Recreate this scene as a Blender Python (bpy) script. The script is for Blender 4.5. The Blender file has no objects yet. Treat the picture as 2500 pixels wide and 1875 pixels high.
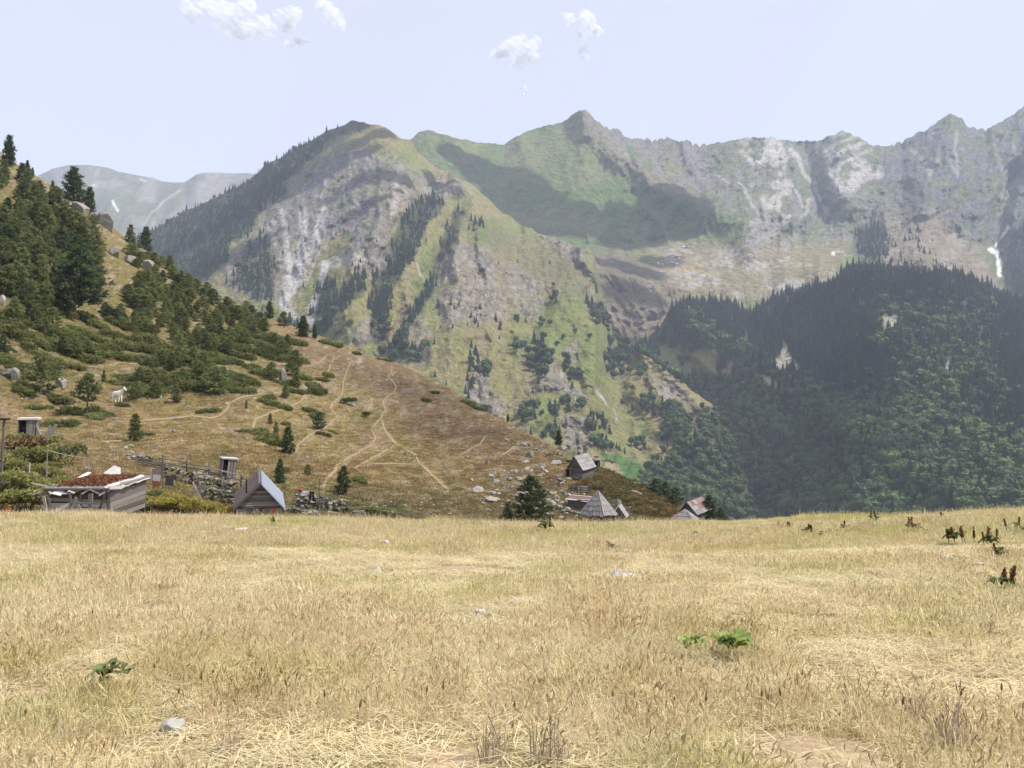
import bpy, bmesh, math, random
import numpy as np
from mathutils import Vector, Matrix, Euler

# ------------------------------------------------------------------ camera, sky, sun, exposure
sc = bpy.context.scene
COL = sc.collection
R = math.radians
F = 2165.0                      # focal length in pixels of the 2500 px wide photograph
PITCH = R(4.0)
CAMZ = 1.65
cam = bpy.data.cameras.new('camera')
cam.sensor_width = 36.0
cam.lens = 36.0 * F / 2500.0
cam.clip_start = 0.05
cam.clip_end = 60000
camo = bpy.data.objects.new('camera', cam)
camo.location = (0, 0, CAMZ)
camo.rotation_euler = (math.pi / 2 + PITCH, 0, 0)
COL.objects.link(camo)
sc.camera = camo

SUN_AZ, SUN_EL = R(94), R(56)     # azimuth clockwise from the view direction (+Y): high on the right
SUN = Vector((math.cos(SUN_EL) * math.sin(SUN_AZ), math.cos(SUN_EL) * math.cos(SUN_AZ), math.sin(SUN_EL)))
w = bpy.data.worlds.new('World')
sc.world = w
w.use_nodes = True
nt = w.node_tree
nt.nodes.clear()
sky = nt.nodes.new('ShaderNodeTexSky')
sky.sky_type = 'NISHITA'
sky.sun_disc = False
sky.sun_elevation = SUN_EL
sky.sun_rotation = SUN_AZ
sky.altitude = 1700
sky.air_density = 1.0
sky.dust_density = 3.0
sky.ozone_density = 2.0
pale = nt.nodes.new('ShaderNodeMix')          # even pale tint mixed in: the whole sky is a little paler
pale.data_type = 'RGBA'
pale.inputs['Factor'].default_value = 0.5
pale.inputs['B'].default_value = (8.5, 8.4, 9.0, 1)
bgd = nt.nodes.new('ShaderNodeBackground')
bgd.inputs["Strength"].default_value = 0.10
wo = nt.nodes.new('ShaderNodeOutputWorld')
nt.links.new(sky.outputs[0], pale.inputs['A'])
nt.links.new(pale.outputs['Result'], bgd.inputs[0])
nt.links.new(bgd.outputs[0], wo.inputs[0])

sl = bpy.data.lights.new('sun', 'SUN')
sl.energy = 4.2
sl.angle = R(0.6)
sl.color = (1.0, 0.95, 0.87)
so = bpy.data.objects.new('sun', sl)
so.rotation_euler = SUN.to_track_quat('Z', 'Y').to_euler()
so.location = (60, 10, 90)
COL.objects.link(so)

sc.view_settings.view_transform = 'Standard'
sc.view_settings.look = 'None'
sc.view_settings.exposure = 0.68
sc.view_settings.gamma = 1.0
sc.view_settings.use_curve_mapping = False
cy = sc.cycles
cy.use_denoising = True
cy.max_bounces = 5
cy.diffuse_bounces = 2
cy.glossy_bounces = 2
cy.transmission_bounces = 2
cy.transparent_max_bounces = 28
cy.volume_bounces = 1
cy.use_adaptive_sampling = False
cy.caustics_reflective = False
cy.caustics_refractive = False

# ------------------------------------------------------------------ helpers: pixels, noise, masks
CT, ST = math.cos(PITCH), math.sin(PITCH)


def ray(u, v):
    x = (u - 1250.0) / F
    y = (937.5 - v) / F
    return x, CT - y * ST, ST + y * CT


def slope(u, v):                      # rise per metre of depth of the sight line
    x, dy, dz = ray(u, v)
    return dz / dy


def at(u, v, D):
    x, dy, dz = ray(u, v)
    t = D / dy
    return np.stack([x * t, D + 0 * t, CAMZ + dz * t], -1)


def pix(p):
    x, y, z = p[0], p[1], p[2] - CAMZ
    f = y * CT + z * ST
    up = -y * ST + z * CT
    return 1250 + F * x / f, 937.5 - F * up / f


def _h(ix, iy, s):
    n = (ix.astype(np.int64) * 374761393 + iy.astype(np.int64) * 668265263 + s * 1442695041) & 0xFFFFFFFF
    n = ((n ^ (n >> 13)) * 1274126177) & 0xFFFFFFFF
    n = n ^ (n >> 16)
    return (n & 0xFFFF) / 65535.0


def vn(x, y, s=0):
    x = np.asarray(x, float)
    y = np.asarray(y, float)
    ix, iy = np.floor(x), np.floor(y)
    fx, fy = x - ix, y - iy
    fx = fx * fx * (3 - 2 * fx)
    fy = fy * fy * (3 - 2 * fy)
    a = _h(ix, iy, s)
    b = _h(ix + 1, iy, s)
    c = _h(ix, iy + 1, s)
    d = _h(ix + 1, iy + 1, s)
    return (a * (1 - fx) + b * fx) * (1 - fy) + (c * (1 - fx) + d * fx) * fy


def fbm(x, y, o=4, s=0, g=0.5):
    t = 0
    a = 1.0
    n = 0
    for i in range(o):
        t = t + a * vn(x * 2 ** i + 17.3 * i, y * 2 ** i - 9.1 * i, s + i)
        n += a
        a *= g
    return t / n


def ridged(x, y, o=4, s=0):
    t = 0
    a = 1.0
    n = 0
    for i in range(o):
        t = t + a * (1 - np.abs(2 * vn(x * 2 ** i + 3.7 * i, y * 2 ** i + 8.2 * i, s + i) - 1))
        n += a
        a *= 0.5
    return t / n


def sst(a, b, x):
    t = np.clip((x - a) / (b - a), 0, 1)
    return t * t * (3 - 2 * t)


def cur(pts):
    a = np.array(pts, float)
    return lambda u: np.interp(u, a[:, 0], a[:, 1])


def segd(u, v, pts):                  # distance to an open polyline
    d = np.full(np.shape(u), 1e9)
    for (x0, y0), (x1, y1) in zip(pts[:-1], pts[1:]):
        dx, dy = x1 - x0, y1 - y0
        t = np.clip(((u - x0) * dx + (v - y0) * dy) / (dx * dx + dy * dy + 1e-9), 0, 1)
        d = np.minimum(d, np.hypot(u - x0 - t * dx, v - y0 - t * dy))
    return d


def line(u, v, pts, w_, soft=None):
    d = segd(u, v, pts)
    soft = soft or w_ * 0.6
    return 1 - sst(w_ - soft, w_ + soft, d)


def inside(u, v, pts):
    r = np.zeros(np.shape(u), bool)
    n = len(pts)
    for i in range(n):
        x0, y0 = pts[i]
        x1, y1 = pts[(i + 1) % n]
        if y0 == y1:
            continue
        c = ((y0 > v) != (y1 > v)) & (u < (x1 - x0) * (v - y0) / (y1 - y0) + x0)
        r ^= c
    return r


def poly(u, v, pts, soft=10):
    d = segd(u, v, list(pts) + [pts[0]])
    d = np.where(inside(u, v, pts), d, -d)
    return sst(-soft, soft, d)


def ell(u, v, cx, cy_, rx, ry, soft=0.3, rot=0):
    c, s = math.cos(R(rot)), math.sin(R(rot))
    a = ((u - cx) * c + (v - cy_) * s) / rx
    b = (-(u - cx) * s + (v - cy_) * c) / ry
    return 1 - sst(1 - soft, 1 + soft, np.hypot(a, b))


def mixc(c, col, m):
    return c * (1 - m[..., None]) + np.array(col) * m[..., None]


def lin(r, g, b):
    return tuple(((x / 255.0 + 0.055) / 1.055) ** 2.4 if x > 10 else x / 3294.6 for x in (r, g, b))


# ------------------------------------------------------------------ helpers: meshes and objects
def mesh_np(name, V, Fc, smooth=True):
    V = np.asarray(V, np.float32).reshape(-1, 3)
    Fc = np.asarray(Fc, np.int32)
    k = Fc.shape[1]
    me = bpy.data.meshes.new(name)
    me.vertices.add(len(V))
    me.vertices.foreach_set('co', V.ravel())
    me.loops.add(Fc.size)
    me.loops.foreach_set('vertex_index', Fc.ravel())
    me.polygons.add(len(Fc))
    me.polygons.foreach_set('loop_start', np.arange(0, Fc.size, k, dtype=np.int32))
    me.polygons.foreach_set('loop_total', np.full(len(Fc), k, np.int32))
    me.polygons.foreach_set('use_smooth', np.full(len(Fc), smooth, bool))
    me.update(calc_edges=True)
    return me


def addcol(me, C, name='Col'):
    C = np.asarray(C, np.float32).reshape(-1, 3)
    a = me.attributes.new(name, 'FLOAT_COLOR', 'POINT')
    a.data.foreach_set('color', np.concatenate([C, np.ones((len(C), 1), np.float32)], 1).ravel())


def addf(me, x, name):
    a = me.attributes.new(name, 'FLOAT', 'POINT')
    a.data.foreach_set('value', np.asarray(x, np.float32).ravel())


def gridf(nr, nc):
    i = np.arange(nr * nc).reshape(nr, nc)
    return np.stack([i[:-1, :-1], i[:-1, 1:], i[1:, 1:], i[1:, :-1]], -1).reshape(-1, 4)


def link(name, me, mat=None, parent=None, loc=None, rot=None, kind=None):
    o = bpy.data.objects.new(name, me)
    COL.objects.link(o)
    if mat is not None and me is not None and not me.materials:
        me.materials.append(mat)
    if parent is not None:
        o.parent = parent
    if loc is not None:
        o.location = loc
    if rot is not None:
        o.rotation_euler = rot
    if kind:
        o['kind'] = kind
    return o


def tag(o, label, cat, group=None):
    o['label'] = label
    o['category'] = cat
    if group:
        o['group'] = group
    return o


def thing(name, label, cat, loc=(0, 0, 0), rz=0.0, group=None):
    o = bpy.data.objects.new(name, None)
    o.empty_display_size = 0.3
    COL.objects.link(o)
    o.location = loc
    o.rotation_euler = (0, 0, rz)
    return tag(o, label, cat, group)


def nodes(name):
    m = bpy.data.materials.new(name)
    m.use_nodes = True
    n = m.node_tree
    n.nodes.clear()
    out = n.nodes.new('ShaderNodeOutputMaterial')
    b = n.nodes.new('ShaderNodeBsdfPrincipled')
    b.inputs['Roughness'].default_value = 0.9
    b.inputs['Specular IOR Level'].default_value = 0.15
    n.links.new(b.outputs[0], out.inputs[0])
    return m, n, b, out


def N(n, t, **kw):
    x = n.nodes.new('ShaderNode' + t)
    for k, v in kw.items():
        if k in x.inputs:
            x.inputs[k].default_value = v
        else:
            setattr(x, k, v)
    return x


def mixn(n, fac, a, b, mode='MIX'):
    x = n.nodes.new('ShaderNodeMix')
    x.data_type = 'RGBA'
    x.blend_type = mode
    for s, val in (('Factor', fac), ('A', a), ('B', b)):
        if hasattr(val, 'links') or hasattr(val, 'is_output'):
            n.links.new(val, x.inputs[s])
        elif s == 'Factor':
            x.inputs[s].default_value = val
        else:
            x.inputs[s].default_value = tuple(val) + ((1,) if len(val) == 3 else ())
    return x.outputs['Result']


def terrain_mat(name, scale, bump=0.6, dist=1.0, var=0.25):
    """albedo of the ground from the survey attribute Col, with grain and relief from world-space noise"""
    m, n, b, out = nodes(name)
    a = N(n, 'Attribute', attribute_name='Col')
    g = N(n, 'NewGeometry')
    no = N(n, 'TexNoise', Scale=scale, Detail=8.0, Roughness=0.62)
    n.links.new(g.outputs['Position'], no.inputs['Vector'])
    mr = N(n, 'MapRange')
    mr.inputs[1].default_value = 0.3
    mr.inputs[2].default_value = 0.7
    mr.inputs[3].default_value = 1 - var
    mr.inputs[4].default_value = 1 + var
    n.links.new(no.outputs[0], mr.inputs[0])
    c = mixn(n, 1.0, a.outputs['Color'], mr.outputs[0], 'MULTIPLY')
    vo = N(n, 'TexVoronoi', Scale=scale * 3.2)
    n.links.new(g.outputs['Position'], vo.inputs['Vector'])
    mr2 = N(n, 'MapRange')
    mr2.inputs[1].default_value = 0.0
    mr2.inputs[2].default_value = 0.9
    mr2.inputs[3].default_value = 1 + var * .5
    mr2.inputs[4].default_value = 1 - var * .5
    n.links.new(vo.outputs['Distance'], mr2.inputs[0])
    c = mixn(n, 1.0, c, mr2.outputs[0], 'MULTIPLY')
    n.links.new(c, b.inputs['Base Color'])
    bp = N(n, 'Bump', Strength=bump, Distance=dist)
    n.links.new(no.outputs[0], bp.inputs['Height'])
    n.links.new(bp.outputs[0], b.inputs['Normal'])
    return m


def ico(sub):
    bm = bmesh.new()
    bmesh.ops.create_icosphere(bm, subdivisions=sub, radius=1)
    V = np.array([v.co[:] for v in bm.verts])
    Fc = np.array([[v.index for v in f.verts] for f in bm.faces])
    bm.free()
    return V, Fc


class Patch:
    """A slope surveyed as control lines (row of sight v(u), distance D(u)) joined by straight profiles, with relief."""

    def __init__(self, u0, u1, ctrl, du=3.0, nrow=200, jag=None, relief=None, curv=None):
        self.ctrl, self.relief, self.curv = ctrl, relief, curv
        self.jag = jag
        self.u0, self.u1 = u0, u1
        U = np.arange(u0, u1 + du, du)
        vb, vt = ctrl[0][0](U), self.top(U)
        s = np.linspace(0, 1, nrow)[:, None]
        self.U = np.broadcast_to(U, (nrow, len(U)))
        self.V = vb + (vt - vb) * s
        self.P = self.pt(self.U, self.V)

    def top(self, u):
        v = self.ctrl[-1][0](u)
        if self.jag is not None:
            v = v + self.jag(u)
        return v

    def depth(self, u, v):
        k = len(self.ctrl)
        cv = [c[0](u) for c in self.ctrl]
        cd = [c[1](u) for c in self.ctrl]
        D = None
        for i in range(k - 1):
            v0, v1, d0, d1 = cv[i], cv[i + 1], cd[i], cd[i + 1]
            z0, z1 = CAMZ + slope(u, v0) * d0, CAMZ + slope(u, v1) * d1
            kk = (z1 - z0) / np.maximum(d1 - d0, 1e-3)
            m = slope(u, v)
            den = m - kk
            den = np.where(np.abs(den) < 1e-5, -1e-5, den)
            Dk = (z0 - kk * d0 - CAMZ) / den
            Dk = np.clip(Dk, np.minimum(d0, d1) * 0.7, np.maximum(d0, d1) * 1.1)
            D = Dk if D is None else np.where(v <= v0, Dk, D)
        return D

    def pt(self, u, v):
        u = np.asarray(u, float)
        v = np.asarray(v, float)
        D = self.depth(u, v)
        if self.relief is not None:
            D = D + self.relief(u, v, D)
        return at(u, v, D)

    def build(self, name, mat, colf, back, kind='structure'):
        P, U, V = self.P, self.U, self.V
        C = colf(U, V, P)
        top = P[-1]
        rows, cols = [P], [C]
        for dd, dz in back:
            q = top.copy()
            f = 1 + dd / top[:, 1]
            q[:, 0] *= f
            q[:, 1] *= f
            q[:, 2] -= dz
            rows.append(q[None])
            cols.append(C[-1][None])
        P2 = np.concatenate(rows, 0)
        C2 = np.concatenate(cols, 0)
        me = mesh_np(name, P2, gridf(P2.shape[0], P2.shape[1]))
        addcol(me, np.clip(C2, 0.004, 0.9))
        return link(name, me, mat, kind=kind)

# ------------------------------------------------------------------ the land
def K(*pts):
    return cur(pts)


S22 = 2500 / 2212.0


# --- far ridge on the left
farP = Patch(60, 760, [
    (K((60, 660), (760, 660)), K((60, 3900), (760, 3900))),
    (K((60, 445), (100, 426), (130, 412), (165, 404), (215, 402), (262, 410), (290, 420), (330, 427), (372, 433), (400, 444),
       (430, 446), (452, 445), (480, 425), (500, 422), (610, 423), (680, 435), (760, 470)),
     K((60, 5200), (760, 4900)))],
    du=4, nrow=70, jag=lambda u: 5 * (fbm(u / 40, u * 0, 4, 3) - .5),
    relief=lambda u, v, D: -260 * (ridged(u / 150 + v / 300, v / 320, 4, 5) - .5) - 350 * np.exp(-((u - 520) / 150) ** 2) * sst(430, 600, v))


def far_col(u, v, P):
    n = fbm(u / 25, v / 25, 4, 8)
    c = np.zeros(u.shape + (3,)) + (0.115, 0.125, 0.075)
    rk = sst(.5, .62, fbm(u / 40, v / 30, 5, 9) + .25 * sst(430, 480, u - (v - 445) * -0.9 - 40))
    c = mixc(c, (.20, .185, .17), np.clip(rk, 0, 1) * .8)
    c = mixc(c, (.26, .25, .22), line(u + 12 * (n - .5), v, [(440, 465), (400, 490), (370, 520), (350, 550)], 2.5))
    sn = np.maximum.reduce([line(u + 9 * (n - .5), v, [(276, 490), (281, 500), (288, 515)], 2.4), line(u + 9 * (n - .5), v, [(345, 437), (356, 442)], 2.5) * .6,
                            line(u, v, [(225, 451), (234, 453)], 1.6) * .5])
    return mixc(c, (.55, .56, .58), sn)


M_far = terrain_mat('far_ridge_ground', 0.02, .5, 20, .2)
farP.build('distant_mountain_ridge', M_far, far_col, [(60, 8), (400, 250), (1500, 1300)])

# --- the long range: green saddle, sharp summit, pale rocky crest on the right
RC = [(930, 330), (1003, 341), (1023, 322), (1045, 316), (1085, 328), (1130, 339), (1187, 350), (1232, 349), (1277, 322), (1333, 307), (1373, 299), (1401, 277),
      (1415, 266), (1425, 261), (1441, 275), (1458, 296), (1503, 316), (1542, 333), (1570, 335), (1588, 333), (1605, 334), (1628, 329), (1661, 339), (1706, 354),
      (1763, 348), (1808, 336), (1865, 331), (1910, 339), (1955, 342), (2000, 340), (2057, 313), (2085, 326), (2125, 350), (2170, 353), (2204, 345), (2238, 322),
      (2283, 298), (2322, 274), (2345, 290), (2362, 304), (2407, 319), (2430, 303), (2464, 280), (2500, 260), (2560, 230)]
rockyU = cur([(930, .2), (1400, .5), (1470, 1), (1700, 1), (1760, .4), (2560, 1)])


def r_relief(u, v, D):
    k = cur([(950, .25), (1300, .3), (1450, .6), (1550, 1), (2560, 1.2)])(u) * (1 - .7 * poly(u, v, PLAT, 40))
    p = u - 0.55 * (v - 300) * cur([(1400, 1.0), (1750, .9), (2000, -.4), (2300, -.3), (2450, -.9), (2560, -.9)])(u)
    wu = u + 30 * (fbm(u / 50, v / 50, 3, 23) - .5)
    wv = v + 30 * (fbm(u / 50, v / 50, 3, 24) - .5)
    p = p + .8 * (wu - u)
    r = -120 * (ridged(p / 80, wv / 300, 5, 21) - .5) - 90 * (ridged(wu / 46 + wv / 90, wv / 60, 5, 25) - .5) - 26 * (fbm(u / 11, v / 11, 4, 26) - .5)
    # named ridges: from the summit down to the right, and the buttress above the plateau
    r = r * k
    r = r - 120 * np.exp(-(segd(u, v, [(1425, 268), (1500, 370), (1600, 440), (1700, 500), (1790, 545)]) / 38) ** 2)
    r = r - 120 * np.exp(-(segd(u, v, [(1875, 515), (1850, 560), (1830, 600)]) / 40) ** 2)
    r = r - 90 * np.exp(-(segd(u, v, [(2057, 320), (2040, 420), (2090, 480)]) / 45) ** 2)
    r = r - 120 * np.exp(-(segd(u, v, [(2322, 282), (2290, 380), (2270, 480), (2240, 600)]) / 50) ** 2)
    r = r + 200 * np.exp(-(segd(u, v, [(2480, 430), (2440, 520), (2440, 640), (2460, 700)]) / 30) ** 2)
    r = r + 130 * np.exp(-(segd(u, v, [(1960, 360), (1990, 450), (2020, 530)]) / 26) ** 2)
    return r


PLAT = [(1560, 650), (1640, 590), (1760, 565), (1900, 590), (2060, 590), (2090, 660), (1960, 720), (1800, 740), (1640, 720), (1580, 690)]
rangeP = Patch(930, 2560, [
    (K((930, 720), (1200, 720), (1450, 800), (1520, 900), (1700, 930), (2000, 850), (2300, 820), (2560, 860)),
     K((930, 2550), (1200, 2450), (1450, 2050), (1560, 1950), (2000, 2050), (2560, 2300))),
    (K((930, 560), (1200, 580), (1450, 660), (1600, 690), (1700, 715), (1850, 700), (2000, 660), (2100, 645), (2300, 650), (2440, 690), (2560, 760)),
     K((930, 2650), (1200, 2560), (1450, 2300), (1600, 2320), (2000, 2350), (2560, 2500))),
    (K((930, 500), (1200, 530), (1450, 600), (1600, 590), (1800, 560), (2000, 575), (2100, 580), (2300, 570), (2440, 600), (2560, 640)),
     K((930, 2720), (1200, 2700), (1450, 2620), (1600, 2780), (2000, 2800), (2560, 2750))),
    (cur(RC), K((930, 2900), (1040, 3000), (1230, 3250), (1425, 3350), (1700, 3500), (2100, 3600), (2560, 3650)))],
    du=3, nrow=210, jag=lambda u: (15 * (ridged(u / 60, u * 0, 3, 4) - .5) + 20 * (ridged(u / 17, u * 0, 4, 2) - .5)) * rockyU(u), relief=r_relief)


def range_col(u, v, P):
    wu = u + 26 * (fbm(u / 40, v / 40, 3, 31) - .5)
    wv = v + 22 * (fbm(u / 40, v / 40, 3, 37) - .5)
    n1 = fbm(u / 60, v / 60, 4, 41)
    n2 = fbm(u / 9, v / 9, 4, 43)
    n3 = fbm(u / 24, v / 18, 5, 47)
    green = np.array((.105, .155, .05))
    c = np.zeros(u.shape + (3,)) + green
    c = mixc(c, (.17, .185, .075), sst(.4, .7, n1))
    c = mixc(c, (.15, .135, .09), sst(.48, .62, n3) * .35)
    grey = (.185, .175, .16)
    # grey broken rock right of the summit and over all of the right half
    rk = poly(wu, wv, [(1425, 262), (1480, 290), (1560, 320), (1720, 345), (1760, 400), (1800, 470), (1850, 520), (1800, 545), (1700, 500), (1600, 440), (1520, 400),
                       (1450, 330), (1420, 300)], 16)
    c = mixc(c, grey, rk * sst(.35, .55, n3 + .12 * n2))
    c = mixc(c, (.20, .175, .11), line(wu, wv, [(1430, 300), (1530, 400), (1640, 460), (1740, 505), (1790, 545)], 15) * .8)
    right = sst(1720, 1800, wu) * (1 - sst(560, 640, wv - 0.0 * wu))
    c = mixc(c, (.15, .165, .10), right * .75)
    c = mixc(c, (.19, .185, .18), right * sst(.5, .64, n3 + .1 * (n2 - .5)) * .85)
    far_r = poly(wu, wv, [(2150, 350), (2240, 310), (2320, 270), (2430, 290), (2560, 220), (2560, 720), (2440, 600), (2300, 560), (2150, 500), (2120, 420)], 30)
    c = mixc(c, (.15, .145, .15), far_r * sst(.42, .6, n3) * .9)
    c = mixc(c, (.12, .125, .13), far_r * sst(.55, .68, fbm(u / 34, v / 60, 4, 53)) * .8)
    # pale limestone faces
    white = (.42, .395, .36)
    for pts, k in (([(1815, 345), (1850, 328), (1905, 335), (1925, 380), (1890, 405), (1840, 405), (1800, 375)], 1.0),
                   ([(1890, 400), (1930, 440), (1935, 490), (1905, 515), (1880, 505), (1885, 450), (1870, 430)], .9),
                   ([(1840, 455), (1870, 470), (1890, 510), (1870, 520), (1845, 490)], .8),
                   ([(2015, 420), (2080, 385), (2145, 400), (2155, 430), (2100, 460), (2070, 490), (2010, 455)], .9),
                   ([(2005, 350), (2055, 318), (2110, 345), (2095, 370), (2040, 375), (1990, 385)], .8)):
        c = mixc(c, white, poly(wu, wv, pts, 9) * sst(.38, .58, n3 + .3 * (n2 - .5)) * k)
    for pts, wd, k in (([(1930, 362), (1950, 385), (1962, 425), (1985, 452), (1992, 475), (2005, 500), (2020, 515), (2015, 530)], 4.5, 1.),
                       ([(1905, 345), (1915, 380), (1905, 430)], 5, .7), ([(1930, 455), (1950, 480), (1958, 505)], 4, .9), ([(1975, 490), (1970, 520), (1955, 535)], 4, .8),
                       ([(1805, 445), (1830, 490), (1850, 520)], 3, .8), ([(1895, 505), (1925, 530), (1935, 528)], 4, .9),
                       ([(2225, 365), (2260, 400), (2272, 435)], 5, .6), ([(2290, 385), (2268, 420)], 3, .5), ([(2335, 320), (2332, 380), (2336, 430)], 4, .6),
                       ([(2310, 395), (2330, 420)], 4, .5), ([(2430, 350), (2450, 420), (2440, 480), (2436, 520)], 4, .5), ([(2500, 420), (2460, 470), (2445, 520)], 6, .6),
                       ([(2480, 340), (2460, 420)], 3, .4), ([(1745, 430), (1770, 450)], 3, .8), ([(2035, 540), (2040, 560)], 3, .8),
                       ([(2500, 560), (2470, 590), (2450, 610)], 3, .5)):
        c = mixc(c, white, line(wu + 4 * (n2 - .5), wv, pts, wd) * k)
    # strata scratches on the second pale summit
    st = poly(wu, wv, [(1990, 390), (2050, 320), (2110, 340), (2130, 380), (2060, 400)], 14) * sst(.55, .7, np.sin((v + .5 * u) / 4.0 + 6 * n1) * .5 + .5)
    c = mixc(c, (.46, .44, .42), st * .5)
    # the plateau: dry brown pasture with rocks
    pl = poly(wu, wv, PLAT + [], 26)
    c = mixc(c, (.25, .21, .12), pl)
    c = mixc(c, (.36, .27, .15), pl * ell(wu, wv, 1700, 655, 60, 14) * .8)
    c = mixc(c, (.36, .33, .29), pl * sst(.56, .66, n3) * .8)
    c = mixc(c, (.16, .2, .07), ell(wu, wv, 2065, 650, 22, 26) * .9)
    c = mixc(c, (.2, .2, .09), ell(wu, wv, 1870, 660, 200, 18) * .35)
    gb = poly(wu, wv, [(1300, 470), (1500, 440), (1640, 480), (1760, 515), (1830, 530), (1800, 590), (1720, 600), (1600, 560), (1450, 530)], 18)
    c = mixc(c, (.10, .155, .04), gb * .9)
    c = mixc(c, (.22, .2, .09), ell(wu, wv, 1700, 590, 50, 14) * .6)
    bt = poly(wu, wv, [(1800, 560), (1830, 530), (1870, 508), (1910, 530), (1930, 580), (1985, 600), (1960, 620), (1880, 600), (1810, 595)], 8)
    c = mixc(c, (.27, .25, .23), bt * sst(.3, .5, n3 + .2 * (n2 - .5)))
    for e in ((1700, 685, 55, 22), (1935, 705, 60, 22), (1815, 640, 50, 22)):
        c = mixc(c, (.38, .35, .32), ell(wu, wv, *e) * sst(.4, .55, n2 * .5 + n3 * .5) * .9)
    for pts in ([(1790, 655), (1850, 650), (1960, 645)], [(1880, 630), (1960, 640), (2020, 655)], [(1760, 640), (1810, 650)]):
        c = mixc(c, (.40, .34, .27), line(wu, wv, pts, 3) * sst(.4, .6, n2) * .8)
    # brown rubble slope on the right and the slope under the village
    br = poly(wu, wv, [(2130, 590), (2200, 520), (2290, 520), (2380, 600), (2440, 690), (2500, 760), (2300, 720), (2160, 650)], 22)
    c = mixc(c, (.25, .2, .14), br * .85)
    c = mixc(c, (.32, .28, .23), br * sst(.5, .6, n3) * .6)
    bl = poly(wu, wv, [(1420, 640), (1500, 600), (1600, 650), (1660, 700), (1690, 770), (1640, 860), (1540, 860), (1450, 740)], 20)
    c = mixc(c, (.17, .135, .085), bl * .9)
    c = mixc(c, (.26, .225, .18), bl * sst(.5, .6, fbm(u / 22, v / 22, 5, 61)) * .5)
    # forest floor
    for pts in ([(2090, 560), (2160, 545), (2180, 600), (2150, 640), (2090, 620)], [(2455, 640), (2470, 560), (2560, 470), (2560, 800), (2480, 720)]):
        c = mixc(c, (.045, .06, .035), poly(wu, wv, pts, 14) * .85)
    # old snow in the gully on the far right, and white village ruins' rocks
    sn = np.maximum(line(u + 6 * (n2 - .5), v, [(2460, 553), (2450, 575), (2436, 590), (2432, 600)], 3.6), 0)
    sn = np.maximum(sn, line(u + 26 * (n3 - .5), v, [(2418, 608), (2434, 618), (2440, 632), (2434, 648), (2442, 672)], 4.6))
    c = mixc(c, (.9, .91, .93), sn)
    c = mixc(c, (.6, .58, .55), line(wu, wv, [(2035, 615), (2062, 617)], 5) * sst(.45, .55, n2))
    rr_ = np.clip(rk + right + far_r + bt, 0, 1)
    crk = sst(.80, .90, ridged(u / 14 + .5 * n3, v / 10, 3, 63))
    c = c * (1 - .45 * crk * (.15 + .85 * rr_))[..., None]
    spk = sst(.66, .74, fbm(u / 6, v / 5, 3, 65))
    c = mixc(c, (.42, .40, .37), spk * (.02 + .25 * rr_))
    return c * (0.84 + .22 * n2)[..., None]


M_range = terrain_mat('range_ground', 0.045, 1.0, 20, .32)
rangeP.build('mountain_range', M_range, range_col, [(40, 6), (200, 150), (900, 900)])

# --- the near mountain: dark wooded flank, grey landslide face, long spur running down to the right
SCR = [(250, 640), (330, 580), (350, 565), (384, 554), (452, 514), (542, 475), (610, 435), (667, 390), (723, 362), (791, 322), (830, 306), (846, 299), (856, 292), (861, 289), (868, 293), (878, 298), (893, 299),
       (921, 300), (950, 316), (983, 337), (1003, 346), (1022, 372), (1045, 390), (1071, 411), (1112, 427), (1165, 460), (1205, 500), (1260, 540), (1330, 575), (1400, 598), (1440, 608),
       (1452, 622), (1462, 690), (1480, 760), (1500, 808), (1521, 832), (1602, 882), (1667, 934), (1740, 985), (1790, 1080), (1822, 1160), (1860, 1290)]


def s_relief(u, v, D):
    a = np.arctan2(u - 1150, v - 150)
    r = np.hypot(u - 1150, v - 150)
    fade = sst(250, 420, r)
    k = cur([(250, .5), (600, .7), (800, .8), (1000, 1), (1860, 1)])(u)
    wu = u + 34 * (fbm(u / 60, v / 60, 4, 72) - .5)
    wv = v + 34 * (fbm(u / 60, v / 60, 4, 73) - .5)
    a = a + .12 * (fbm(u / 70, v / 70, 4, 74) - .5)
    rm = rock_mask(u, v)
    q = -95 * (ridged(a * 6.5 + 2, r / 500, 5, 71) - .5) * fade * k
    q = q - 44 * (ridged(wu / 60 + wv / 150, wv / 70, 5, 75) - .5) - 14 * (fbm(u / 12, v / 12, 4, 76) - .5)
    q = q - 46 * (ridged(wu / 26, wv / 40, 4, 77) - .5) * rm
    # the dark flank turns away to the left; the landslide bowl is hollow; ribs that stand out
    q = q + 300 * (1 - sst(380, 900, u + .55 * (v - 300))) + 90 * ell(u, v, 740, 600, 130, 190, .6, 12)
    for pts, h_, w_ in (([(1100, 430), (1160, 560), (1150, 700), (1120, 850), (1090, 960)], 70, 75), ([(1440, 610), (1400, 700), (1340, 830), (1290, 960), (1300, 1080)], 60, 60),
                        ([(1500, 800), (1600, 880), (1670, 934), (1740, 1000)], 90, 34), ([(960, 330), (990, 420), (930, 540), (870, 620), (830, 740)], 80, 55),
                        ([(1352, 860), (1330, 960), (1290, 1050)], 50, 26), ([(1560, 930), (1640, 1010), (1700, 1110)], 50, 30)):
        q = q - h_ * np.exp(-(segd(wu, wv, pts) / w_) ** 2)
    for pts, h_, w_ in (([(1075, 440), (1010, 520), (960, 620), (920, 720), (930, 850)], 70, 26), ([(1120, 500), (1080, 610), (1050, 700), (1000, 780), (970, 860)], 60, 22),
                        ([(1470, 640), (1440, 760), (1490, 830), (1500, 930), (1560, 1100)], 70, 30), ([(1310, 790), (1300, 900)], 30, 26)):
        q = q + h_ * np.exp(-(segd(wu, wv, pts) / w_) ** 2)
    return q * (D / 1700.0)


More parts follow.
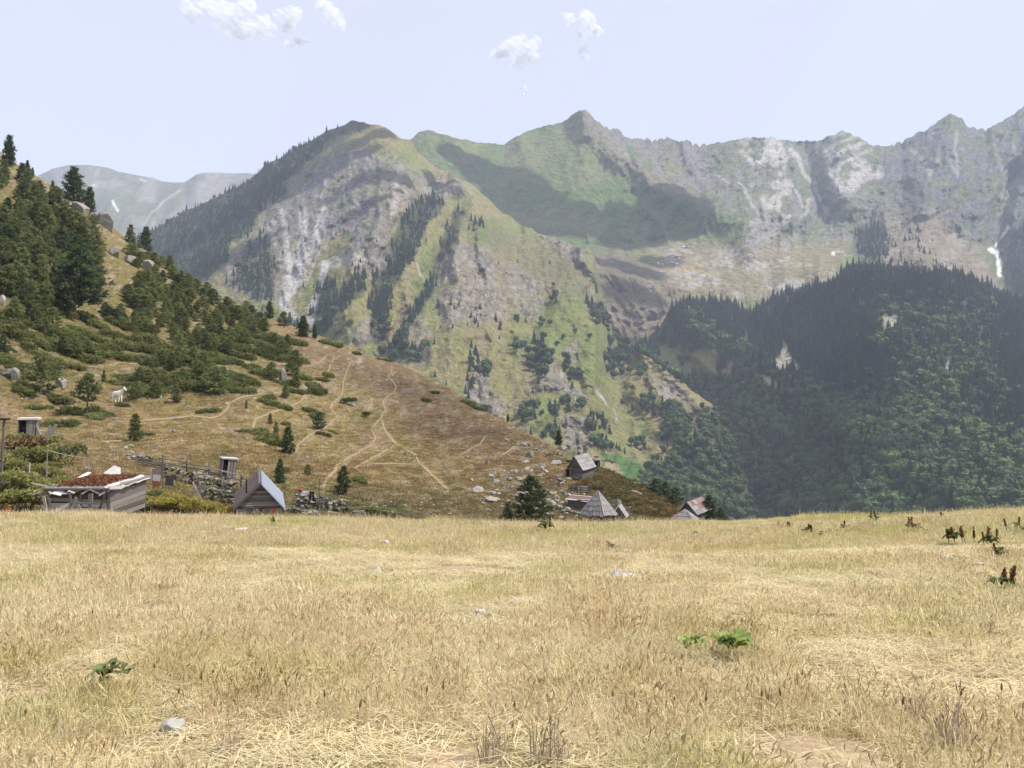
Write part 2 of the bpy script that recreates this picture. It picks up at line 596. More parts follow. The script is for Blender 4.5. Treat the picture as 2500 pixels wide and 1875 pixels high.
ROCKS = [([(700, 430), (780, 385), (870, 345), (950, 380), (1010, 415), (1095, 428), (1160, 462), (1080, 490), (1000, 500), (960, 560), (900, 590), (860, 570), (800, 570), (760, 650), (720, 740),
           (680, 745), (540, 700), (560, 620), (620, 560), (650, 500), (715, 470)], 14),
         ([(1060, 640), (1110, 600), (1190, 600), (1215, 660), (1195, 720), (1120, 700), (1070, 690)], 10),
         ([(1290, 530), (1350, 540), (1420, 600), (1445, 640), (1400, 650), (1340, 590)], 9),
         ([(1060, 720), (1130, 690), (1230, 700), (1240, 770), (1150, 790), (1080, 800)], 14),
         ([(1230, 640), (1330, 690), (1320, 780), (1250, 760)], 14),
         ([(860, 570), (950, 560), (960, 620), (930, 680), (850, 660)], 12),
         ([(1330, 880), (1355, 860), (1385, 940), (1440, 965), (1430, 1000), (1380, 960), (1345, 960), (1300, 960)], 7),
         ([(1380, 1010), (1450, 1020), (1445, 1090), (1400, 1110), (1370, 1060)], 6),
         ([(1130, 930), (1180, 890), (1200, 960), (1250, 990), (1230, 1020), (1150, 980)], 7),
         ([(1570, 920), (1650, 930), (1690, 985), (1620, 985)], 10), ([(1730, 1075), (1790, 1090), (1800, 1120), (1745, 1115)], 7),
         ([(1380, 860), (1410, 830), (1420, 880), (1400, 890)], 6), ([(1005, 730), (1040, 790), (1060, 880), (1020, 900), (1000, 800)], 10),
         ([(850, 800), (930, 760), (930, 830), (880, 840)], 10)]


def rock_mask(u, v):
    wu = u + 26 * (fbm(u / 30, v / 30, 3, 81) - .5)
    wv = v + 26 * (fbm(u / 30, v / 30, 3, 83) - .5)
    m = np.zeros(np.shape(u))
    for p, s in ROCKS:
        m = np.maximum(m, poly(wu, wv, p, s))
    return m


spurP = Patch(250, 1860, [
    (K((250, 1310), (1860, 1310)), K((250, 950), (1000, 850), (1860, 900))),
    (cur(SCR), K((250, 1900), (550, 2150), (861, 2400), (1000, 2350), (1165, 2250), (1330, 2050), (1452, 1900), (1521, 1780), (1667, 1520), (1814, 1300), (1860, 1250)))],
    du=3, nrow=290, jag=lambda u: 12 * (ridged(u / 26, u * 0, 5, 14) - .5), relief=s_relief)


def spur_col(u, v, P):
    wu = u + 24 * (fbm(u / 34, v / 34, 3, 91) - .5)
    wv = v + 24 * (fbm(u / 34, v / 34, 3, 93) - .5)
    n1 = fbm(u / 70, v / 70, 4, 95)
    n2 = fbm(u / 8, v / 8, 4, 97)
    n3 = fbm(u / 26, v / 20, 5, 99)
    a = np.arctan2(u - 1150, v - 150)
    strk = fbm(a * 60, np.hypot(u - 1150, v - 150) / 160, 4, 101)
    c = np.zeros(u.shape + (3,)) + (.225, .205, .080)
    c = mixc(c, (.175, .205, .065), sst(.45, .65, n1))
    c = mixc(c, (.25, .20, .115), sst(.5, .66, strk) * .8)
    c = mixc(c, (.15, .185, .05), poly(wu, wv, [(1290, 720), (1400, 730), (1440, 830), (1490, 930), (1480, 980), (1400, 900), (1340, 820)], 22) * .8)
    c = mixc(c, (.18, .2, .055), poly(wu, wv, [(1400, 860), (1480, 940), (1560, 1000), (1540, 1080), (1480, 1040), (1430, 960)], 16) * .8)
    c = mixc(c, (.21, .20, .08), poly(wu, wv, [(1440, 930), (1540, 960), (1540, 1120), (1470, 1100)], 20) * .7)
    c = mixc(c, (.075, .16, .04), poly(wu, wv, [(1455, 1100), (1510, 1105), (1560, 1130), (1605, 1180), (1590, 1200), (1540, 1190), (1490, 1160)], 7) * .95)
    c = mixc(c, (.33, .255, .16), poly(wu, wv, [(1475, 1130), (1500, 1118), (1520, 1150), (1490, 1160)], 5))
    c = mixc(c, (.13, .17, .05), poly(wu, wv, [(1130, 545), (1200, 530), (1260, 590), (1200, 610), (1150, 590)], 14) * .7)
    c = mixc(c, (.12, .16, .05), poly(wu, wv, [(800, 870), (930, 860), (900, 900), (820, 900)], 12) * .6)
    # dull brown rocky middle
    bm = poly(wu, wv, [(1190, 560), (1290, 570), (1440, 640), (1460, 720), (1500, 810), (1420, 740), (1330, 710), (1220, 690)], 24)
    c = mixc(c, (.175, .15, .09), bm * .6)
    bm2 = poly(wu, wv, [(1090, 610), (1200, 600), (1240, 700), (1250, 790), (1100, 800), (1060, 720)], 20)
    c = mixc(c, (.23, .19, .12), bm2 * .4)
    rk = rock_mask(u, v)
    up = 1 - sst(520, 640, v - .15 * (u - 800))
    rc = np.zeros(u.shape + (3,)) + (.235, .205, .17)
    rc = mixc(rc, (.175, .165, .165), up * sst(980, 900, u + 0 * v))
    rc = mixc(rc, (.16, .15, .15), sst(.56, .68, n3) * .6)
    rc = mixc(rc, (.36, .33, .29), sst(.6, .72, fbm(u / 14, v / 10, 4, 103)) * .6)
    gr = sst(.42, .62, fbm(u / 22, v / 16, 5, 105))
    c = c * (1 - (rk * (.55 + .45 * gr))[..., None]) + rc * (rk * (.55 + .45 * gr))[..., None]
    # green cap over the landslide
    cap = poly(wu, wv, [(800, 345), (870, 325), (960, 380), (1060, 420), (1010, 425), (930, 385), (870, 350), (800, 375), (740, 410)], 9)
    c = mixc(c, (.2, .21, .10), cap * sst(.35, .6, n3 + .1) * .8)
    # scree tongues
    sc_ = (.44, .42, .40)
    for pts, wd, k in (([(690, 515), (698, 580), (706, 640), (702, 700), (690, 745)], 8, .8), ([(745, 510), (740, 570), (728, 640), (712, 700), (696, 745)], 9, .85),
                       ([(790, 515), (768, 590), (738, 650), (714, 710)], 10, .8), ([(650, 540), (690, 640), (698, 720)], 5, .35), ([(830, 540), (790, 600), (750, 680)], 4, .5),
                       ([(800, 645), (785, 690), (766, 740), (756, 790)], 8, .9), ([(690, 740), (705, 760), (720, 780)], 14, .6),
                       ([(860, 370), (855, 430), (830, 470)], 3.5, .5), ([(975, 410), (970, 470), (955, 520)], 8, .45), ([(1020, 645), (1040, 690)], 2.5, .5), ([(800, 405), (790, 450)], 3, .3),
                       ([(1455, 955), (1480, 985)], 3, .9), ([(1500, 1000), (1506, 1030)], 2.5, .6)):
        c = mixc(c, sc_, line(wu * .6 + u * .4, wv * .5 + v * .5, pts, wd) * min(1, k * 1.15) * (.6 + .6 * n2))
    c = mixc(c, (.66, .63, .55), ell(wu * .5 + u * .5, v, 793, 650, 9, 14) * .9)
    c = mixc(c, (.42, .40, .38), poly(wu, wv, [(780, 650), (830, 620), (930, 625), (960, 650), (900, 640), (820, 660)], 6) * .5)
    # forest floor under the dark flank and the wooded gullies
    for pts, s in WOODS_SPUR + [([(1700, 1005), (1760, 1000), (1800, 1070), (1840, 1180), (1870, 1310), (1600, 1310), (1590, 1200), (1660, 1150)], 12)]:
        c = mixc(c, (.05, .062, .038), poly(wu, wv, pts, s) * .85)
    crk = sst(.80, .90, ridged(u / 13 + .5 * n3, v / 9, 3, 107))
    c = c * (1 - .45 * crk * (.35 + .65 * rk))[..., None]
    spk = sst(.66, .74, fbm(u / 5, v / 5, 3, 108))
    c = mixc(c, (.40, .37, .32), spk * (.05 + .32 * rk))
    dot = sst(.68, .74, fbm(u / 6 + 40, v / 6, 3, 109)) * (1 - rk)
    c = mixc(c, (.06, .075, .035), dot * .28)
    return c * (0.84 + .24 * n2)[..., None]


WOODS_SPUR = [([(250, 650), (350, 555), (452, 505), (542, 465), (610, 425), (723, 352), (800, 310), (862, 282), (900, 310), (870, 330), (800, 365), (745, 400), (720, 425), (690, 450), (700, 480), (640, 500),
                (610, 560), (560, 595), (535, 660), (470, 700), (420, 720), (300, 720)], 10),
              ([(1060, 480), (1090, 500), (1040, 560), (1010, 620), (985, 660), (950, 720), (945, 800), (930, 840), (905, 820), (905, 740), (910, 690), (955, 610), (985, 540), (1010, 490)], 7),
              ([(1115, 500), (1135, 520), (1110, 580), (1085, 640), (1070, 680), (1050, 730), (1010, 780), (985, 860), (965, 850), (985, 780), (1020, 740), (1050, 680), (1070, 620), (1090, 560)], 6),
              ([(600, 600), (650, 570), (668, 640), (665, 730), (620, 735), (560, 690)], 10), ([(770, 700), (810, 690), (830, 740), (800, 820), (765, 810)], 7),
              ([(840, 700), (895, 670), (890, 700), (840, 760), (815, 760)], 6), ([(930, 850), (1040, 850), (1050, 890), (940, 880)], 8), ([(690, 780), (740, 790), (770, 830), (700, 820)], 8)]
M_spur = terrain_mat('spur_ground', 0.075, 1.0, 14, .34)
spurP.build('rocky_mountain_spur', M_spur, spur_col, [(30, 4), (150, 110), (600, 700)])

# --- the wooded ridge on the right
FC = [(1420, 960), (1500, 880), (1560, 835), (1610, 800), (1640, 748), (1700, 735), (1760, 738), (1800, 750), (1830, 768), (1860, 745), (1905, 722), (1965, 706), (2030, 690), (2062, 660), (2080, 645), (2150, 655),
      (2250, 668), (2330, 665), (2400, 695), (2500, 738), (2560, 770)]


def f_relief(u, v, D):
    p = -.62 * u + .78 * v
    q = .78 * u + .62 * v
    r = -70 * (ridged(p / 120 + 3, q / 900, 4, 111) - .5) - 30 * (fbm(u / 60, v / 60, 4, 113) - .5)
    r = r - 70 * np.exp(-(segd(u, v, [(1640, 745), (1750, 850), (1900, 950), (2100, 1080), (2350, 1240)]) / 40) ** 2)
    return r * D / 1500


forestP = Patch(1420, 2560, [
    (K((1420, 1310), (2560, 1310)), K((1420, 1400), (1700, 1330), (1850, 1180), (2100, 900), (2560, 760))),
    (cur(FC), K((1420, 1650), (1640, 1880), (2000, 1950), (2560, 1950)))],
    du=4, nrow=150, jag=lambda u: 6 * (fbm(u / 30, u * 0, 3, 16) - .5), relief=f_relief)
F_BARE = [([(1610, 840), (1740, 850), (1760, 880), (1745, 930), (1640, 920), (1600, 880)], (.19, .19, .07), 8),
          ([(1765, 900), (1785, 878), (1802, 905), (1785, 925), (1762, 922)], (.27, .21, .12), 5),
          ([(1915, 828), (1925, 845), (1935, 880), (1952, 900), (1945, 912), (1925, 895), (1900, 915), (1885, 890), (1905, 870)], (.30, .26, .19), 4),
          ([(1840, 905), (1880, 920), (1915, 950), (1918, 965), (1890, 955), (1850, 930)], (.31, .265, .18), 5),
          ([(1900, 700), (1960, 690), (1970, 700), (1900, 715)], (.27, .215, .12), 5),
          ([(2150, 765), (2190, 770), (2200, 800), (2165, 810)], (.22, .22, .16), 10), ([(2340, 730), (2370, 735), (2365, 760), (2335, 755)], (.22, .22, .17), 8),
          ([(2310, 880), (2335, 895), (2330, 915), (2305, 905)], (.36, .33, .28), 6), ([(2085, 700), (2092, 705), (2085, 718), (2078, 712)], (.35, .36, .2), 3)]


def forest_col(u, v, P):
    wu = u + 14 * (fbm(u / 24, v / 24, 3, 121) - .5)
    wv = v + 14 * (fbm(u / 24, v / 24, 3, 123) - .5)
    n2 = fbm(u / 10, v / 10, 4, 125)
    c = np.zeros(u.shape + (3,)) + (.05, .07, .03)
    for pts, col, s in F_BARE:
        c = mixc(c, col, poly(wu, wv, pts, s))
    c = mixc(c, (.12, .19, .05), line(wu, wv, [(1690, 790), (1760, 850), (1830, 900)], 6) * .6)
    return c * (.75 + .5 * n2)[..., None]


M_forestfloor = terrain_mat('forest_floor', 0.1, .6, 5, .3)
forestP.build('wooded_ridge', M_forestfloor, forest_col, [(40, 10), (200, 120), (500, 500)])

# --- the grazed hill in front on the left
HC = [(-260, 215), (-100, 300), (0, 372), (60, 412), (130, 455), (200, 505), (245, 528), (300, 575), (350, 612), (420, 655), (500, 700), (560, 738), (640, 776), (700, 792), (760, 812), (830, 838),
      (930, 878), (1000, 900), (1100, 950), (1200, 1010), (1300, 1064), (1360, 1096), (1400, 1112), (1480, 1150), (1560, 1182), (1640, 1226), (1720, 1264), (1820, 1300)]


def h_relief(u, v, D):
    r = -5 * (fbm(u / 160, v / 110, 4, 131) - .5) * sst(52, 110, D) - 1.6 * (fbm(u / 22, v / 11, 4, 133) - .5) * sst(45, 80, D)
    # terrace behind the near huts
    return r


hillP = Patch(-260, 1820, [
    (K((-260, 1345), (1820, 1345)), K((-260, 34), (1820, 34))),
    (K((-260, 1262), (1820, 1305)), K((-260, 50), (200, 52), (600, 60), (1000, 70), (1400, 82), (1700, 88), (1820, 90))),
    (K((-260, 1000), (0, 1000), (288, 980), (600, 1000), (1000, 1062), (1300, 1132), (1500, 1200), (1640, 1242), (1720, 1272), (1820, 1302)),
     K((-260, 95), (0, 97), (288, 112), (600, 112), (1000, 125), (1300, 112), (1500, 103), (1640, 99), (1720, 96), (1820, 93))),
    (cur(HC), K((-260, 255), (0, 250), (300, 240), (700, 225), (1000, 190), (1200, 156), (1360, 132), (1500, 117), (1640, 107), (1720, 101), (1820, 96)))],
    du=3.5, nrow=300, jag=lambda u: 5 * (fbm(u / 25, u * 0, 4, 18) - .5), relief=h_relief)
PATHS = [([(310, 1030), (350, 1027), (410, 1023), (470, 1016), (515, 1022), (540, 1015), (553, 1000), (562, 985), (580, 973), (610, 967), (650, 960)], 1.0),
         ([(618, 1052), (620, 1035), (622, 1025), (650, 1013), (680, 1003), (710, 993), (735, 980), (745, 965), (755, 948), (775, 935), (790, 925), (800, 905), (812, 885), (815, 872), (810, 862)], 1.0),
         ([(720, 1110), (728, 1085), (750, 1068), (775, 1052), (795, 1045), (810, 1030), (826, 1018), (812, 1008), (807, 995), (815, 980), (835, 965), (838, 940), (842, 920), (852, 895), (858, 880)], .7),
         ([(785, 1200), (800, 1165), (818, 1150), (820, 1138), (850, 1120), (880, 1102), (905, 1088), (918, 1072), (908, 1055), (905, 1045)], .9),
         ([(905, 1045), (918, 1035), (930, 1020), (935, 1010), (945, 1005), (938, 990), (933, 980), (945, 970), (962, 958), (967, 945), (960, 935), (945, 920), (955, 910), (958, 895), (950, 885)], .95),
         ([(930, 1020), (938, 1045), (950, 1065), (966, 1085), (975, 1088)], .9),
         ([(862, 1145), (900, 1125), (935, 1105), (965, 1088)], .7), ([(990, 1098), (1015, 1112), (1022, 1130), (1045, 1152), (1070, 1175), (1095, 1198)], .8),
         ([(735, 898), (760, 893), (780, 885), (795, 870), (810, 866)], .8), ([(245, 1079), (280, 1078), (305, 1076)], .6),
         ([(850, 962), (880, 955), (905, 940), (925, 925)], .4), ([(900, 1020), (895, 1000), (910, 985), (900, 965)], .3), ([(905, 1133), (960, 1133), (1015, 1135)], .35),
         ([(1120, 1115), (1150, 1095), (1175, 1085), (1190, 1060)], .5), ([(1220, 1115), (1250, 1095), (1262, 1085)], .5), ([(255, 895), (290, 885), (340, 890)], .6)]


def hill_col(u, v, P):
    wu = u + 30 * (fbm(u / 40, v / 30, 3, 141) - .5)
    wv = v + 16 * (fbm(u / 40, v / 30, 3, 143) - .5)
    n1 = fbm(u / 90, v / 60, 4, 145)
    n2 = fbm(u / 9, v / 5, 4, 147)
    n3 = fbm(u / 30, v / 14, 5, 149)
    c = np.zeros(u.shape + (3,)) + (.265, .19, .085)
    c = mixc(c, (.235, .19, .075), sst(.42, .62, n1))
    brown = poly(wu, wv, [(700, 780), (800, 820), (1000, 890), (1200, 1000), (1340, 1080), (1300, 1130), (1150, 1130), (1000, 1060), (860, 940), (720, 880)], 60)
    c = mixc(c, (.215, .145, .08), brown * .85)
    olive = poly(wu, wv, [(-260, 250), (0, 380), (250, 540), (500, 700), (650, 790), (700, 880), (560, 1000), (300, 960), (-260, 960)], 50)
    c = mixc(c, (.18, .155, .055), olive * .6)
    gold = poly(wu, wv, [(250, 1000), (600, 980), (820, 960), (900, 1060), (780, 1130), (600, 1120), (350, 1090)], 40)
    c = mixc(c, (.30, .22, .095), gold * .5)
    low = poly(wu, wv, [(700, 1190), (1000, 1180), (1150, 1200), (1250, 1150), (1640, 1230), (1700, 1300), (700, 1300)], 24)
    c = mixc(c, (.19, .155, .08), low * .6)
    knoll = poly(wu, wv, [(1410, 1160), (1450, 1130), (1500, 1150), (1560, 1185), (1640, 1228), (1660, 1260), (1560, 1255), (1480, 1250), (1450, 1200)], 14)
    c = mixc(c, (.125, .115, .05), knoll * .85)
    dark_edge = poly(wu, wv, [(840, 1215), (960, 1225), (1040, 1262), (830, 1262)], 10)
    c = mixc(c, (.12, .12, .05), dark_edge * .8)
    c = mixc(c, (.33, .25, .17), sst(.60, .70, n3) * .7)
    c = mixc(c, (.15, .105, .06), sst(.58, .70, fbm(u / 16, v / 6, 4, 151)) * .45)
    c = mixc(c, (.40, .35, .28), sst(.70, .76, fbm(u / 7, v / 5, 3, 153)) * .6)
    c = mixc(c, (.13, .14, .05), sst(.60, .72, fbm(u / 14, v / 8, 3, 155)) * .4 * olive)
    return c * (.60 + .26 * n2)[..., None]


M_hill = terrain_mat('hill_ground', 1.3, .8, .35, .3)
hillP.build('grazed_hillside', M_hill, hill_col, [(3, .3), (12, 3), (40, 22), (120, 90), (260, 240)])


def hp(u, v, dz=0.0):
    p = hillP.pt(np.array([float(u)]), np.array([float(v)]))[0]
    return Vector((p[0], p[1], p[2] + dz))


# --- the meadow we stand on
def meadow_z(x, y):
    x = np.asarray(x, float)
    y = np.asarray(y, float)
    yy = np.clip(y, 0, 27)
    z = -.0165 * y - .0125 * yy * np.exp(-((x - 1.2) / 8.5) ** 2)
    z = z + .0022 * yy * (np.clip(x - 5, 0, 12) / 10) + .0006 * yy * (np.clip(-x - 4, 0, 12) / 10)
    z = z - .022 * np.clip(y - 27.0 - 1.2 * (fbm(x / 3.3, x * 0, 3, 165) - .5), 0, None) ** 2 + .16 * sst(16, 26, y) * (fbm(x / 2.4, y / 6, 3, 167) - .5)
    z = z + .10 * (fbm(x / 4.1, y / 4.1, 3, 161) - .5) + .05 * (fbm(x / .9, y / .9, 3, 163) - .5)
    for mx, my, mr, mh in MOUNDS:
        z = z + mh * np.exp(-(((x - mx) / mr) ** 2 + ((y - my) / mr) ** 2))
    return z


def meadow_hit(u, v):
    x, dy, dz = ray(u, v)
    lo, hi = 1.0, 30.0
    for i in range(50):
        m = .5 * (lo + hi)
        t = m / dy
        if CAMZ + dz * t > float(meadow_z(x * t, m)):
            lo = m
        else:
            hi = m
    t = lo / dy
    return Vector((x * t, lo, float(meadow_z(x * t, lo))))


MOUNDS = []
BARE = []
for (u, v, r, h) in ((40, 1715, .32, .06), (1140, 1395, .75, .05), (1980, 1850, .5, .03), (390, 1550, .25, .03), (1100, 1860, .3, .02), (2020, 1520, .4, .02), (250, 1655, .35, .02), (400, 1490, .5, .02)):
    p = meadow_hit(u, v)
    BARE.append((p.x, p.y, r, h))
MOUNDS = [b for b in BARE]
xs = np.concatenate([np.arange(-46, -14, .5), np.arange(-14, 14, .16), np.arange(14, 46, .5)])
ys = np.concatenate([np.arange(-14, 2, .5), np.arange(2, 12, .12), np.arange(12, 30, .25), np.arange(30, 44, .6)])
GX, GY = np.meshgrid(xs, ys)
GZ = meadow_z(GX, GY)


def bare_amt(x, y):
    m = np.zeros(np.shape(x))
    for bx, by, br, bh in BARE:
        d = np.hypot(x - bx, y - by) / br + .5 * (fbm(x * 5, y * 5, 3, 171) - .5)
        m = np.maximum(m, 1 - sst(.7, 1.25, d))
    return m


def meadow_col(x, y):
    n1 = fbm(x / 1.6, y / 1.6, 4, 173)
    c = np.zeros(np.shape(x) + (3,)) + (.25, .185, .085)
    c = mixc(c, (.17, .16, .06), sst(.45, .65, n1) * .7)
    c = mixc(c, (.35, .265, .165), bare_amt(x, y))
    return c


me = mesh_np('meadow', np.stack([GX, GY, GZ], -1), gridf(*GX.shape))
addcol(me, meadow_col(GX, GY))
M_meadow = terrain_mat('meadow_soil', 9.0, .7, .03, .35)
link('meadow', me, M_meadow, kind='structure')

# --- valley floor under everything, out to the horizon
ring = [0, 60, 300, 900, 2500, 6000, 14000, 30000]
vv, ff, cc = [], [], []
for i, r in enumerate(ring):
    for k in range(64):
        a_ = 2 * math.pi * k / 64
        vv.append((r * math.cos(a_), r * math.sin(a_) + 800, -235 - r * .0006))
for i in range(len(ring) - 1):
    for k in range(64):
        k2 = (k + 1) % 64
        ff.append((i * 64 + k, (i + 1) * 64 + k, (i + 1) * 64 + k2, i * 64 + k2))
me = mesh_np('valley_floor', vv, ff)
addcol(me, np.zeros((len(vv), 3)) + (.09, .11, .05))
link('valley_floor', me, M_forestfloor, kind='structure')

# ------------------------------------------------------------------ foliage and scatter helpers
rng = np.random.default_rng(7)
random.seed(11)


def leaf_mat(name, base, alt, rough=.7, transl=.25, inst=False, var=.3):
    m, n, b, out = nodes(name)
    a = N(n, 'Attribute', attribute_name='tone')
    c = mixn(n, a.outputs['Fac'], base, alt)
    if inst:
        t = N(n, 'Attribute', attribute_name='tint', attribute_type='INSTANCER')
        c = mixn(n, 1.0, c, t.outputs['Color'], 'MULTIPLY')
    else:
        oi = N(n, 'ObjectInfo')
        mr = N(n, 'MapRange')
        mr.inputs[3].default_value = 1 - var
        mr.inputs[4].default_value = 1 + var
        n.links.new(oi.outputs['Random'], mr.inputs[0])
        c = mixn(n, 1.0, c, mr.outputs[0], 'MULTIPLY')
    n.links.new(c, b.inputs['Base Color'])
    b.inputs['Roughness'].default_value = rough
    if transl:
        tr = N(n, 'BsdfTranslucent')
        n.links.new(c, tr.inputs['Color'])
        ms = N(n, 'MixShader')
        ms.inputs[0].default_value = transl
        n.links.new(b.outputs[0], ms.inputs[1])
        n.links.new(tr.outputs[0], ms.inputs[2])
        n.links.new(ms.outputs[0], out.inputs[0])
    return m


def flat_mat(name, col, rough=.85, var=.2, scale=4.0, bump=0.0, spec=.15, metal=0.0, col2=None, stretch=None):
    m, n, b, out = nodes(name)
    tc = N(n, 'TexCoord')
    vec = tc.outputs['Object']
    if stretch:
        mp = N(n, 'Mapping')
        mp.inputs['Scale'].default_value = stretch
        n.links.new(vec, mp.inputs[0])
        vec = mp.outputs[0]
    no = N(n, 'TexNoise', Scale=scale, Detail=6.0, Roughness=.65)
    n.links.new(vec, no.inputs['Vector'])
    oi = N(n, 'ObjectInfo')
    c = mixn(n, no.outputs[0], tuple(x * (1 - var) for x in col), col2 or tuple(min(1, x * (1 + var)) for x in col))
    mr = N(n, 'MapRange')
    mr.inputs[3].default_value = 1 - var * .8
    mr.inputs[4].default_value = 1 + var * .5
    n.links.new(oi.outputs['Random'], mr.inputs[0])
    c = mixn(n, 1.0, c, mr.outputs[0], 'MULTIPLY')
    n.links.new(c, b.inputs['Base Color'])
    b.inputs['Roughness'].default_value = rough
    b.inputs['Specular IOR Level'].default_value = spec
    b.inputs['Metallic'].default_value = metal
    if bump:
        bp = N(n, 'Bump', Strength=bump, Distance=.02)
        n.links.new(no.outputs[0], bp.inputs['Height'])
        n.links.new(bp.outputs[0], b.inputs['Normal'])
    return m


class MB:
    """collects triangles / quads as triangles with a tone value per vertex"""

    def __init__(self):
        self.v, self.f, self.t, self.n = [], [], [], 0

    def add(self, V, Fc, tone=0.5):
        V = np.asarray(V, float).reshape(-1, 3)
        self.v.append(V)
        Fc = np.asarray(Fc, int)
        if Fc.shape[1] == 4:
            Fc = np.concatenate([Fc[:, [0, 1, 2]], Fc[:, [0, 2, 3]]])
        self.f.append(Fc + self.n)
        self.t.append(np.broadcast_to(np.asarray(tone, float), (len(V),)))
        self.n += len(V)

    def quads(self, C, A, B, tone):
        """quads centred on C with half axes A and B (n,3)"""
        n = len(C)
        V = np.stack([C - A - B, C + A - B, C + A * .55 + B, C - A * .55 + B], 1).reshape(-1, 3)
        i = np.arange(n)[:, None] * 4
        self.add(V, np.concatenate([i, i + 1, i + 2, i + 3], 1), np.repeat(tone, 4))

    def tube(self, p0, p1, r0, r1, k=6, tone=.5, cap=True):
        p0, p1 = np.array(p0, float), np.array(p1, float)
        d = p1 - p0
        d = d / (np.linalg.norm(d) + 1e-9)
        a = np.cross(d, [0, 0, 1.0] if abs(d[2]) < .9 else [1.0, 0, 0])
        a /= np.linalg.norm(a)
        b = np.cross(d, a)
        th = np.linspace(0, 2 * np.pi, k, endpoint=False)
        ring = np.cos(th)[:, None] * a + np.sin(th)[:, None] * b
        V = np.concatenate([p0 + ring * r0, p1 + ring * r1, [p0], [p1]])
        i = np.arange(k)
        j = (i + 1) % k
        q = np.stack([i, i + k, j + k, j], 1)
        self.add(V, q, tone)
        if cap:
            base = self.n - len(V)
            self.f.append(np.stack([np.full(k, 2 * k), i, j], 1) + base)
            self.f.append(np.stack([np.full(k, 2 * k + 1), j + k, i + k], 1) + base)

    def box(self, c, s, rot=None, tone=.5, jit=0.0):
        V = np.array([[x, y, z] for x in (-.5, .5) for y in (-.5, .5) for z in (-.5, .5)]) * np.array(s)
        if jit:
            V = V + np.random.default_rng(self.n + 3).normal(0, jit, V.shape)
        if rot is not None:
            V = V @ np.array(Euler(rot).to_matrix()).T
        V = V + np.array(c)
        self.add(V, [(0, 1, 3, 2), (4, 6, 7, 5), (0, 4, 5, 1), (2, 3, 7, 6), (0, 2, 6, 4), (1, 5, 7, 3)], tone)

    def mesh(self, name, smooth=False):
        me = mesh_np(name, np.concatenate(self.v), np.concatenate(self.f), smooth)
        addf(me, np.concatenate(self.t), 'tone')
        return me


def rdir(n, r):
    z = r.uniform(-1, 1, n)
    a = r.uniform(0, 2 * np.pi, n)
    s = np.sqrt(1 - z * z)
    return np.stack([s * np.cos(a), s * np.sin(a), z], 1)


def nrm(x):
    return x / (np.linalg.norm(x, axis=-1, keepdims=True) + 1e-9)


def stuff_scatter(name, P, rot, scl, idx, sources, tint=None, kind='stuff'):
    """one object: a cloud of points, each carrying a copy of one of the source meshes"""
    cl = bpy.data.collections.new(name + '_kinds')
    for i, (me, mat) in enumerate(sources):
        o = bpy.data.objects.new('%s_kind_%02d' % (name, i), me)
        if mat and not me.materials:
            me.materials.append(mat)
        cl.objects.link(o)
    me = bpy.data.meshes.new(name)
    P = np.asarray(P, np.float32)
    me.vertices.add(len(P))
    me.vertices.foreach_set('co', P.ravel())
    a = me.attributes.new('rot', 'FLOAT_VECTOR', 'POINT')
    a.data.foreach_set('vector', np.asarray(rot, np.float32).ravel())
    a = me.attributes.new('scl', 'FLOAT_VECTOR', 'POINT')
    a.data.foreach_set('vector', np.asarray(scl, np.float32).ravel())
    a = me.attributes.new('idx', 'INT', 'POINT')
    a.data.foreach_set('value', np.asarray(idx, np.int32).ravel())
    a = me.attributes.new('tint', 'FLOAT_COLOR', 'POINT')
    t = np.ones((len(P), 4), np.float32)
    if tint is not None:
        t[:, :3] = tint
    a.data.foreach_set('color', t.ravel())
    me.update()
    g = bpy.data.node_groups.new(name + '_scatter', 'GeometryNodeTree')
    g.interface.new_socket('Geometry', in_out='INPUT', socket_type='NodeSocketGeometry')
    g.interface.new_socket('Geometry', in_out='OUTPUT', socket_type='NodeSocketGeometry')
    gi = g.nodes.new('NodeGroupInput')
    go = g.nodes.new('NodeGroupOutput')
    ip = g.nodes.new('GeometryNodeInstanceOnPoints')
    ci = g.nodes.new('GeometryNodeCollectionInfo')
    ci.inputs['Collection'].default_value = cl
    ci.inputs['Separate Children'].default_value = True
    ci.inputs['Reset Children'].default_value = True
    ip.inputs['Pick Instance'].default_value = True

    def na(nm, ty):
        x = g.nodes.new('GeometryNodeInputNamedAttribute')
        x.data_type = ty
        x.inputs['Name'].default_value = nm
        return x.outputs['Attribute']
    g.links.new(gi.outputs[0], ip.inputs['Points'])
    g.links.new(ci.outputs[0], ip.inputs['Instance'])
    g.links.new(na('idx', 'INT'), ip.inputs['Instance Index'])
    g.links.new(na('rot', 'FLOAT_VECTOR'), ip.inputs['Rotation'])
    g.links.new(na('scl', 'FLOAT_VECTOR'), ip.inputs['Scale'])
    g.links.new(ip.outputs[0], go.inputs[0])
    o = link(name, me, kind=kind)
    md = o.modifiers.new('scatter', 'NODES')
    md.node_group = g
    return o


def zrot(n, tilt=0.0, r=rng):
    return np.stack([r.normal(0, tilt, n) if tilt else np.zeros(n), r.normal(0, tilt, n) if tilt else np.zeros(n), r.uniform(0, 6.283, n)], 1)


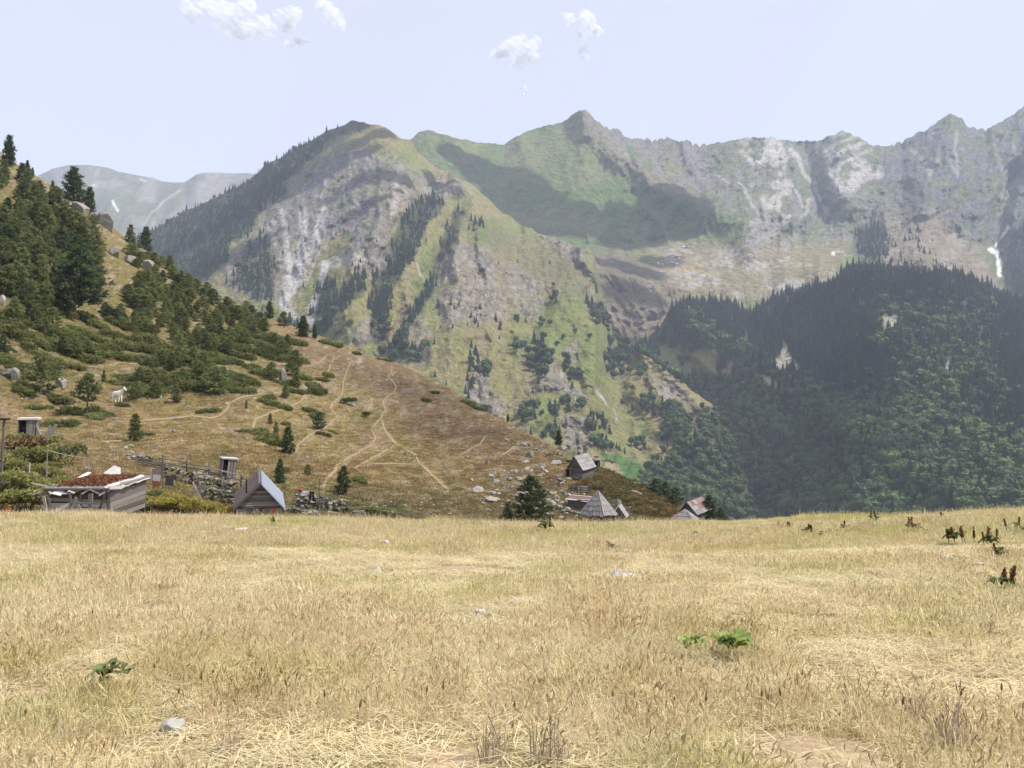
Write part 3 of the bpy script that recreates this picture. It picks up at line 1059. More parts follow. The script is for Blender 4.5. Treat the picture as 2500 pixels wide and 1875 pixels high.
# ------------------------------------------------------------------ tree shapes (1 m tall, scaled when planted)
def far_conifer(seed):
    r = np.random.default_rng(seed)
    m = MB()
    tiers = 8
    k = 9
    for i in range(tiers):
        f = i / (tiers - 1)
        z0 = .10 + .80 * f
        rad = (.19 * (1 - f) ** .85 + .018) * r.uniform(.85, 1.15)
        th = np.linspace(0, 2 * np.pi, 2 * k, endpoint=False) + r.uniform(0, 6)
        rr = rad * np.where(np.arange(2 * k) % 2 == 0, r.uniform(.8, 1.25, 2 * k), r.uniform(.35, .6, 2 * k))
        ring = np.stack([rr * np.cos(th), rr * np.sin(th), z0 - rr * .35 + r.normal(0, .008, 2 * k)], 1)
        V = np.concatenate([ring, [[0, 0, min(1.0, z0 + .17 * (1 - .4 * f))]]])
        q = np.arange(2 * k)
        m.add(V, np.stack([q, (q + 1) % (2 * k), np.full(2 * k, 2 * k)], 1), r.uniform(.1, .9))
    return m


def far_broadleaf(seed):
    r = np.random.default_rng(seed)
    m = MB()
    V0, F0 = ico(1)
    for i in range(9):
        c = rdir(1, r)[0] * np.array([.24, .24, .24]) * r.uniform(.3, 1)
        c[2] += .60
        rad = r.uniform(.15, .24)
        d = 1 + .17 * r.normal(0, 1, len(V0))[:, None]
        m.add(V0 * d * rad + c, F0, np.clip(.45 + .3 * V0[:, 2] + r.normal(0, .15), 0, 1))
        k = 16
        dd = rdir(k, r)
        q_ = nrm(np.cross(dd, rdir(k, r)))
        m.quads(c + dd * rad * r.uniform(.9, 1.25, (k, 1)), q_ * .035, nrm(dd + .6 * rdir(k, r)) * .055, np.clip(.5 + .35 * dd[:, 2] + r.normal(0, .15, k), 0, 1))
    return m


def trunk_mesh(name, h, r0, r1):
    m = MB()
    m.tube((0, 0, -.06), (0.004, 0, h), r0, r1, 7)
    return m.mesh(name)


def pine(seed, slim=1.0, bare=.10, nwh=15, size=6.0, up=.35):
    """mountain pine: whorls of upturned branches carrying bunches of needles; crown and trunk in metres"""
    r = np.random.default_rng(seed)
    cr, tk = MB(), MB()
    H = size
    lean = r.normal(0, .02, 2)
    tk.tube((0, 0, -.4), (lean[0] * H * .5, lean[1] * H * .5, H * .5), .022 * H, .013 * H, 7)
    tk.tube((lean[0] * H * .5, lean[1] * H * .5, H * .5), (lean[0] * H, lean[1] * H, H * .97), .013 * H, .003 * H, 6)
    for i in range(nwh):
        f = (i + r.uniform(-.25, .25)) / (nwh - 1)
        f = min(max(f, 0), 1)
        z = H * (bare + (1 - bare) * f * .97)
        L = H * .30 * slim * ((1 - f) ** .75) * (.55 + .45 * min(1, f * 5)) + .10 * H * .3
        nb = r.integers(4, 7)
        a0 = r.uniform(0, 6.28)
        for b in range(nb):
            a = a0 + 6.283 * b / nb + r.normal(0, .25)
            Lb = L * r.uniform(.6, 1.2)
            d = np.array([math.cos(a), math.sin(a), up * (.4 + f) + r.normal(0, .1)])
            p0 = np.array([lean[0] * z, lean[1] * z, z])
            tk.tube(p0, p0 + d * Lb * .8, .006 * H * (1.1 - f), .002 * H, 4, cap=False)
            nc = max(3, int(7 * Lb / (H * .3)) + 2)
            for q in range(nc):
                s = r.uniform(.3, 1.0)
                c = p0 + d * Lb * s + r.normal(0, .045 * H * .5, 3) * np.array([1, 1, .6])
                k = 6
                dr = nrm(rdir(k, r) + d * .7 + np.array([0, 0, .55]))
                A = nrm(np.cross(dr, rdir(k, r))) * (.010 * H) * r.uniform(.7, 1.3, (k, 1))
                B = dr * (.030 * H) * r.uniform(.7, 1.4, (k, 1))
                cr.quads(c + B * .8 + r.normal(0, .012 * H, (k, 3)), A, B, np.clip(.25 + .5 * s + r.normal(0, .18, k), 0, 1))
    k = 14
    dr = nrm(rdir(k, r) + np.array([0, 0, 2.0]))
    cr.quads(np.array([lean[0] * H, lean[1] * H, H * .97]) + r.normal(0, .012 * H, (k, 3)), nrm(np.cross(dr, rdir(k, r))) * .009 * H, dr * .035 * H, np.full(k, .7))
    return cr.mesh('pine_crown'), tk.mesh('pine_trunk')


def juniper(seed, n=420, hh=.42, spread=1.0):
    """low spreading juniper mat about 2 m across"""
    r = np.random.default_rng(seed)
    cr, tk = MB(), MB()
    lob = [(r.normal(0, .55, 2), r.uniform(.4, .8)) for i in range(6)]
    for i in range(n):
        (c, s) = lob[r.integers(0, 6)]
        a = r.uniform(0, 6.28)
        q = math.sqrt(r.uniform(0, 1))
        x = c + np.array([math.cos(a), math.sin(a)]) * s * q
        z = hh * (1 - .75 * q * q) * r.uniform(.5, 1.05) * (s / .6)
        k = 3
        dr = nrm(np.concatenate([np.tile(np.array([math.cos(a), math.sin(a)]) * .9, (k, 1)), np.full((k, 1), .55)], 1) + .5 * rdir(k, r))
        A = nrm(np.cross(dr, rdir(k, r))) * .045 * r.uniform(.7, 1.3, (k, 1))
        cr.quads(np.array([x[0], x[1], z]) + r.normal(0, .05, (k, 3)), A, dr * .14 * r.uniform(.7, 1.3, (k, 1)), np.clip(.3 + .5 * z / hh + r.normal(0, .2, k), 0, 1))
    for c, s in lob:
        tk.tube((0, 0, -.1), (c[0], c[1], hh * .5), .04, .015, 5, cap=False)
    return cr.mesh('juniper_foliage'), tk.mesh('juniper_stems')


def bush(seed, n=500, hh=.8, lobes=7, leaf=.07, spread=.5):
    """rounded leafy bush about 2 m across"""
    r = np.random.default_rng(seed)
    cr, tk = MB(), MB()
    lob = []
    for i in range(lobes):
        p = r.normal(0, spread, 3)
        p[2] = hh * r.uniform(.35, .75)
        lob.append((p, r.uniform(.3, .5)))
        tk.tube((p[0] * .1, p[1] * .1, -.1), p, .03, .012, 5, cap=False)
    C, Dn, T = [], [], []
    for i in range(n):
        p, s = lob[r.integers(0, lobes)]
        d = rdir(1, r)[0]
        d[2] = abs(d[2]) * .9 - .25
        C.append(p + d * s * r.uniform(.75, 1.1))
        Dn.append(d)
        T.append(.4 + .35 * d[2])
    C, Dn = np.array(C), nrm(np.array(Dn))
    C[:, 2] = np.maximum(C[:, 2], .03)
    dr = nrm(Dn + .9 * rdir(n, r))
    A = nrm(np.cross(dr, rdir(n, r))) * leaf * .6 * r.uniform(.6, 1.3, (n, 1))
    cr.quads(C, A, dr * leaf * r.uniform(.7, 1.4, (n, 1)), np.clip(np.array(T) + r.normal(0, .18, n), 0, 1))
    return cr.mesh('bush_leaves'), tk.mesh('bush_stems')


M_conif_far = leaf_mat('far_conifer_needles', (.022, .042, .030), (.040, .070, .040), transl=.1, inst=True)
M_broad_far = leaf_mat('far_broadleaf_leaves', (.046, .078, .034), (.10, .145, .055), transl=.2, inst=True)
M_conif_one = leaf_mat('conifer_needles', (.024, .045, .030), (.045, .075, .040), transl=.1)
M_broad_one = leaf_mat('broadleaf_leaves', (.034, .066, .028), (.070, .115, .042), transl=.2)
M_bark = flat_mat('grey_brown_bark', (.16, .125, .10), scale=6)
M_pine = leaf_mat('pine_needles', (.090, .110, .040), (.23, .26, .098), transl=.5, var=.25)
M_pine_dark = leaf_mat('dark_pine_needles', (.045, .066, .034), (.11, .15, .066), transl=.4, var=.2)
M_juni = leaf_mat('juniper_needles', (.095, .105, .036), (.21, .22, .08), transl=.45, var=.25)

CON = [far_conifer(200 + i).mesh('far_conifer_%d' % i) for i in range(6)]
BRO = [far_broadleaf(300 + i).mesh('far_broadleaf_%d' % i, False) for i in range(6)]

# ------------------------------------------------------------------ woods on the far slopes (masses nobody could count)
def plant_far(name, patch, samples, conif_prob, hc, hb, tint_f=None):
    U, V = samples
    P = patch.pt(U, V)
    n = len(U)
    cp = conif_prob(U, V)
    is_c = rng.uniform(0, 1, n) < cp
    idx = np.where(is_c, rng.integers(0, 6, n), 6 + rng.integers(0, 6, n))
    h = np.where(is_c, hc * np.minimum(rng.lognormal(-.05, .26, n), 1.5), hb * rng.lognormal(-.05, .22, n))
    wd = np.where(is_c, h * rng.uniform(.85, 1.3, n), h * rng.uniform(.9, 1.25, n))
    tint = rng.uniform(.7, 1.35, n)[:, None] * np.ones(3)
    tint = tint * np.where(is_c, 1.0, 1.0)[:, None]
    if tint_f is not None:
        tint = tint * tint_f(U, V, is_c)
    P[:, 2] -= .06 * h
    stuff_scatter(name, P, zrot(n, .03), np.stack([wd, wd, h], 1), idx, [(m, M_conif_far) for m in CON] + [(m, M_broad_far) for m in BRO], tint)


def jitter_grid(patch, u0, u1, v0, v1, spacing, ratio, mask):
    US, VS = [], []
    v = v0
    while v < v1:
        D = float(patch.depth(np.array([(u0 + u1) / 2.]), np.array([max(v, float(patch.top(np.array([(u0 + u1) / 2.]))[0]) + 2)]))[0])
        du = spacing * F / D
        u = np.arange(u0, u1, du)
        US.append(u + rng.uniform(-.6, .6, len(u)) * du)
        VS.append(np.full(len(u), v) + rng.uniform(-.6, .6, len(u)) * du * ratio)
        v += du * ratio
    U, V = np.concatenate(US), np.concatenate(VS)
    ok = (V > patch.top(U) + 1) & (U > patch.u0 + 2) & (U < patch.u1 - 2)
    U, V = U[ok], V[ok]
    m = mask(U, V)
    ok = rng.uniform(0, 1, len(U)) < m
    return U[ok], V[ok]


def f_mask(U, V):
    wu = U + 22 * (fbm(U / 24, V / 24, 3, 121) - .5)
    wv = V + 22 * (fbm(U / 24, V / 24, 3, 123) - .5)
    m = np.ones(len(U)) * (.35 + .65 * sst(.25, .45, fbm(U / 18, V / 14, 3, 221)))
    for pts, col, s in F_BARE:
        m *= 1 - np.clip(poly(wu, wv, pts, s) * 1.1, 0, 1)
    m *= np.where((U < 1640) & (V < 860), .25, 1)
    mix = poly(wu, wv, [(2150, 740), (2420, 740), (2420, 960), (2250, 1000), (2150, 860)], 40)
    return m * (1 - .45 * mix * sst(.45, .6, fbm(U / 30, V / 22, 3, 223)))


def f_con(U, V):
    b = V + 130 * (fbm(U / 120, V / 120, 3, 225) - .5) - .12 * (U - 1900)
    p = 1 - .82 * sst(880, 1020, b)
    mix = poly(U, V, [(2150, 740), (2420, 740), (2420, 960), (2250, 1000), (2150, 860)], 60)
    diag = line(U, V, [(1690, 790), (1760, 850), (1850, 900), (1960, 960), (2080, 1020)], 26)
    return np.clip(p - .45 * mix - .5 * diag, .03, 1)


def f_tint(U, V, isc):
    g = sst(.45, .7, fbm(U / 70, V / 60, 3, 227))
    t = np.ones((len(U), 3))
    br = np.where(isc, .12, .8) * g
    t = t * (1 + br[:, None] * np.array([.7, .6, .3]))
    return t


plant_far('right_forest', forestP, jitter_grid(forestP, 1440, 2545, 640, 1300, 6.6, .52, f_mask), f_con, 21, 15, f_tint)


def s_mask(U, V):
    wu = U + 26 * (fbm(U / 30, V / 30, 3, 231) - .5)
    wv = V + 26 * (fbm(U / 30, V / 30, 3, 233) - .5)
    m = np.zeros(len(U))
    for i, (pts, s) in enumerate(WOODS_SPUR):
        m = np.maximum(m, poly(wu, wv, pts, s) * (1.0 if i != 3 else .6))
    m *= (.45 + .55 * sst(.3, .5, fbm(U / 20, V / 20, 3, 235))) * (1 - .9 * sst(740, 800, U) * (1 - sst(395, 420, V)))
    gl = (U > 880)
    return m * np.where(gl, .25 + .75 * sst(.40, .52, fbm(U / 34, V / 30, 3, 237)), 1)


def s_con(U, V):
    return np.where((V > 800) & (U > 900), .45, .95)


plant_far('spur_woods', spurP, jitter_grid(spurP, 260, 1150, 285, 900, 6.6, .5, s_mask), s_con, 15, 13)


def s2_mask(U, V):
    m = np.zeros(len(U))
    wu = U + 22 * (fbm(U / 26, V / 26, 3, 241) - .5)
    wv = V + 22 * (fbm(U / 26, V / 26, 3, 243) - .5)
    for pts, s in S_LOW:
        m = np.maximum(m, poly(wu, wv, pts, s))
    return m * (.4 + .6 * sst(.35, .5, fbm(U / 16, V / 16, 3, 245))) * np.maximum.reduce([sst(.44, .54, fbm(U / 50, V / 40, 3, 247)), sst(1110, 1170, V), sst(1680, 1730, U)])


S_LOW = [([(1600, 985), (1650, 990), (1700, 1040), (1720, 1010), (1760, 1010), (1790, 1060), (1830, 1180), (1850, 1270), (1620, 1270), (1560, 1180), (1590, 1130), (1620, 1090), (1610, 1040)], 8),
         ([(1260, 1010), (1300, 990), (1360, 1000), (1365, 1070), (1300, 1080)], 6), ([(1450, 1010), (1480, 1030), (1505, 1060), (1510, 1110), (1470, 1120), (1440, 1090), (1430, 1060)], 6),
         ([(1430, 735), (1470, 750), (1510, 800), (1490, 820), (1440, 780)], 5)]
plant_far('spur_foot_woods', spurP, jitter_grid(spurP, 1240, 1855, 720, 1280, 6.5, .55, s2_mask), lambda U, V: np.where(U < 1520, .5, .18), 17, 14,
          lambda U, V, c: np.ones((len(U), 3)) * .9)


def r_mask(U, V):
    m = np.zeros(len(U))
    for pts in ([(2085, 570), (2150, 545), (2185, 600), (2150, 640), (2095, 625)], [(2460, 640), (2475, 570), (2550, 500), (2550, 780), (2490, 720)]):
        m = np.maximum(m, poly(U + 30 * (fbm(U / 26, V / 26, 3, 251) - .5), V, pts, 12))
    m = np.maximum(m, .12 * poly(U, V, [(2150, 600), (2250, 560), (2300, 660), (2180, 660)], 20))
    return m


plant_far('range_woods', rangeP, jitter_grid(rangeP, 2070, 2540, 480, 790, 9.0, .6, r_mask), lambda U, V: np.ones(len(U)), 18, 12)

# ------------------------------------------------------------------ single trees and groves on the spur: one object each
CONT = trunk_mesh('conifer_trunk', .5, .02, .01)
BROT = trunk_mesh('broadleaf_trunk', .5, .035, .015)


def far_tree(u, v, h, conif, label, group, patch=spurP):
    p = patch.pt(np.array([float(u)]), np.array([float(v)]))[0]
    D = p[1]
    hm_ = h * D / F
    o = thing('conifer_tree' if conif else 'broadleaf_tree', label, 'tree', (p[0], p[1], p[2] - .04 * hm_), random.uniform(0, 6.28), group)
    w_ = hm_ * (random.uniform(1.0, 1.5) if conif else random.uniform(.95, 1.3))
    o.scale = (w_, w_, hm_)
    me = random.choice(CON if conif else BRO)
    c = bpy.data.objects.new('crown', me)
    t = bpy.data.objects.new('trunk', CONT if conif else BROT)
    for q, mt in ((c, M_conif_one if conif else M_broad_one), (t, M_bark)):
        COL.objects.link(q)
        q.parent = o
        q.material_slots[0].link = 'OBJECT' if q.material_slots else 'DATA'
        if q.material_slots:
            q.material_slots[0].material = mt
    return o


for mm in CON + BRO + [CONT, BROT]:
    if not mm.materials:
        mm.materials.append(M_bark)
GROVES = [  # (u, v, rx, ry, count, conifer share, tree px, label)
    (1318, 868, 30, 62, 26, .35, 30, 'dark tree in the tall narrow grove below the middle of the spur'),
    (1268, 838, 13, 18, 5, .2, 26, 'tree in the small dark clump left of the tall narrow grove'),
    (1155, 875, 18, 36, 10, .75, 28, 'tree in the upright clump on the open slope left of centre'),
    (1178, 900, 14, 16, 4, .0, 30, 'round tree at the lower right of the upright clump'),
    (1146, 945, 11, 26, 7, .8, 26, 'pale conifer in the strip under the upright clump'),
    (1498, 880, 28, 52, 24, .15, 30, 'round tree in the broad dark grove on the right rib of the spur'),
    (1275, 782, 16, 10, 4, .5, 20, 'tree in the low pair of clumps on the mid spur'),
    (1330, 786, 13, 12, 4, .5, 20, 'tree in the clump below the bare green strip'),
    (1345, 720, 11, 10, 3, .0, 22, 'round tree standing highest on the bare green strip'),
    (1382, 880, 16, 26, 8, .5, 24, 'tree on the crest of the small rocky rib'),
    (1405, 925, 16, 22, 7, .3, 24, 'tree on the shaded side of the small rocky rib'),
    (1380, 985, 22, 16, 6, .3, 24, 'tree on the ledge above the pale crag'),
    (1425, 985, 9, 14, 3, .0, 26, 'round tree right of the ledge above the pale crag'),
    (1555, 908, 22, 14, 6, .1, 24, 'tree in the clump beside the right rib'),
    (1585, 985, 18, 30, 12, .2, 26, 'tree in the upper grove of the shaded lower slope'),
    (1640, 1040, 24, 30, 12, .2, 26, 'tree in the middle grove of the shaded lower slope'),
    (1668, 1095, 20, 24, 9, .0, 30, 'round tree in the lowest grove of the shaded lower slope'),
    (1560, 1080, 18, 10, 5, .2, 22, 'tree in the small clump left of the shaded groves'),
    (1680, 830, 36, 26, 12, .5, 26, 'tree in the grove above the yellow meadow'),
    (1668, 880, 14, 14, 4, .1, 26, 'round tree hanging at the lower tip of the grove above the yellow meadow')]
for (u, v, rx, ry, cnt, cs, px, lab) in GROVES:
    for i in range(cnt):
        a_, q = random.uniform(0, 6.28), math.sqrt(random.uniform(0, 1))
        uu, v2 = u + rx * q * math.cos(a_), v + ry * q * math.sin(a_) + px * .3
        pt_ = spurP if v2 > spurP.top(np.array([uu]))[0] + 1 else forestP
        far_tree(uu, v2, px * random.uniform(.75, 1.2), random.random() < cs, lab, 'groves on the mountain spur', pt_)
i_ = 0
for k in range(22):    # the row of trees along the right rib
    f = k / 21
    u = np.interp(f, [0, .35, .7, 1], [1508, 1560, 1615, 1668]) + random.uniform(-5, 5)
    v = float(spurP.top(np.array([u]))[0]) + random.uniform(2, 10)
    far_tree(u, v, random.uniform(20, 30), random.random() < .25, 'tree in the row along the crest of the right rib', 'row of trees on the right rib')
for (u, v, h) in [(1100, 745, 20), (1109, 756, 15), (1120, 745, 16), (1150, 775, 20), (1158, 790, 22), (1163, 785, 16), (1172, 755, 18), (1210, 785, 26), (1220, 805, 24), (1219, 828, 14), (1223, 795, 18), (1141, 795, 12), (1167, 798, 13),
                  (1025, 600, 18), (1030, 720, 18), (1070, 750, 26), (1150, 540, 26), (1160, 548, 28), (1170, 552, 26), (1180, 556, 22), (1175, 545, 24), (1145, 560, 18), (1156, 565, 18), (1217, 645, 12), (1342, 645, 12), (1264, 640, 10),
                  (858, 590, 12), (845, 620, 10), (820, 575, 14), (860, 650, 16), (875, 660, 22), (880, 640, 14), (920, 590, 10), (905, 570, 12), (950, 600, 10), (745, 590, 16), (765, 640, 10), (720, 620, 12), (705, 560, 12), (580, 580, 14), (575, 640, 14),
                  (690, 620, 14), (740, 700, 14), (800, 680, 16), (640, 760, 16), (860, 860, 14), (1062, 920, 20), (1192, 920, 14), (1090, 940, 12), (1455, 715, 24), (1357, 740, 24), (1400, 640, 16), (1448, 690, 20), (1322, 910, 16),
                  (1300, 960, 16), (1330, 955, 18), (1390, 1005, 22), (1435, 1020, 16), (1372, 1040, 20), (1366, 1055, 18), (1470, 1030, 30), (1452, 1050, 26), (1488, 1060, 28), (1476, 1045, 26), (1355, 985, 18), (1512, 1100, 20), (1525, 1108, 18),
                  (1505, 1095, 18), (1000, 460, 10), (1040, 590, 12), (1060, 840, 20), (1105, 800, 12), (840, 780, 14), (1650, 1020, 22), (1700, 1030, 14), (1722, 1050, 14), (1660, 1110, 18)]:
    far_tree(u, v, h, True, 'lone dark conifer dotted on the open slopes of the spur', 'lone conifers on the mountain spur')
for (u, v, h) in [(1375, 830, 18), (1360, 845, 16), (1405, 815, 16), (1440, 830, 20), (1350, 700, 14), (1580, 935, 16), (1545, 1005, 22), (1715, 1000, 20), (1520, 990, 18), (1545, 955, 18), (1408, 1000, 18)]:
    far_tree(u, v, h, False, 'lone round broadleaf tree dotted on the open slopes of the spur', 'lone broadleaf trees on the mountain spur')

# ------------------------------------------------------------------ pines and junipers on the near hill
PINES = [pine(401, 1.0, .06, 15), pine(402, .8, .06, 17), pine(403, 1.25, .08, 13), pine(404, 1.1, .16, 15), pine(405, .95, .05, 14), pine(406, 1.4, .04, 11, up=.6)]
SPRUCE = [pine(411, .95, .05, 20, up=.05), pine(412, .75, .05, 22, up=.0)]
TALL = pine(421, 1.25, .22, 16, up=.15)
LONE = pine(422, 1.15, .36, 11, up=.35)
JUN = [juniper(431), juniper(432), juniper(433), juniper(434)]
BUS = [bush(441, 700), bush(442, 650, 1.0), bush(443, 600, .7)]


LANDM = [(180, 690, 'the large old pine'), (180, 460, 'the two dark spruces'), (20, 380, 'the highest skyline pine'), (258, 545, 'the jutting rock ledge'), (315, 630, 'the slanting crags'), (30, 915, 'the boulder row'), (98, 910, 'the broad bushy pine'),
         (212, 960, 'the crooked-trunk pine'), (288, 965, 'the white horse'), (331, 1045, 'the dense upright pine'), (580, 975, 'the first footpath'), (702, 1075, 'the dark cone-shaped pine'), (740, 790, 'the last crest pines'), (664, 905, 'the two-topped pine'),
         (722, 915, 'the pinkish rock'), (851, 975, 'the dark oval shrub'), (950, 960, 'the zigzag footpath'), (6, 735, 'the pale edge rock'), (500, 660, 'the upper ridge crest'), (620, 745, 'the lower ridge crest'), (430, 960, 'the bushy pine trio'), (1100, 960, 'the bare crest')]


def whereabouts(u, v):
    q = min(LANDM, key=lambda a: (a[0] - u) ** 2 + 1.5 * (a[1] - v) ** 2)
    du, dv = u - q[0], v - q[1]
    far_ = 'well ' if math.hypot(du, dv) > 75 else ''
    if abs(du) > 2.2 * abs(dv):
        d = 'left of' if du < 0 else 'right of'
    elif abs(dv) > 2.2 * abs(du):
        d = 'above' if dv < 0 else 'below'
    else:
        d = ('above and ' if dv < 0 else 'below and ') + ('left of' if du < 0 else 'right of')
    return far_ + d + ' ' + q[2]


def slope_rot(u, v, rz):
    a, b, c = hp(u, v), hp(u + 8, v), hp(u, v - 6 if v - 6 > hillP.top(np.array([float(u)]))[0] else v + 6)
    nn = (b - a).cross(c - a)
    if nn.z < 0:
        nn = -nn
    nn.normalize()
    q = Vector((0, 0, 1)).rotation_difference(nn.lerp(Vector((0, 0, 1)), .15).normalized())
    return (q.to_matrix() @ Matrix.Rotation(rz, 3, 'Z')).to_euler()


def hill_plant(name, meshes, u, v, sx, sz, label, cat, group, mat, parts=('crown', 'trunk'), rot=None, dz=0.0):
    p = hp(u, v, dz)
    o = thing(name, label, cat, p, random.uniform(0, 6.28) if rot is None else rot, group)
    o.scale = (sx, sx, sz)
    for me, pn, mt in zip(meshes, parts, (mat, M_bark)):
        if not me.materials:
            me.materials.append(mt)
        c = bpy.data.objects.new(pn, me)
        COL.objects.link(c)
        c.parent = o
        if c.material_slots[0].material != mt:
            c.material_slots[0].link = 'OBJECT'
            c.material_slots[0].material = mt
    return o


def hill_pine(u, v, hpx, label, group=None, var=None, wide=1.0, mat=None):
    D = hp(u, v).y
    s = hpx * D / F / 6.0
    if var is None:
        ms = random.choice(PINES)
    else:
        ms = var
    return hill_plant('pine_tree', ms, u, v, s * wide * random.uniform(.92, 1.08), s, label, 'tree', group, mat or M_pine, dz=-.1 * s)


S0, S1 = SPRUCE
for (u, v, h, wd, var, mt, lab) in [
    (180, 503, 98, 1.2, S0, M_pine_dark, 'dark dense spruce standing against the sky above the ridge outcrop'),
    (218, 520, 66, 1.1, S1, M_pine_dark, 'smaller dark spruce just right of the tall one above the ridge outcrop'),
    (20, 405, 78, 1.0, S1, M_pine_dark, 'pointed pine highest on the left skyline'),
    (66, 424, 34, .9, S1, M_pine_dark, 'small pointed pine on the skyline right of the highest one'),
    (79, 432, 24, .9, S1, M_pine_dark, 'smallest pine of the pair on the upper left skyline'),
    (128, 482, 42, .8, PINES[1], M_pine, 'slim pine on the bare upper ridge left of the two dark spruces'),
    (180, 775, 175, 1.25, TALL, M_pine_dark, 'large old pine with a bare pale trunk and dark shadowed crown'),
    (98, 955, 92, 1.3, PINES[5], M_pine, 'broad bushy pine beside the grey boulders above the huts'),
    (212, 1012, 98, 1.15, LONE, M_pine, 'small pine with a bare crooked trunk left of the white horse'),
    (331, 1077, 66, 1.1, PINES[4], M_pine, 'dense upright pine where the footpath from the left begins'),
    (6, 862, 46, 1.2, PINES[2], M_pine_dark, 'dark pine cut by the left edge above the boulders'),
    (253, 932, 28, 1.0, PINES[1], M_pine, 'tiny pointed pine above the white horse'),
    (702, 1108, 66, 1.1, PINES[0], M_pine_dark, 'dark cone-shaped pine right of the second footpath bend'),
    (674, 1066, 36, 1.0, PINES[1], M_pine, 'slim young pine just above the dark cone-shaped one'),
    (660, 1036, 27, 1.0, PINES[4], M_pine, 'little pine touching the bend of the second footpath'),
    (778, 1048, 42, 1.2, PINES[2], M_pine_dark, 'stubby dark pine beside the third footpath'),
    (722, 946, 52, 1.0, PINES[0], M_pine, 'pine leaning over the rock beside the second footpath'),
    (664, 928, 44, 1.3, PINES[5], M_pine, 'two-topped bushy pine left of the second footpath'),
    (835, 1208, 68, 1.15, PINES[4], M_pine_dark, 'rounded dark pine on the lower slope right of the metal-roofed hut'),
    (683, 1180, 60, .9, S0, M_pine_dark, 'dark ragged pine close behind the metal-roofed hut'),
    (751, 1160, 26, 1.2, PINES[2], M_pine, 'small dark pine on the rubble above the drying laundry'),
    (601, 998, 22, .8, PINES[1], M_pine, 'tiny pine beside the top of the first footpath'),
    (1299, 1278, 112, 1.4, PINES[2], M_pine_dark, 'big bushy dark pine at the meadow edge in the middle'),
    (1240, 1272, 42, 1.1, PINES[0], M_pine_dark, 'small dark pine left of the big bushy one at the meadow edge'),
    (1364, 1087, 36, 1.1, S0, M_pine_dark, 'dark little spruce on the hill crest above the shingled cabin'),
    (1240, 1030, 20, .9, S1, M_pine_dark, 'tiny spruce on the far crest left of the pale crag'),
    (1600, 1208, 38, 1.5, PINES[5], M_pine_dark, 'dark pine at the left end of the row above the red-roofed hut'),
    (1625, 1222, 46, 1.4, PINES[2], M_pine_dark, 'dark pine in the middle of the row above the red-roofed hut'),
    (1650, 1236, 44, 1.4, PINES[5], M_pine_dark, 'dark pine at the right end of the row above the red-roofed hut'),
    (1735, 1276, 66, 1.2, PINES[4], M_pine_dark, 'tall dark pine just right of the red-roofed hut'),
    (1762, 1284, 44, 1.2, PINES[2], M_pine_dark, 'lower dark pine beyond the tall one right of the red-roofed hut'),
    (658, 778, 42, 1.1, PINES[0], M_pine_dark, 'dark pine on the crest where the pinewood ends'),
    (693, 797, 36, 1.3, PINES[5], M_pine_dark, 'round dark pine on the crest between two others'),
    (740, 822, 52, 1.2, S0, M_pine_dark, 'dark conical pine standing last but one on the crest'),
    (769, 826, 34, .9, S1, M_pine_dark, 'small narrow pine standing last on the crest'),
    (318, 594, 46, 1.1, PINES[0], M_pine, 'pine left of the tall one on the ridge below the outcrop'),
    (354, 620, 68, 1.1, S0, M_pine_dark, 'tall dark pine on the ridge right of the outcrop')]:
    hill_pine(u, v, h, lab, None, var, wd, mt)


def fill(polyg, n, mind, avoid=()):
    pts = []
    xs_, ys_ = [p[0] for p in polyg], [p[1] for p in polyg]
    tries = 0
    while len(pts) < n and tries < n * 60:
        tries += 1
        u, v = random.uniform(min(xs_), max(xs_)), random.uniform(min(ys_), max(ys_))
        if not inside(np.array([u]), np.array([v]), polyg)[0]:
            continue
        if v < hillP.top(np.array([u]))[0] + 3:
            continue
        if any(((u - a) / c) ** 2 + ((v - b) / d) ** 2 < 1 for a, b, c, d in avoid):
            continue
        if any((u - a) ** 2 + ((v - b) * 1.6) ** 2 < mind * mind for a, b in pts):
            continue
        pts.append((u, v))
    return sorted(pts, key=lambda q: q[1])


GAPS = [(285, 690, 40, 30), (275, 745, 46, 18), (330, 668, 34, 14), (60, 865, 60, 20), (180, 545, 60, 30), (255, 590, 30, 22), (20, 740, 24, 20), (210, 800, 40, 12), (395, 742, 20, 8)]
A_ = [(-60, 400), (30, 410), (110, 470), (150, 520), (240, 560), (250, 640), (245, 720), (170, 780), (60, 790), (-60, 770)]
B_ = [(310, 600), (350, 618), (430, 665), (520, 712), (610, 765), (650, 790), (640, 830), (560, 830), (560, 870), (470, 860), (340, 810), (240, 770), (300, 710), (330, 660)]
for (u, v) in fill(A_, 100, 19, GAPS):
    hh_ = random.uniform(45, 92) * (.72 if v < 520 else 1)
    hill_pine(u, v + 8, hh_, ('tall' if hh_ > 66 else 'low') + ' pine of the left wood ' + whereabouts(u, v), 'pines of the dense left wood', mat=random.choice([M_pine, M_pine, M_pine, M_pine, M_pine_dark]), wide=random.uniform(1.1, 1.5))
for (u, v) in fill(B_, 135, 16, GAPS):
    hh_ = random.uniform(20, 40)
    hill_pine(u, v + 5, hh_, ('tall' if hh_ > 30 else 'low') + ' pine of the ridge wood ' + whereabouts(u, v), 'pines stepping down the ridge', mat=random.choice([M_pine, M_pine, M_pine, M_pine, M_pine_dark]), wide=random.uniform(1.4, 2.1), var=random.choice([PINES[5], PINES[2], PINES[4], PINES[0]]))
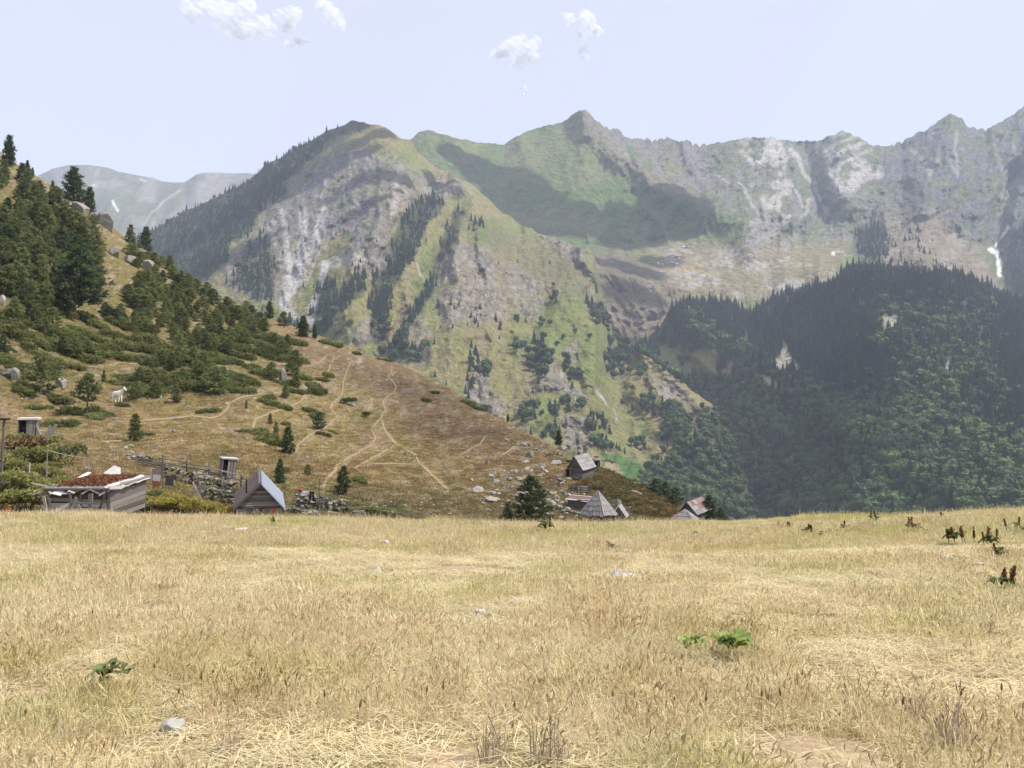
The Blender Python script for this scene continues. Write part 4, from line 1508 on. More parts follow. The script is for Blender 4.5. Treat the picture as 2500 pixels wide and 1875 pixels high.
for (u, v, h) in [(415, 905, 44), (438, 897, 52), (470, 893, 46), (500, 908, 52), (522, 962, 68), (447, 938, 40), (340, 936, 40), (362, 908, 34), (330, 972, 40), (378, 970, 38), (430, 982, 42), (545, 940, 44), (395, 890, 36), (486, 930, 44),
                  (690, 880, 50), (720, 898, 44), (700, 860, 44), (672, 850, 36), (712, 918, 36), (696, 972, 34), (606, 850, 40), (590, 842, 30), (130, 800, 50), (150, 865, 44), (180, 872, 48), (215, 862, 36), (90, 790, 50), (110, 820, 44)]:
    hill_pine(u, v, h, 'bushy pine shrub on the open slope ' + whereabouts(u, v), 'bushy pines on the open slope', var=random.choice([PINES[5], PINES[2], PINES[4]]), wide=random.uniform(1.2, 1.7))
JL = [(120, 905, 50), (215, 880, 55), (60, 960, 60), (130, 975, 60), (190, 1010, 60), (230, 1020, 55), (160, 1040, 60), (90, 1000, 40), (120, 840, 60), (60, 830, 40), (180, 845, 60), (240, 830, 50), (300, 850, 50), (360, 860, 55), (330, 955, 60),
      (300, 940, 40), (480, 950, 60), (440, 920, 60), (400, 935, 50), (560, 945, 60), (590, 955, 50), (545, 880, 50), (575, 870, 50), (620, 900, 45), (640, 910, 45), (610, 930, 40), (655, 975, 34), (700, 1000, 36), (650, 985, 40), (745, 925, 44), (760, 945, 40),
      (730, 960, 40), (775, 958, 52), (690, 835, 50), (730, 840, 44), (600, 820, 50), (640, 830, 60), (755, 1005, 44), (765, 1020, 30), (640, 1065, 60), (670, 1085, 50), (640, 1055, 40), (500, 1008, 40), (300, 992, 36), (355, 1062, 26), (260, 1015, 40),
      (800, 918, 32), (790, 930, 36), (700, 938, 44), (520, 905, 40), (470, 870, 60), (250, 870, 50), (30, 900, 50), (660, 1070, 40), (880, 1178, 40), (785, 1062, 26), (810, 1055, 20), (700, 1037, 24), (1040, 978, 26), (940, 880, 24), (1140, 985, 30), (1170, 1000, 36),
      (820, 845, 30), (795, 838, 40), (870, 865, 26), (1060, 960, 24), (90, 730, 60), (40, 780, 60), (130, 760, 60), (230, 790, 60), (300, 800, 55), (350, 830, 60), (410, 850, 60)]
C_ = [(-40, 770), (120, 790), (250, 770), (480, 860), (650, 800), (720, 840), (700, 930), (560, 940), (420, 960), (330, 960), (250, 900), (130, 900), (0, 890), (-40, 830)]
for (u, v) in fill(C_, 70, 26, [(60, 865, 50, 18), (285, 905, 50, 24), (570, 990, 60, 18), (610, 880, 36, 16)]):
    JL.append((u, v, random.uniform(34, 62)))
for (u, v, wpx) in JL:
    D = hp(u, v).y
    s = wpx * D / F / 2.0
    jo = hill_plant('juniper_shrub', random.choice(JUN), u, v, s, s * random.uniform(.8, 1.3), ('wide' if wpx > 46 else 'small') + ' spreading juniper mat ' + whereabouts(u, v), 'shrub', 'junipers on the grazed slope', M_juni if random.random() < .75 else M_pine, ('foliage', 'stem'))
    jo.rotation_euler = slope_rot(u, v, random.uniform(0, 6.28))
for (u, v, wpx, lab) in [(852, 988, 40, 'dark oval shrub with a pale stone at its foot on the bare slope'), (892, 1018, 30, 'small dark shrub alone right of the dark oval one'), (582, 1056, 15, 'tiny round shrub left of the second footpath'),
                         (624, 858, 22, 'small dark brownish shrub on the grass under the wood'), (650, 877, 26, 'reddish brown shrub below the crest')]:
    D = hp(u, v).y
    s = wpx * D / F / 2.0
    hill_plant('round_shrub', random.choice(BUS), u, v, s, s * 1.05, lab, 'shrub', None, M_pine_dark, ('foliage', 'stem'))

# ------------------------------------------------------------------ footpaths, rocks and stones on the hill
def path_mat():
    m, n, b, out = nodes('trodden_earth')
    g = N(n, 'NewGeometry')
    no = N(n, 'TexNoise', Scale=3.0, Detail=6.0, Roughness=.7)
    n.links.new(g.outputs['Position'], no.inputs['Vector'])
    c = mixn(n, no.outputs[0], (.17, .125, .065), (.33, .255, .155))
    n.links.new(c, b.inputs['Base Color'])
    return m


M_path = path_mat()
for k, (pts, wgt) in enumerate(PATHS):
    pts = np.array(pts, float)
    seg = np.hypot(*(pts[1:] - pts[:-1]).T)
    s = np.concatenate([[0], np.cumsum(seg)])
    t = np.arange(0, s[-1], 3.0)
    # smooth the survey line
    u = np.interp(t, s, pts[:, 0])
    v = np.interp(t, s, pts[:, 1])
    for q in range(3):
        u[1:-1] = (u[:-2] + 2 * u[1:-1] + u[2:]) / 4
        v[1:-1] = (v[:-2] + 2 * v[1:-1] + v[2:]) / 4
    u = u + 5 * (fbm(t / 18, t * 0 + k, 2, 301) - .5)
    D = hillP.depth(u, v)
    du, dv = np.gradient(u), np.gradient(v)
    l = np.hypot(du, dv) + 1e-6
    hw = (.06 + .115 * wgt) * (.55 + .9 * fbm(t / 14, t * 0 + 3 * k, 3, 303)) * np.clip(np.minimum(t, s[-1] - t) / 12, .15, 1)
    pxw = hw * F / D
    offu, offv = -dv / l * pxw, du / l * pxw * .55
    rows = [hillP.pt(u + offu * f, np.maximum(v + offv * f, hillP.top(u + offu * f) + 1)) for f in (-1, 0, 1)]
    P = np.stack(rows, 1)
    P[..., 2] += np.array([.05, .10, .05])
    link('footpath', mesh_np('footpath', P, gridf(P.shape[0], 3)[:, ::-1]), M_path, kind='structure')

M_rock = flat_mat('grey_weathered_rock', (.20, .185, .165), scale=2.2, var=.35, bump=.6, col2=(.34, .315, .275))
M_pale = flat_mat('pale_stone', (.30, .275, .24), scale=5, var=.25, bump=.4)


def rock_mesh(seed, sub=3, planes=16):
    r = np.random.default_rng(seed)
    V, Fc = ico(sub)
    V = V.copy()
    for i in range(planes):
        d = rdir(1, r)[0]
        h = r.uniform(.36, .8)
        k = V @ d
        V = V - np.outer(np.clip(k - h, 0, None), d)
    V = V * (1 + .16 * (fbm(V[:, 0] * 3 + seed, V[:, 1] * 3 + V[:, 2] * 2, 4, seed) - .5) + .10 * (vn(V[:, 2] * 7 + V[:, 0], V[:, 1] * 1.2 + seed, 3) - .5))[:, None]
    V[:, 2] += .25
    me = mesh_np('rock', V, Fc, False)
    return me


ROCKM = [rock_mesh(501 + i) for i in range(7)]
STONEM = [rock_mesh(521 + i, 1, 5) for i in range(6)]


def rock(u, v, wpx, hpx, label, name='boulder', mat=M_rock, tilt=(0, 0), k=None, patch=None, depth=.9, group=None):
    p = hp(u, v) if patch is None else Vector(patch.pt(np.array([float(u)]), np.array([float(v)]))[0])
    D = p.y
    w_, h_ = wpx * D / F / 1.7, hpx * D / F / 1.25
    o = link(name, (ROCKM[k] if k is not None else random.choice(ROCKM)), mat, loc=p)
    o.scale = (w_, w_ * depth, h_)
    o.rotation_euler = (R(tilt[0]), R(tilt[1]), random.uniform(-.5, .5))
    return tag(o, label, 'rock', group)


for a in [(258, 556, 62, 40, 'large layered rock ledge jutting from the upper ridge', (0, 12)), (225, 535, 50, 26, 'flat rock slab behind the large jutting ledge', (0, 18)),
          (195, 515, 60, 20, 'long pale rock slab highest on the ridge', (0, 20)), (160, 498, 40, 18, 'narrow rock step left of the highest slab', (0, 20)),
          (275, 622, 40, 34, 'upright grey crag below the jutting ledge', (0, 25)), (315, 640, 48, 26, 'slanting grey crag in the middle of the lower outcrop', (0, 25)),
          (335, 618, 46, 22, 'dark slab above the slanting crag', (0, 22)), (362, 660, 46, 26, 'lowest crag of the outcrop beside the pines', (0, 20)),
          (6, 742, 26, 36, 'pale rock cut by the left edge inside the wood', (0, 0)), (18, 918, 40, 28, 'left block of the boulder row cut by the left edge', (0, 0)),
          (38, 926, 30, 30, 'middle block of the boulder row left of the broad pine', (0, 0)), (60, 928, 20, 18, 'small right block of the boulder row left of the broad pine', (0, 0)),
          (150, 945, 32, 24, 'rounded pale boulder between two pines left of the horse', (0, 0)), (218, 828, 20, 16, 'pale rock patch among junipers above the horse', (0, 10)),
          (693, 932, 26, 34, 'pinkish upright rock under the leaning pine', (0, 0)), (392, 972, 12, 10, 'small pale stone at the foot of a bushy pine', (0, 0)),
          (862, 990, 14, 8, 'pale stone under the dark oval shrub', (0, 0)), (600, 1072, 14, 10, 'dark stone alone on the grass left of the dark cone pine', (0, 0)),
          (990, 1112, 12, 12, 'dark stone beside the lower footpath', (0, 0)), (1190, 1132, 16, 14, 'pale boulder at the left of the rubble near the cabin', (0, 0)),
          (1322, 1142, 20, 12, 'white boulder left of the shingled cabin', (0, 0)), (1355, 1143, 16, 8, 'flat white stone beside the timber stack', (0, 0)),
          (1205, 1175, 14, 9, 'white stone in the rubble above the big dark pine', (0, 0)), (1352, 1180, 10, 8, 'white stone below the timber stack', (0, 0)),
          (1378, 1212, 14, 20, 'pale round boulder above the low red-roofed shed', (0, 0)), (1250, 1195, 14, 8, 'white stone left of the big dark pine', (0, 0)),
          (1372, 1098, 30, 16, 'blue-grey slab on the crest above the shingled cabin', (0, 10)), (1550, 1212, 34, 22, 'grey outcrop in the middle of the scrubby knoll', (0, 15)),
          (1580, 1200, 26, 12, 'flat rock right of the outcrop on the scrubby knoll', (0, 20)), (1605, 1215, 24, 10, 'low rock near the right end of the scrubby knoll', (0, 18)),
          (1530, 1180, 24, 10, 'pale ledge high on the scrubby knoll', (0, 15)), (1292, 1116, 24, 22, 'small grey crag on the slope left of the shingled cabin', (0, 10)),
          (1678, 1228, 14, 36, 'tall pale leaning rock behind the red-roofed hut', (0, 14)), (1690, 1236, 18, 18, 'pale rock at the right foot of the tall leaning one', (0, 0)),
          (1438, 1158, 18, 12, 'pale boulder at the right wall of the shingled cabin', (0, 0)), (1425, 1164, 10, 8, 'white stone in front of the shingled cabin corner', (0, 0)),
          (1505, 1236, 38, 28, 'mossy hump beside the pointed shingle roof', (0, 0))]:
    rock(*a[:5], tilt=a[5], mat=M_pale if ('white' in a[4] or 'pale' in a[4]) else M_rock)

# loose stones and rubble of the hill: far too many to count
def hill_pts(n, mask, v0=600):
    U = rng.uniform(-60, 1720, n)
    tp = hillP.top(U)
    V = tp + (1265 - tp) * rng.uniform(0, 1, n) ** .8 + 3
    k = rng.uniform(0, 1, n) < mask(U, V)
    return U[k], V[k]


RUB = [(1280, 1160, 110, 40), (1360, 1200, 60, 50), (1390, 1245, 90, 22), (1440, 1120, 70, 20), (1000, 1240, 120, 20), (760, 1160, 50, 30), (300, 1100, 60, 20), (640, 815, 30, 22), (40, 985, 60, 30), (620, 1075, 60, 14),
       (500, 1160, 90, 14), (1560, 1215, 70, 26), (1330, 1090, 60, 30)]


def rub_mask(U, V):
    m = .10 + .10 * sst(.5, .7, fbm(U / 40, V / 20, 3, 311))
    for a, b, c, d in RUB:
        m = np.maximum(m, .75 * ell(U, V, a, b, c, d, .6))
    return m


U, V = hill_pts(6500, rub_mask)
P = hillP.pt(U, V)
n = len(U)
sz = rng.lognormal(-2.2, .5, n)
stuff_scatter('hill_stones', P, zrot(n, .3), np.stack([sz * 1.3, sz, sz * .6], 1), rng.integers(0, 6, n), [(m, M_pale) for m in STONEM])


U = rng.uniform(1150, 1720, 5200)
V = rng.uniform(1085, 1268, 5200)
m_ = np.zeros(len(U))
for a, b, c, d in ((1280, 1165, 110, 45), (1370, 1205, 60, 55), (1395, 1245, 90, 22), (1450, 1120, 70, 16), (1330, 1095, 60, 24), (1230, 1210, 60, 40)):
    m_ = np.maximum(m_, .20 * ell(U, V, a, b, c, d, .7))
k = (rng.uniform(0, 1, len(U)) < m_ * sst(.35, .6, fbm(U / 22, V / 14, 3, 317))) & (V > hillP.top(U) + 2)
U, V = U[k], V[k]
n = len(U)
sz = rng.lognormal(-1.45, .45, n)
stuff_scatter('hamlet_rubble', hillP.pt(U, V), zrot(n, .3), np.stack([sz * 1.3, sz, sz * .7], 1), rng.integers(0, 6, n), [(m, M_pale) for m in STONEM])


def grass_tuft(seed, nb, rad, h0, h1, wd, droop=.5, seeds=0):
    r = np.random.default_rng(seed)
    m = MB()
    a = r.uniform(0, 6.283, nb)
    q = rad * np.sqrt(r.uniform(0, 1, nb))
    base = np.stack([q * np.cos(a), q * np.sin(a), np.full(nb, -.03)], 1)
    h = r.uniform(h0, h1, nb) * r.choice([1, 1, .6], nb)
    az = r.uniform(0, 6.283, nb)
    ln = r.uniform(.05, droop, nb) * h
    d = np.stack([np.cos(az), np.sin(az), np.zeros(nb)], 1)
    side = np.stack([-np.sin(az + r.normal(0, .6, nb)), np.cos(az), np.zeros(nb)], 1)
    wv = (wd * r.uniform(.6, 1.4, nb))[:, None]
    mid = base + d * (ln * .35)[:, None] + np.array([0, 0, 1]) * (h * .6)[:, None]
    tip = base + d * ln[:, None] + np.array([0, 0, 1]) * (h * r.uniform(.85, 1, nb))[:, None]
    V = np.stack([base - side * wv, base + side * wv, mid + side * wv * .8, mid - side * wv * .8, tip], 1).reshape(-1, 3)
    i = np.arange(nb)[:, None] * 5
    F3 = np.concatenate([np.concatenate([i, i + 1, i + 2], 1), np.concatenate([i, i + 2, i + 3], 1), np.concatenate([i + 3, i + 2, i + 4], 1)])
    m.add(V, F3, np.repeat(r.uniform(0, 1, nb), 5))
    for k in range(seeds):
        j = r.integers(0, nb)
        p = tip[j]
        hd = nrm((tip[j] - mid[j])[None])[0]
        L = r.uniform(.025, .06)
        m.tube(p - hd * .01, p + hd * L * .5, .0015, .004 + .002 * r.random(), 4, r.uniform(.1, .5), False)
        m.tube(p + hd * L * .5, p + hd * L, .004, .001, 4, .3, False)
    return m.mesh('grass_tuft')


M_hgrass = leaf_mat('hill_grass', (.22, .155, .065), (.32, .245, .11), transl=.25, inst=True)
HT = [grass_tuft(541 + i, 34, .5, .05, .17, .016, .9) for i in range(4)]


def hg_mask(U, V):
    return .35 + .65 * sst(.4, .6, fbm(U / 26, V / 12, 4, 315))


U, V = hill_pts(60000, hg_mask)
onp = np.zeros(len(U), bool)
for pts, wgt in PATHS:
    onp |= segd(U, V * 1.4, [(a, b * 1.4) for a, b in pts]) < 5
U, V = U[~onp], V[~onp]
P = hillP.pt(U, V)
n = len(U)
hc_ = hill_col(U, V, P)
tint = (hc_ / np.array([.205, .15, .07])) * rng.uniform(.85, 1.3, n)[:, None]
sz = rng.uniform(.6, 1.5, n)
stuff_scatter('hill_grass', P, zrot(n, .1), np.stack([sz, sz, sz], 1), rng.integers(0, 4, n), [(m, M_hgrass) for m in HT], tint)

# heath on the knoll and weeds along the foot of the hill
M_heath = leaf_mat('heath_leaves', (.09, .09, .035), (.20, .17, .075), transl=.35, inst=True)
U = rng.uniform(1400, 1690, 2600)
V = rng.uniform(1110, 1262, 2600)
kn = poly(U, V, [(1415, 1175), (1440, 1150), (1500, 1152), (1560, 1185), (1640, 1228), (1665, 1262), (1560, 1262), (1530, 1230), (1480, 1205), (1440, 1190)], 8)
hm2 = poly(U, V, [(1385, 1150), (1410, 1180), (1420, 1200), (1390, 1200)], 8) * .4
k = (rng.uniform(0, 1, len(U)) < np.maximum(kn, hm2)) & (V > hillP.top(U) + 2)
U, V = U[k], V[k]
P = hillP.pt(U, V)
n = len(U)
sz = rng.uniform(.3, .75, n)
JM = [juniper(551 + i, 160, .6)[0] for i in range(3)]
stuff_scatter('knoll_heath', P, zrot(n, .08), np.stack([sz, sz, sz * rng.uniform(.7, 1.2, n)], 1), rng.integers(0, 3, n), [(m, M_heath) for m in JM], rng.uniform(.7, 1.4, n)[:, None] * np.ones(3) * np.stack([rng.uniform(.9, 1.3, n), np.ones(n), np.ones(n)], 1))

# ------------------------------------------------------------------ the summer hamlet
M_wood = flat_mat('weathered_grey_wood', (.21, .185, .17), scale=5, var=.5, bump=.5, stretch=(.4, 5, 5))
M_woodd = flat_mat('dark_weathered_wood', (.11, .095, .085), scale=7, var=.35, bump=.5, stretch=(.4, 5, 5))
M_woodp = flat_mat('pale_bleached_wood', (.38, .34, .31), scale=7, var=.3, bump=.4, stretch=(.4, 5, 5))
M_shing = flat_mat('grey_shingle_wood', (.25, .235, .225), scale=6, var=.3, bump=.4)
M_inner_shade = flat_mat('interior_shade', (.012, .011, .010), var=.1)  # near-black colour that paints the shade inside open doorways
M_metal = flat_mat('bright_sheet_metal', (.42, .47, .57), rough=.38, spec=.5, var=.12, metal=.55, scale=2)
M_rust = flat_mat('dull_rusty_sheet', (.155, .145, .145), rough=.6, var=.3, scale=1.4, col2=(.20, .135, .115), metal=.2)
M_red = flat_mat('faded_red_sheet', (.17, .07, .06), rough=.8, var=.3, scale=3, col2=(.24, .17, .15))
M_sheet = flat_mat('white_weathered_sheet', (.52, .50, .48), rough=.8, var=.45, scale=4, bump=.4)
M_cloth = flat_mat('white_cloth', (.8, .8, .8), var=.08)
M_black = flat_mat('black_cloth', (.015, .015, .018), var=.2)
M_redc = flat_mat('red_plastic', (.40, .05, .045), rough=.6, var=.1)
M_iron = flat_mat('black_iron', (.03, .027, .026), rough=.6, metal=.3)
M_litter = leaf_mat('rust_red_litter', (.19, .075, .04), (.36, .16, .085), transl=.1)
M_orange = flat_mat('orange_rusty_board', (.42, .14, .05), var=.35, scale=5)


M_moss = flat_mat('mossy_dark_stone', (.115, .115, .085), scale=6, var=.4)


def bit(name, parent, mat, fn):
    m = MB()
    fn(m)
    return link(name, m.mesh(name), mat, parent)


def board(parent, c, s, rot=None, mat=M_wood, name='board', jit=.004):
    return bit(name, parent, mat, lambda m: m.box(c, s, rot, jit=jit))


def pole(parent, p0, p1, r=.03, mat=M_wood, name='post', r1=None):
    return bit(name, parent, mat, lambda m: m.tube(p0, p1, r, r1 or r * .8, 6))


def slab(parent, name, mat, quad, th=.03):
    """a flat panel from four corners with thickness"""
    q = np.array(quad, float)
    nn = np.cross(q[1] - q[0], q[3] - q[0])
    nn /= np.linalg.norm(nn)
    m = MB()
    m.add(np.concatenate([q + nn * th * .5, q - nn * th * .5]), [(0, 1, 2, 3), (7, 6, 5, 4), (0, 4, 5, 1), (1, 5, 6, 2), (2, 6, 7, 3), (3, 7, 4, 0)])
    return link(name, m.mesh(name), mat, parent)


def courses(parent, a, b, c, d, rows, cols, mat, name='shingle', th=.03, alt=None, p_alt=0.0, drop=0):
    """overlapping boards covering the quad a,b (eave) to d,c (ridge); each board an object"""
    a, b, c, d = (np.array(x, float) for x in (a, b, c, d))
    up = np.cross(b - a, d - a)
    up /= np.linalg.norm(up)
    rr = random.Random(int(abs(a[0]) * 1000) + rows)
    for i in range(rows):
        f0, f1 = i / rows - (.03 if i else 0.02), (i + 1) / rows + .05
        for j in range(cols):
            if rr.random() < drop:
                continue
            g0, g1 = j / cols + .004 * rr.random(), (j + 1) / cols - .006 * rr.random()
            e = rr.uniform(-.02, .02)

            def P(f, g):
                return (a + (b - a) * g) * (1 - f) + (d + (c - d) * g) * f
            lift = up * (.02 + .012 * rr.random())
            q = [P(f0 + e, g0) + lift * 2, P(f0 + e, g1) + lift * 2, P(min(f1, 1), g1) + lift * .3, P(min(f1, 1), g0) + lift * .3]
            slab(parent, name, alt if (alt is not None and rr.random() < p_alt) else mat, q, th)


def stones(parent, pts, n, s, mat=M_rock, name='stone', spread=(.25, .25, .5), rs=3):
    rr = random.Random(rs)
    for i in range(n):
        f = rr.random()
        k = f * (len(pts) - 1)
        j = min(int(k), len(pts) - 2)
        p = Vector(pts[j]).lerp(Vector(pts[j + 1]), k - j)
        h = rr.random()
        o = bpy.data.objects.new(name, rr.choice(STONEM))
        COL.objects.link(o)
        if not o.data.materials:
            o.data.materials.append(mat)
        o.material_slots[0].link = 'OBJECT'
        o.material_slots[0].material = M_pale if rr.random() < .1 else (M_moss if rr.random() < .5 else mat)
        o.parent = parent
        o.location = p + Vector((rr.uniform(-1, 1) * spread[0], rr.uniform(-1, 1) * spread[1] * (1 - .5 * h), h * spread[2]))
        q = s * rr.uniform(.6, 1.4)
        o.scale = (q * 1.3, q, q * .7)
        o.rotation_euler = (rr.uniform(-.3, .3), rr.uniform(-.3, .3), rr.uniform(0, 6))


# ---- 1. timber hut with a steep metal roof (gable towards us)
b0 = hp(638, 1262)
hut = thing('timber_hut', 'small timber hut with a steep roof, bright metal on its right side, and a stovepipe', 'hut', ((638 - 1250) / F * 58.0, 58.0, b0.z + .1), R(16.5))
W, Lh, TILT, ZE, ZR = 1.5, 5.2, .15, .85, 2.48


def hz(y):
    return TILT * y


for s, mt, nm in ((-1, M_rust, 'roof_panel'), (1, M_metal, 'roof_panel')):
    k = 4
    for i in range(k):      # roofing sheets side by side
        y0, y1 = -.28 + (Lh + .3) * i / k, -.28 + (Lh + .3) * (i + 1) / k + .06
        e = .012 * (i % 2)
        q = [(s * (W + .14), y0, ZE - .12 + hz(y0) + e), (s * (W + .14), y1, ZE - .12 + hz(y1) + e), (0, y1, ZR + .03 + hz(y1) + e), (0, y0, ZR + .03 + hz(y0) + e)]
        slab(hut, nm, mt, q if s > 0 else q[::-1], .02)
slab(hut, 'ridge_cap', M_shing, [(-.12, -.34, ZR - .03 - .05), (-.02, -.34, ZR + .07), (-.02, Lh, ZR + .07 + hz(Lh)), (-.12, Lh, ZR - .08 + hz(Lh))][::-1], .03)
slab(hut, 'ridge_cap', M_rust, [(.12, -.34, ZR - .08), (.02, -.34, ZR + .07), (.02, Lh, ZR + .07 + hz(Lh)), (.12, Lh, ZR - .08 + hz(Lh))], .03)
nb_ = 11
for i in range(nb_):
    z0 = ZE + (ZR - ZE - .1) * i / nb_
    z1 = ZE + (ZR - ZE - .1) * (i + 1) / nb_
    hw = W * (1 - (z0 - ZE) / (ZR - ZE)) - .04
    hw1 = W * (1 - (z1 - ZE) / (ZR - ZE)) - .04
    slab(hut, 'gable_board', random.choice([M_wood, M_wood, M_woodd]), [(-hw, -.03 - .02, z0), (hw, -.05, z0), (max(hw1, .02), -.005, z1 + .02), (-max(hw1, .02), -.005, z1 + .02)], .03)
x = -W + .03
i = 0
while x < W - .06:
    wd = random.uniform(.16, .27)
    wd = min(wd, W - .03 - x)
    mt = M_orange if .62 < x < .86 else random.choice([M_wood, M_wood, M_woodd, M_woodp])
    board(hut, (x + wd / 2, 0, ZE / 2 - .12 + random.uniform(-.02, .0)), (wd - .02, .035, ZE + .2), None, mt, 'wall_board')
    x += wd
    i += 1
for s in (-1, 1):
    for i in range(4):
        z = .12 + .21 * i
        bit('side_board', hut, M_wood, lambda m: m.box((s * W, Lh / 2, z - .05 + hz(Lh / 2)), (.04, Lh, .20), (TILT, 0, 0)))
bit('back_wall', hut, M_woodd, lambda m: m.add([(-W, Lh - .2, 0), (W, Lh - .2, 0), (W, Lh - .2, ZE + hz(Lh)), (0, Lh - .2, ZR - .08 + hz(Lh)), (-W, Lh - .2, ZE + hz(Lh))], [(0, 1, 2), (0, 2, 3), (0, 3, 4)]))
slab(hut, 'bargeboard', M_rust, [(-W - .16, -.31, ZE - .2), (-W - .16, -.31, ZE + .0), (0, -.31, ZR + .05), (0, -.31, ZR - .18)], .02)
slab(hut, 'bargeboard', M_metal, [(W + .16, -.31, ZE - .06), (W + .16, -.31, ZE - .14), (0, -.31, ZR - .03), (0, -.31, ZR + .05)], .02)
pole(hut, (-.83, 1.0, 1.3), (-.85, 1.0, 2.72), .055, M_iron, 'stovepipe', .055)
bit('pipe_collar', hut, M_sheet, lambda m: m.box((-.76, .93, 1.52), (.16, .2, .10), (0, -.8, 0)))

# ---- 2. plank shed with a flat roof heaped with rust-red litter
b0 = hp(196, 1256)
shed = thing('plank_shed', 'long low plank shed with rust-red litter heaped on its white-edged flat roof', 'shed', ((200 - 1250) / F * 49.0, 49.0, b0.z), R(-3))
SW, SL, SH = 3.25, 4.4, 1.78


def sx(x, y, z):
    return (x, y, z + .11 * y)


for i in range(7):
    z = .0 + .25 * i
    board(shed, (random.uniform(-.03, .03), 0, z + .11), (SW - random.uniform(0, .12), .05, random.uniform(.19, .25)), (random.uniform(-.06, .06), random.uniform(-.035, .035), random.uniform(-.02, .02)), random.choice([M_wood, M_woodp, M_woodd]), 'front_board')
    board(shed, (SW / 2, SL / 2, z + .11 + .11 * SL / 2), (.05, SL, .235), (.11 + random.uniform(-.01, .01), 0, 0), random.choice([M_wood, M_woodd]), 'side_board')
    board(shed, (-SW / 2, SL / 2, z + .11 + .11 * SL / 2), (.05, SL, .26), (.11, 0, 0), M_woodd, 'side_board')
board(shed, (0, SL, 1.0), (SW, .05, 2.0), None, M_woodd, 'back_wall')
for xx in (-SW / 2 - .03, SW / 2 + .04, .1):
    pole(shed, (xx, -.06, -.2), (xx + .02, -.06, SH + .05), .07, M_wood, 'corner_post')
slab(shed, 'roof_deck', M_wood, [sx(-SW / 2 - .3, -.35, SH), sx(SW / 2 + .25, -.35, SH), sx(SW / 2 + .25, SL + .2, SH), sx(-SW / 2 - .3, SL + .2, SH)], .10)
rr = random.Random(5)
x = -SW / 2 - .38
while x < SW / 2 + .2:      # pale warped edge boards and sheeting along the front
    wd = rr.uniform(.22, .7)
    slab(shed, 'edge_sheet', rr.choice([M_sheet, M_woodp, M_wood, M_woodp]), [(x, -.42 + rr.uniform(-.09, .05), SH - rr.uniform(.02, .45)), (x + wd + rr.uniform(-.1, .1), -.42 + rr.uniform(-.09, .05), SH - rr.uniform(.02, .45)), (x + wd, rr.uniform(.05, .3), SH + .09 + rr.uniform(0, .03)),
                                                                        (x, rr.uniform(.05, .3), SH + .09 + rr.uniform(0, .04))], .03)
    x += wd * .92
y = -.3
while y < SL - .1:
    wd = rr.uniform(.6, 1.0)
    slab(shed, 'edge_sheet', rr.choice([M_sheet, M_sheet, M_woodp]), [sx(SW / 2 - rr.uniform(.1, .45), y, SH + .10), sx(SW / 2 + .30, y, SH - rr.uniform(.0, .16)), sx(SW / 2 + .30, y + wd, SH - rr.uniform(0, .16)), sx(SW / 2 - rr.uniform(.1, .45), y + wd, SH + .11)], .03)
    y += wd * .93
slab(shed, 'back_sheet', M_sheet, [sx(-1.0, SL - .3, SH + .1), sx(.2, SL - .2, SH + .12), sx(-.1, SL + .3, SH + .5), sx(-.5, SL + .3, SH + .62)], .03)
slab(shed, 'back_sheet', M_sheet, [sx(-1.9, SL - 1.2, SH + .1), sx(-1.5, SL - 1.2, SH + .12), sx(-1.5, SL - .4, SH + .3), sx(-1.8, SL - .3, SH + .3)], .03)
board(shed, (0.3, 2.9, SH + .45), (2.6, .10, .06), (0, .02, .05), M_woodp, 'roof_batten')
lit = MB()
nL = 5200
LX, LY = rng.uniform(-1.55, 1.35, nL), rng.uniform(.0, 4.2, nL)
hgt = .16 * (1 - (LX / 1.7) ** 4) * (1 - ((LY - 2.1) / 2.3) ** 4) * (.5 + fbm(LX * 2, LY * 2, 3, 401))
kp = rng.uniform(0, 1, nL) < np.clip(hgt * 12, 0, 1)
LX, LY, hgt = LX[kp], LY[kp], hgt[kp]
dr = nrm(rdir(len(LX), rng) * np.array([1, 1, .5]))
lit.quads(np.stack([LX, LY, SH + .07 + .11 * LY + hgt * rng.uniform(.6, 1.2, len(LX))], 1), nrm(np.cross(dr, rdir(len(LX), rng))) * .025, dr * .07, rng.uniform(0, 1, len(LX)))
o = link('roof_litter', lit.mesh('roof_litter'), M_litter, shed)
o['kind'] = 'stuff'
for p0, p1 in (((-1.55, -.1, SH - .1), (-2.5, -.25, SH - .35)), ((-1.5, .1, SH - .0), (-2.9, .3, SH + .25)), ((-1.6, .0, SH - .2), (-2.2, -.3, SH - .5))):
    pole(shed, p0, p1, .045, M_woodp, 'loose_pole')

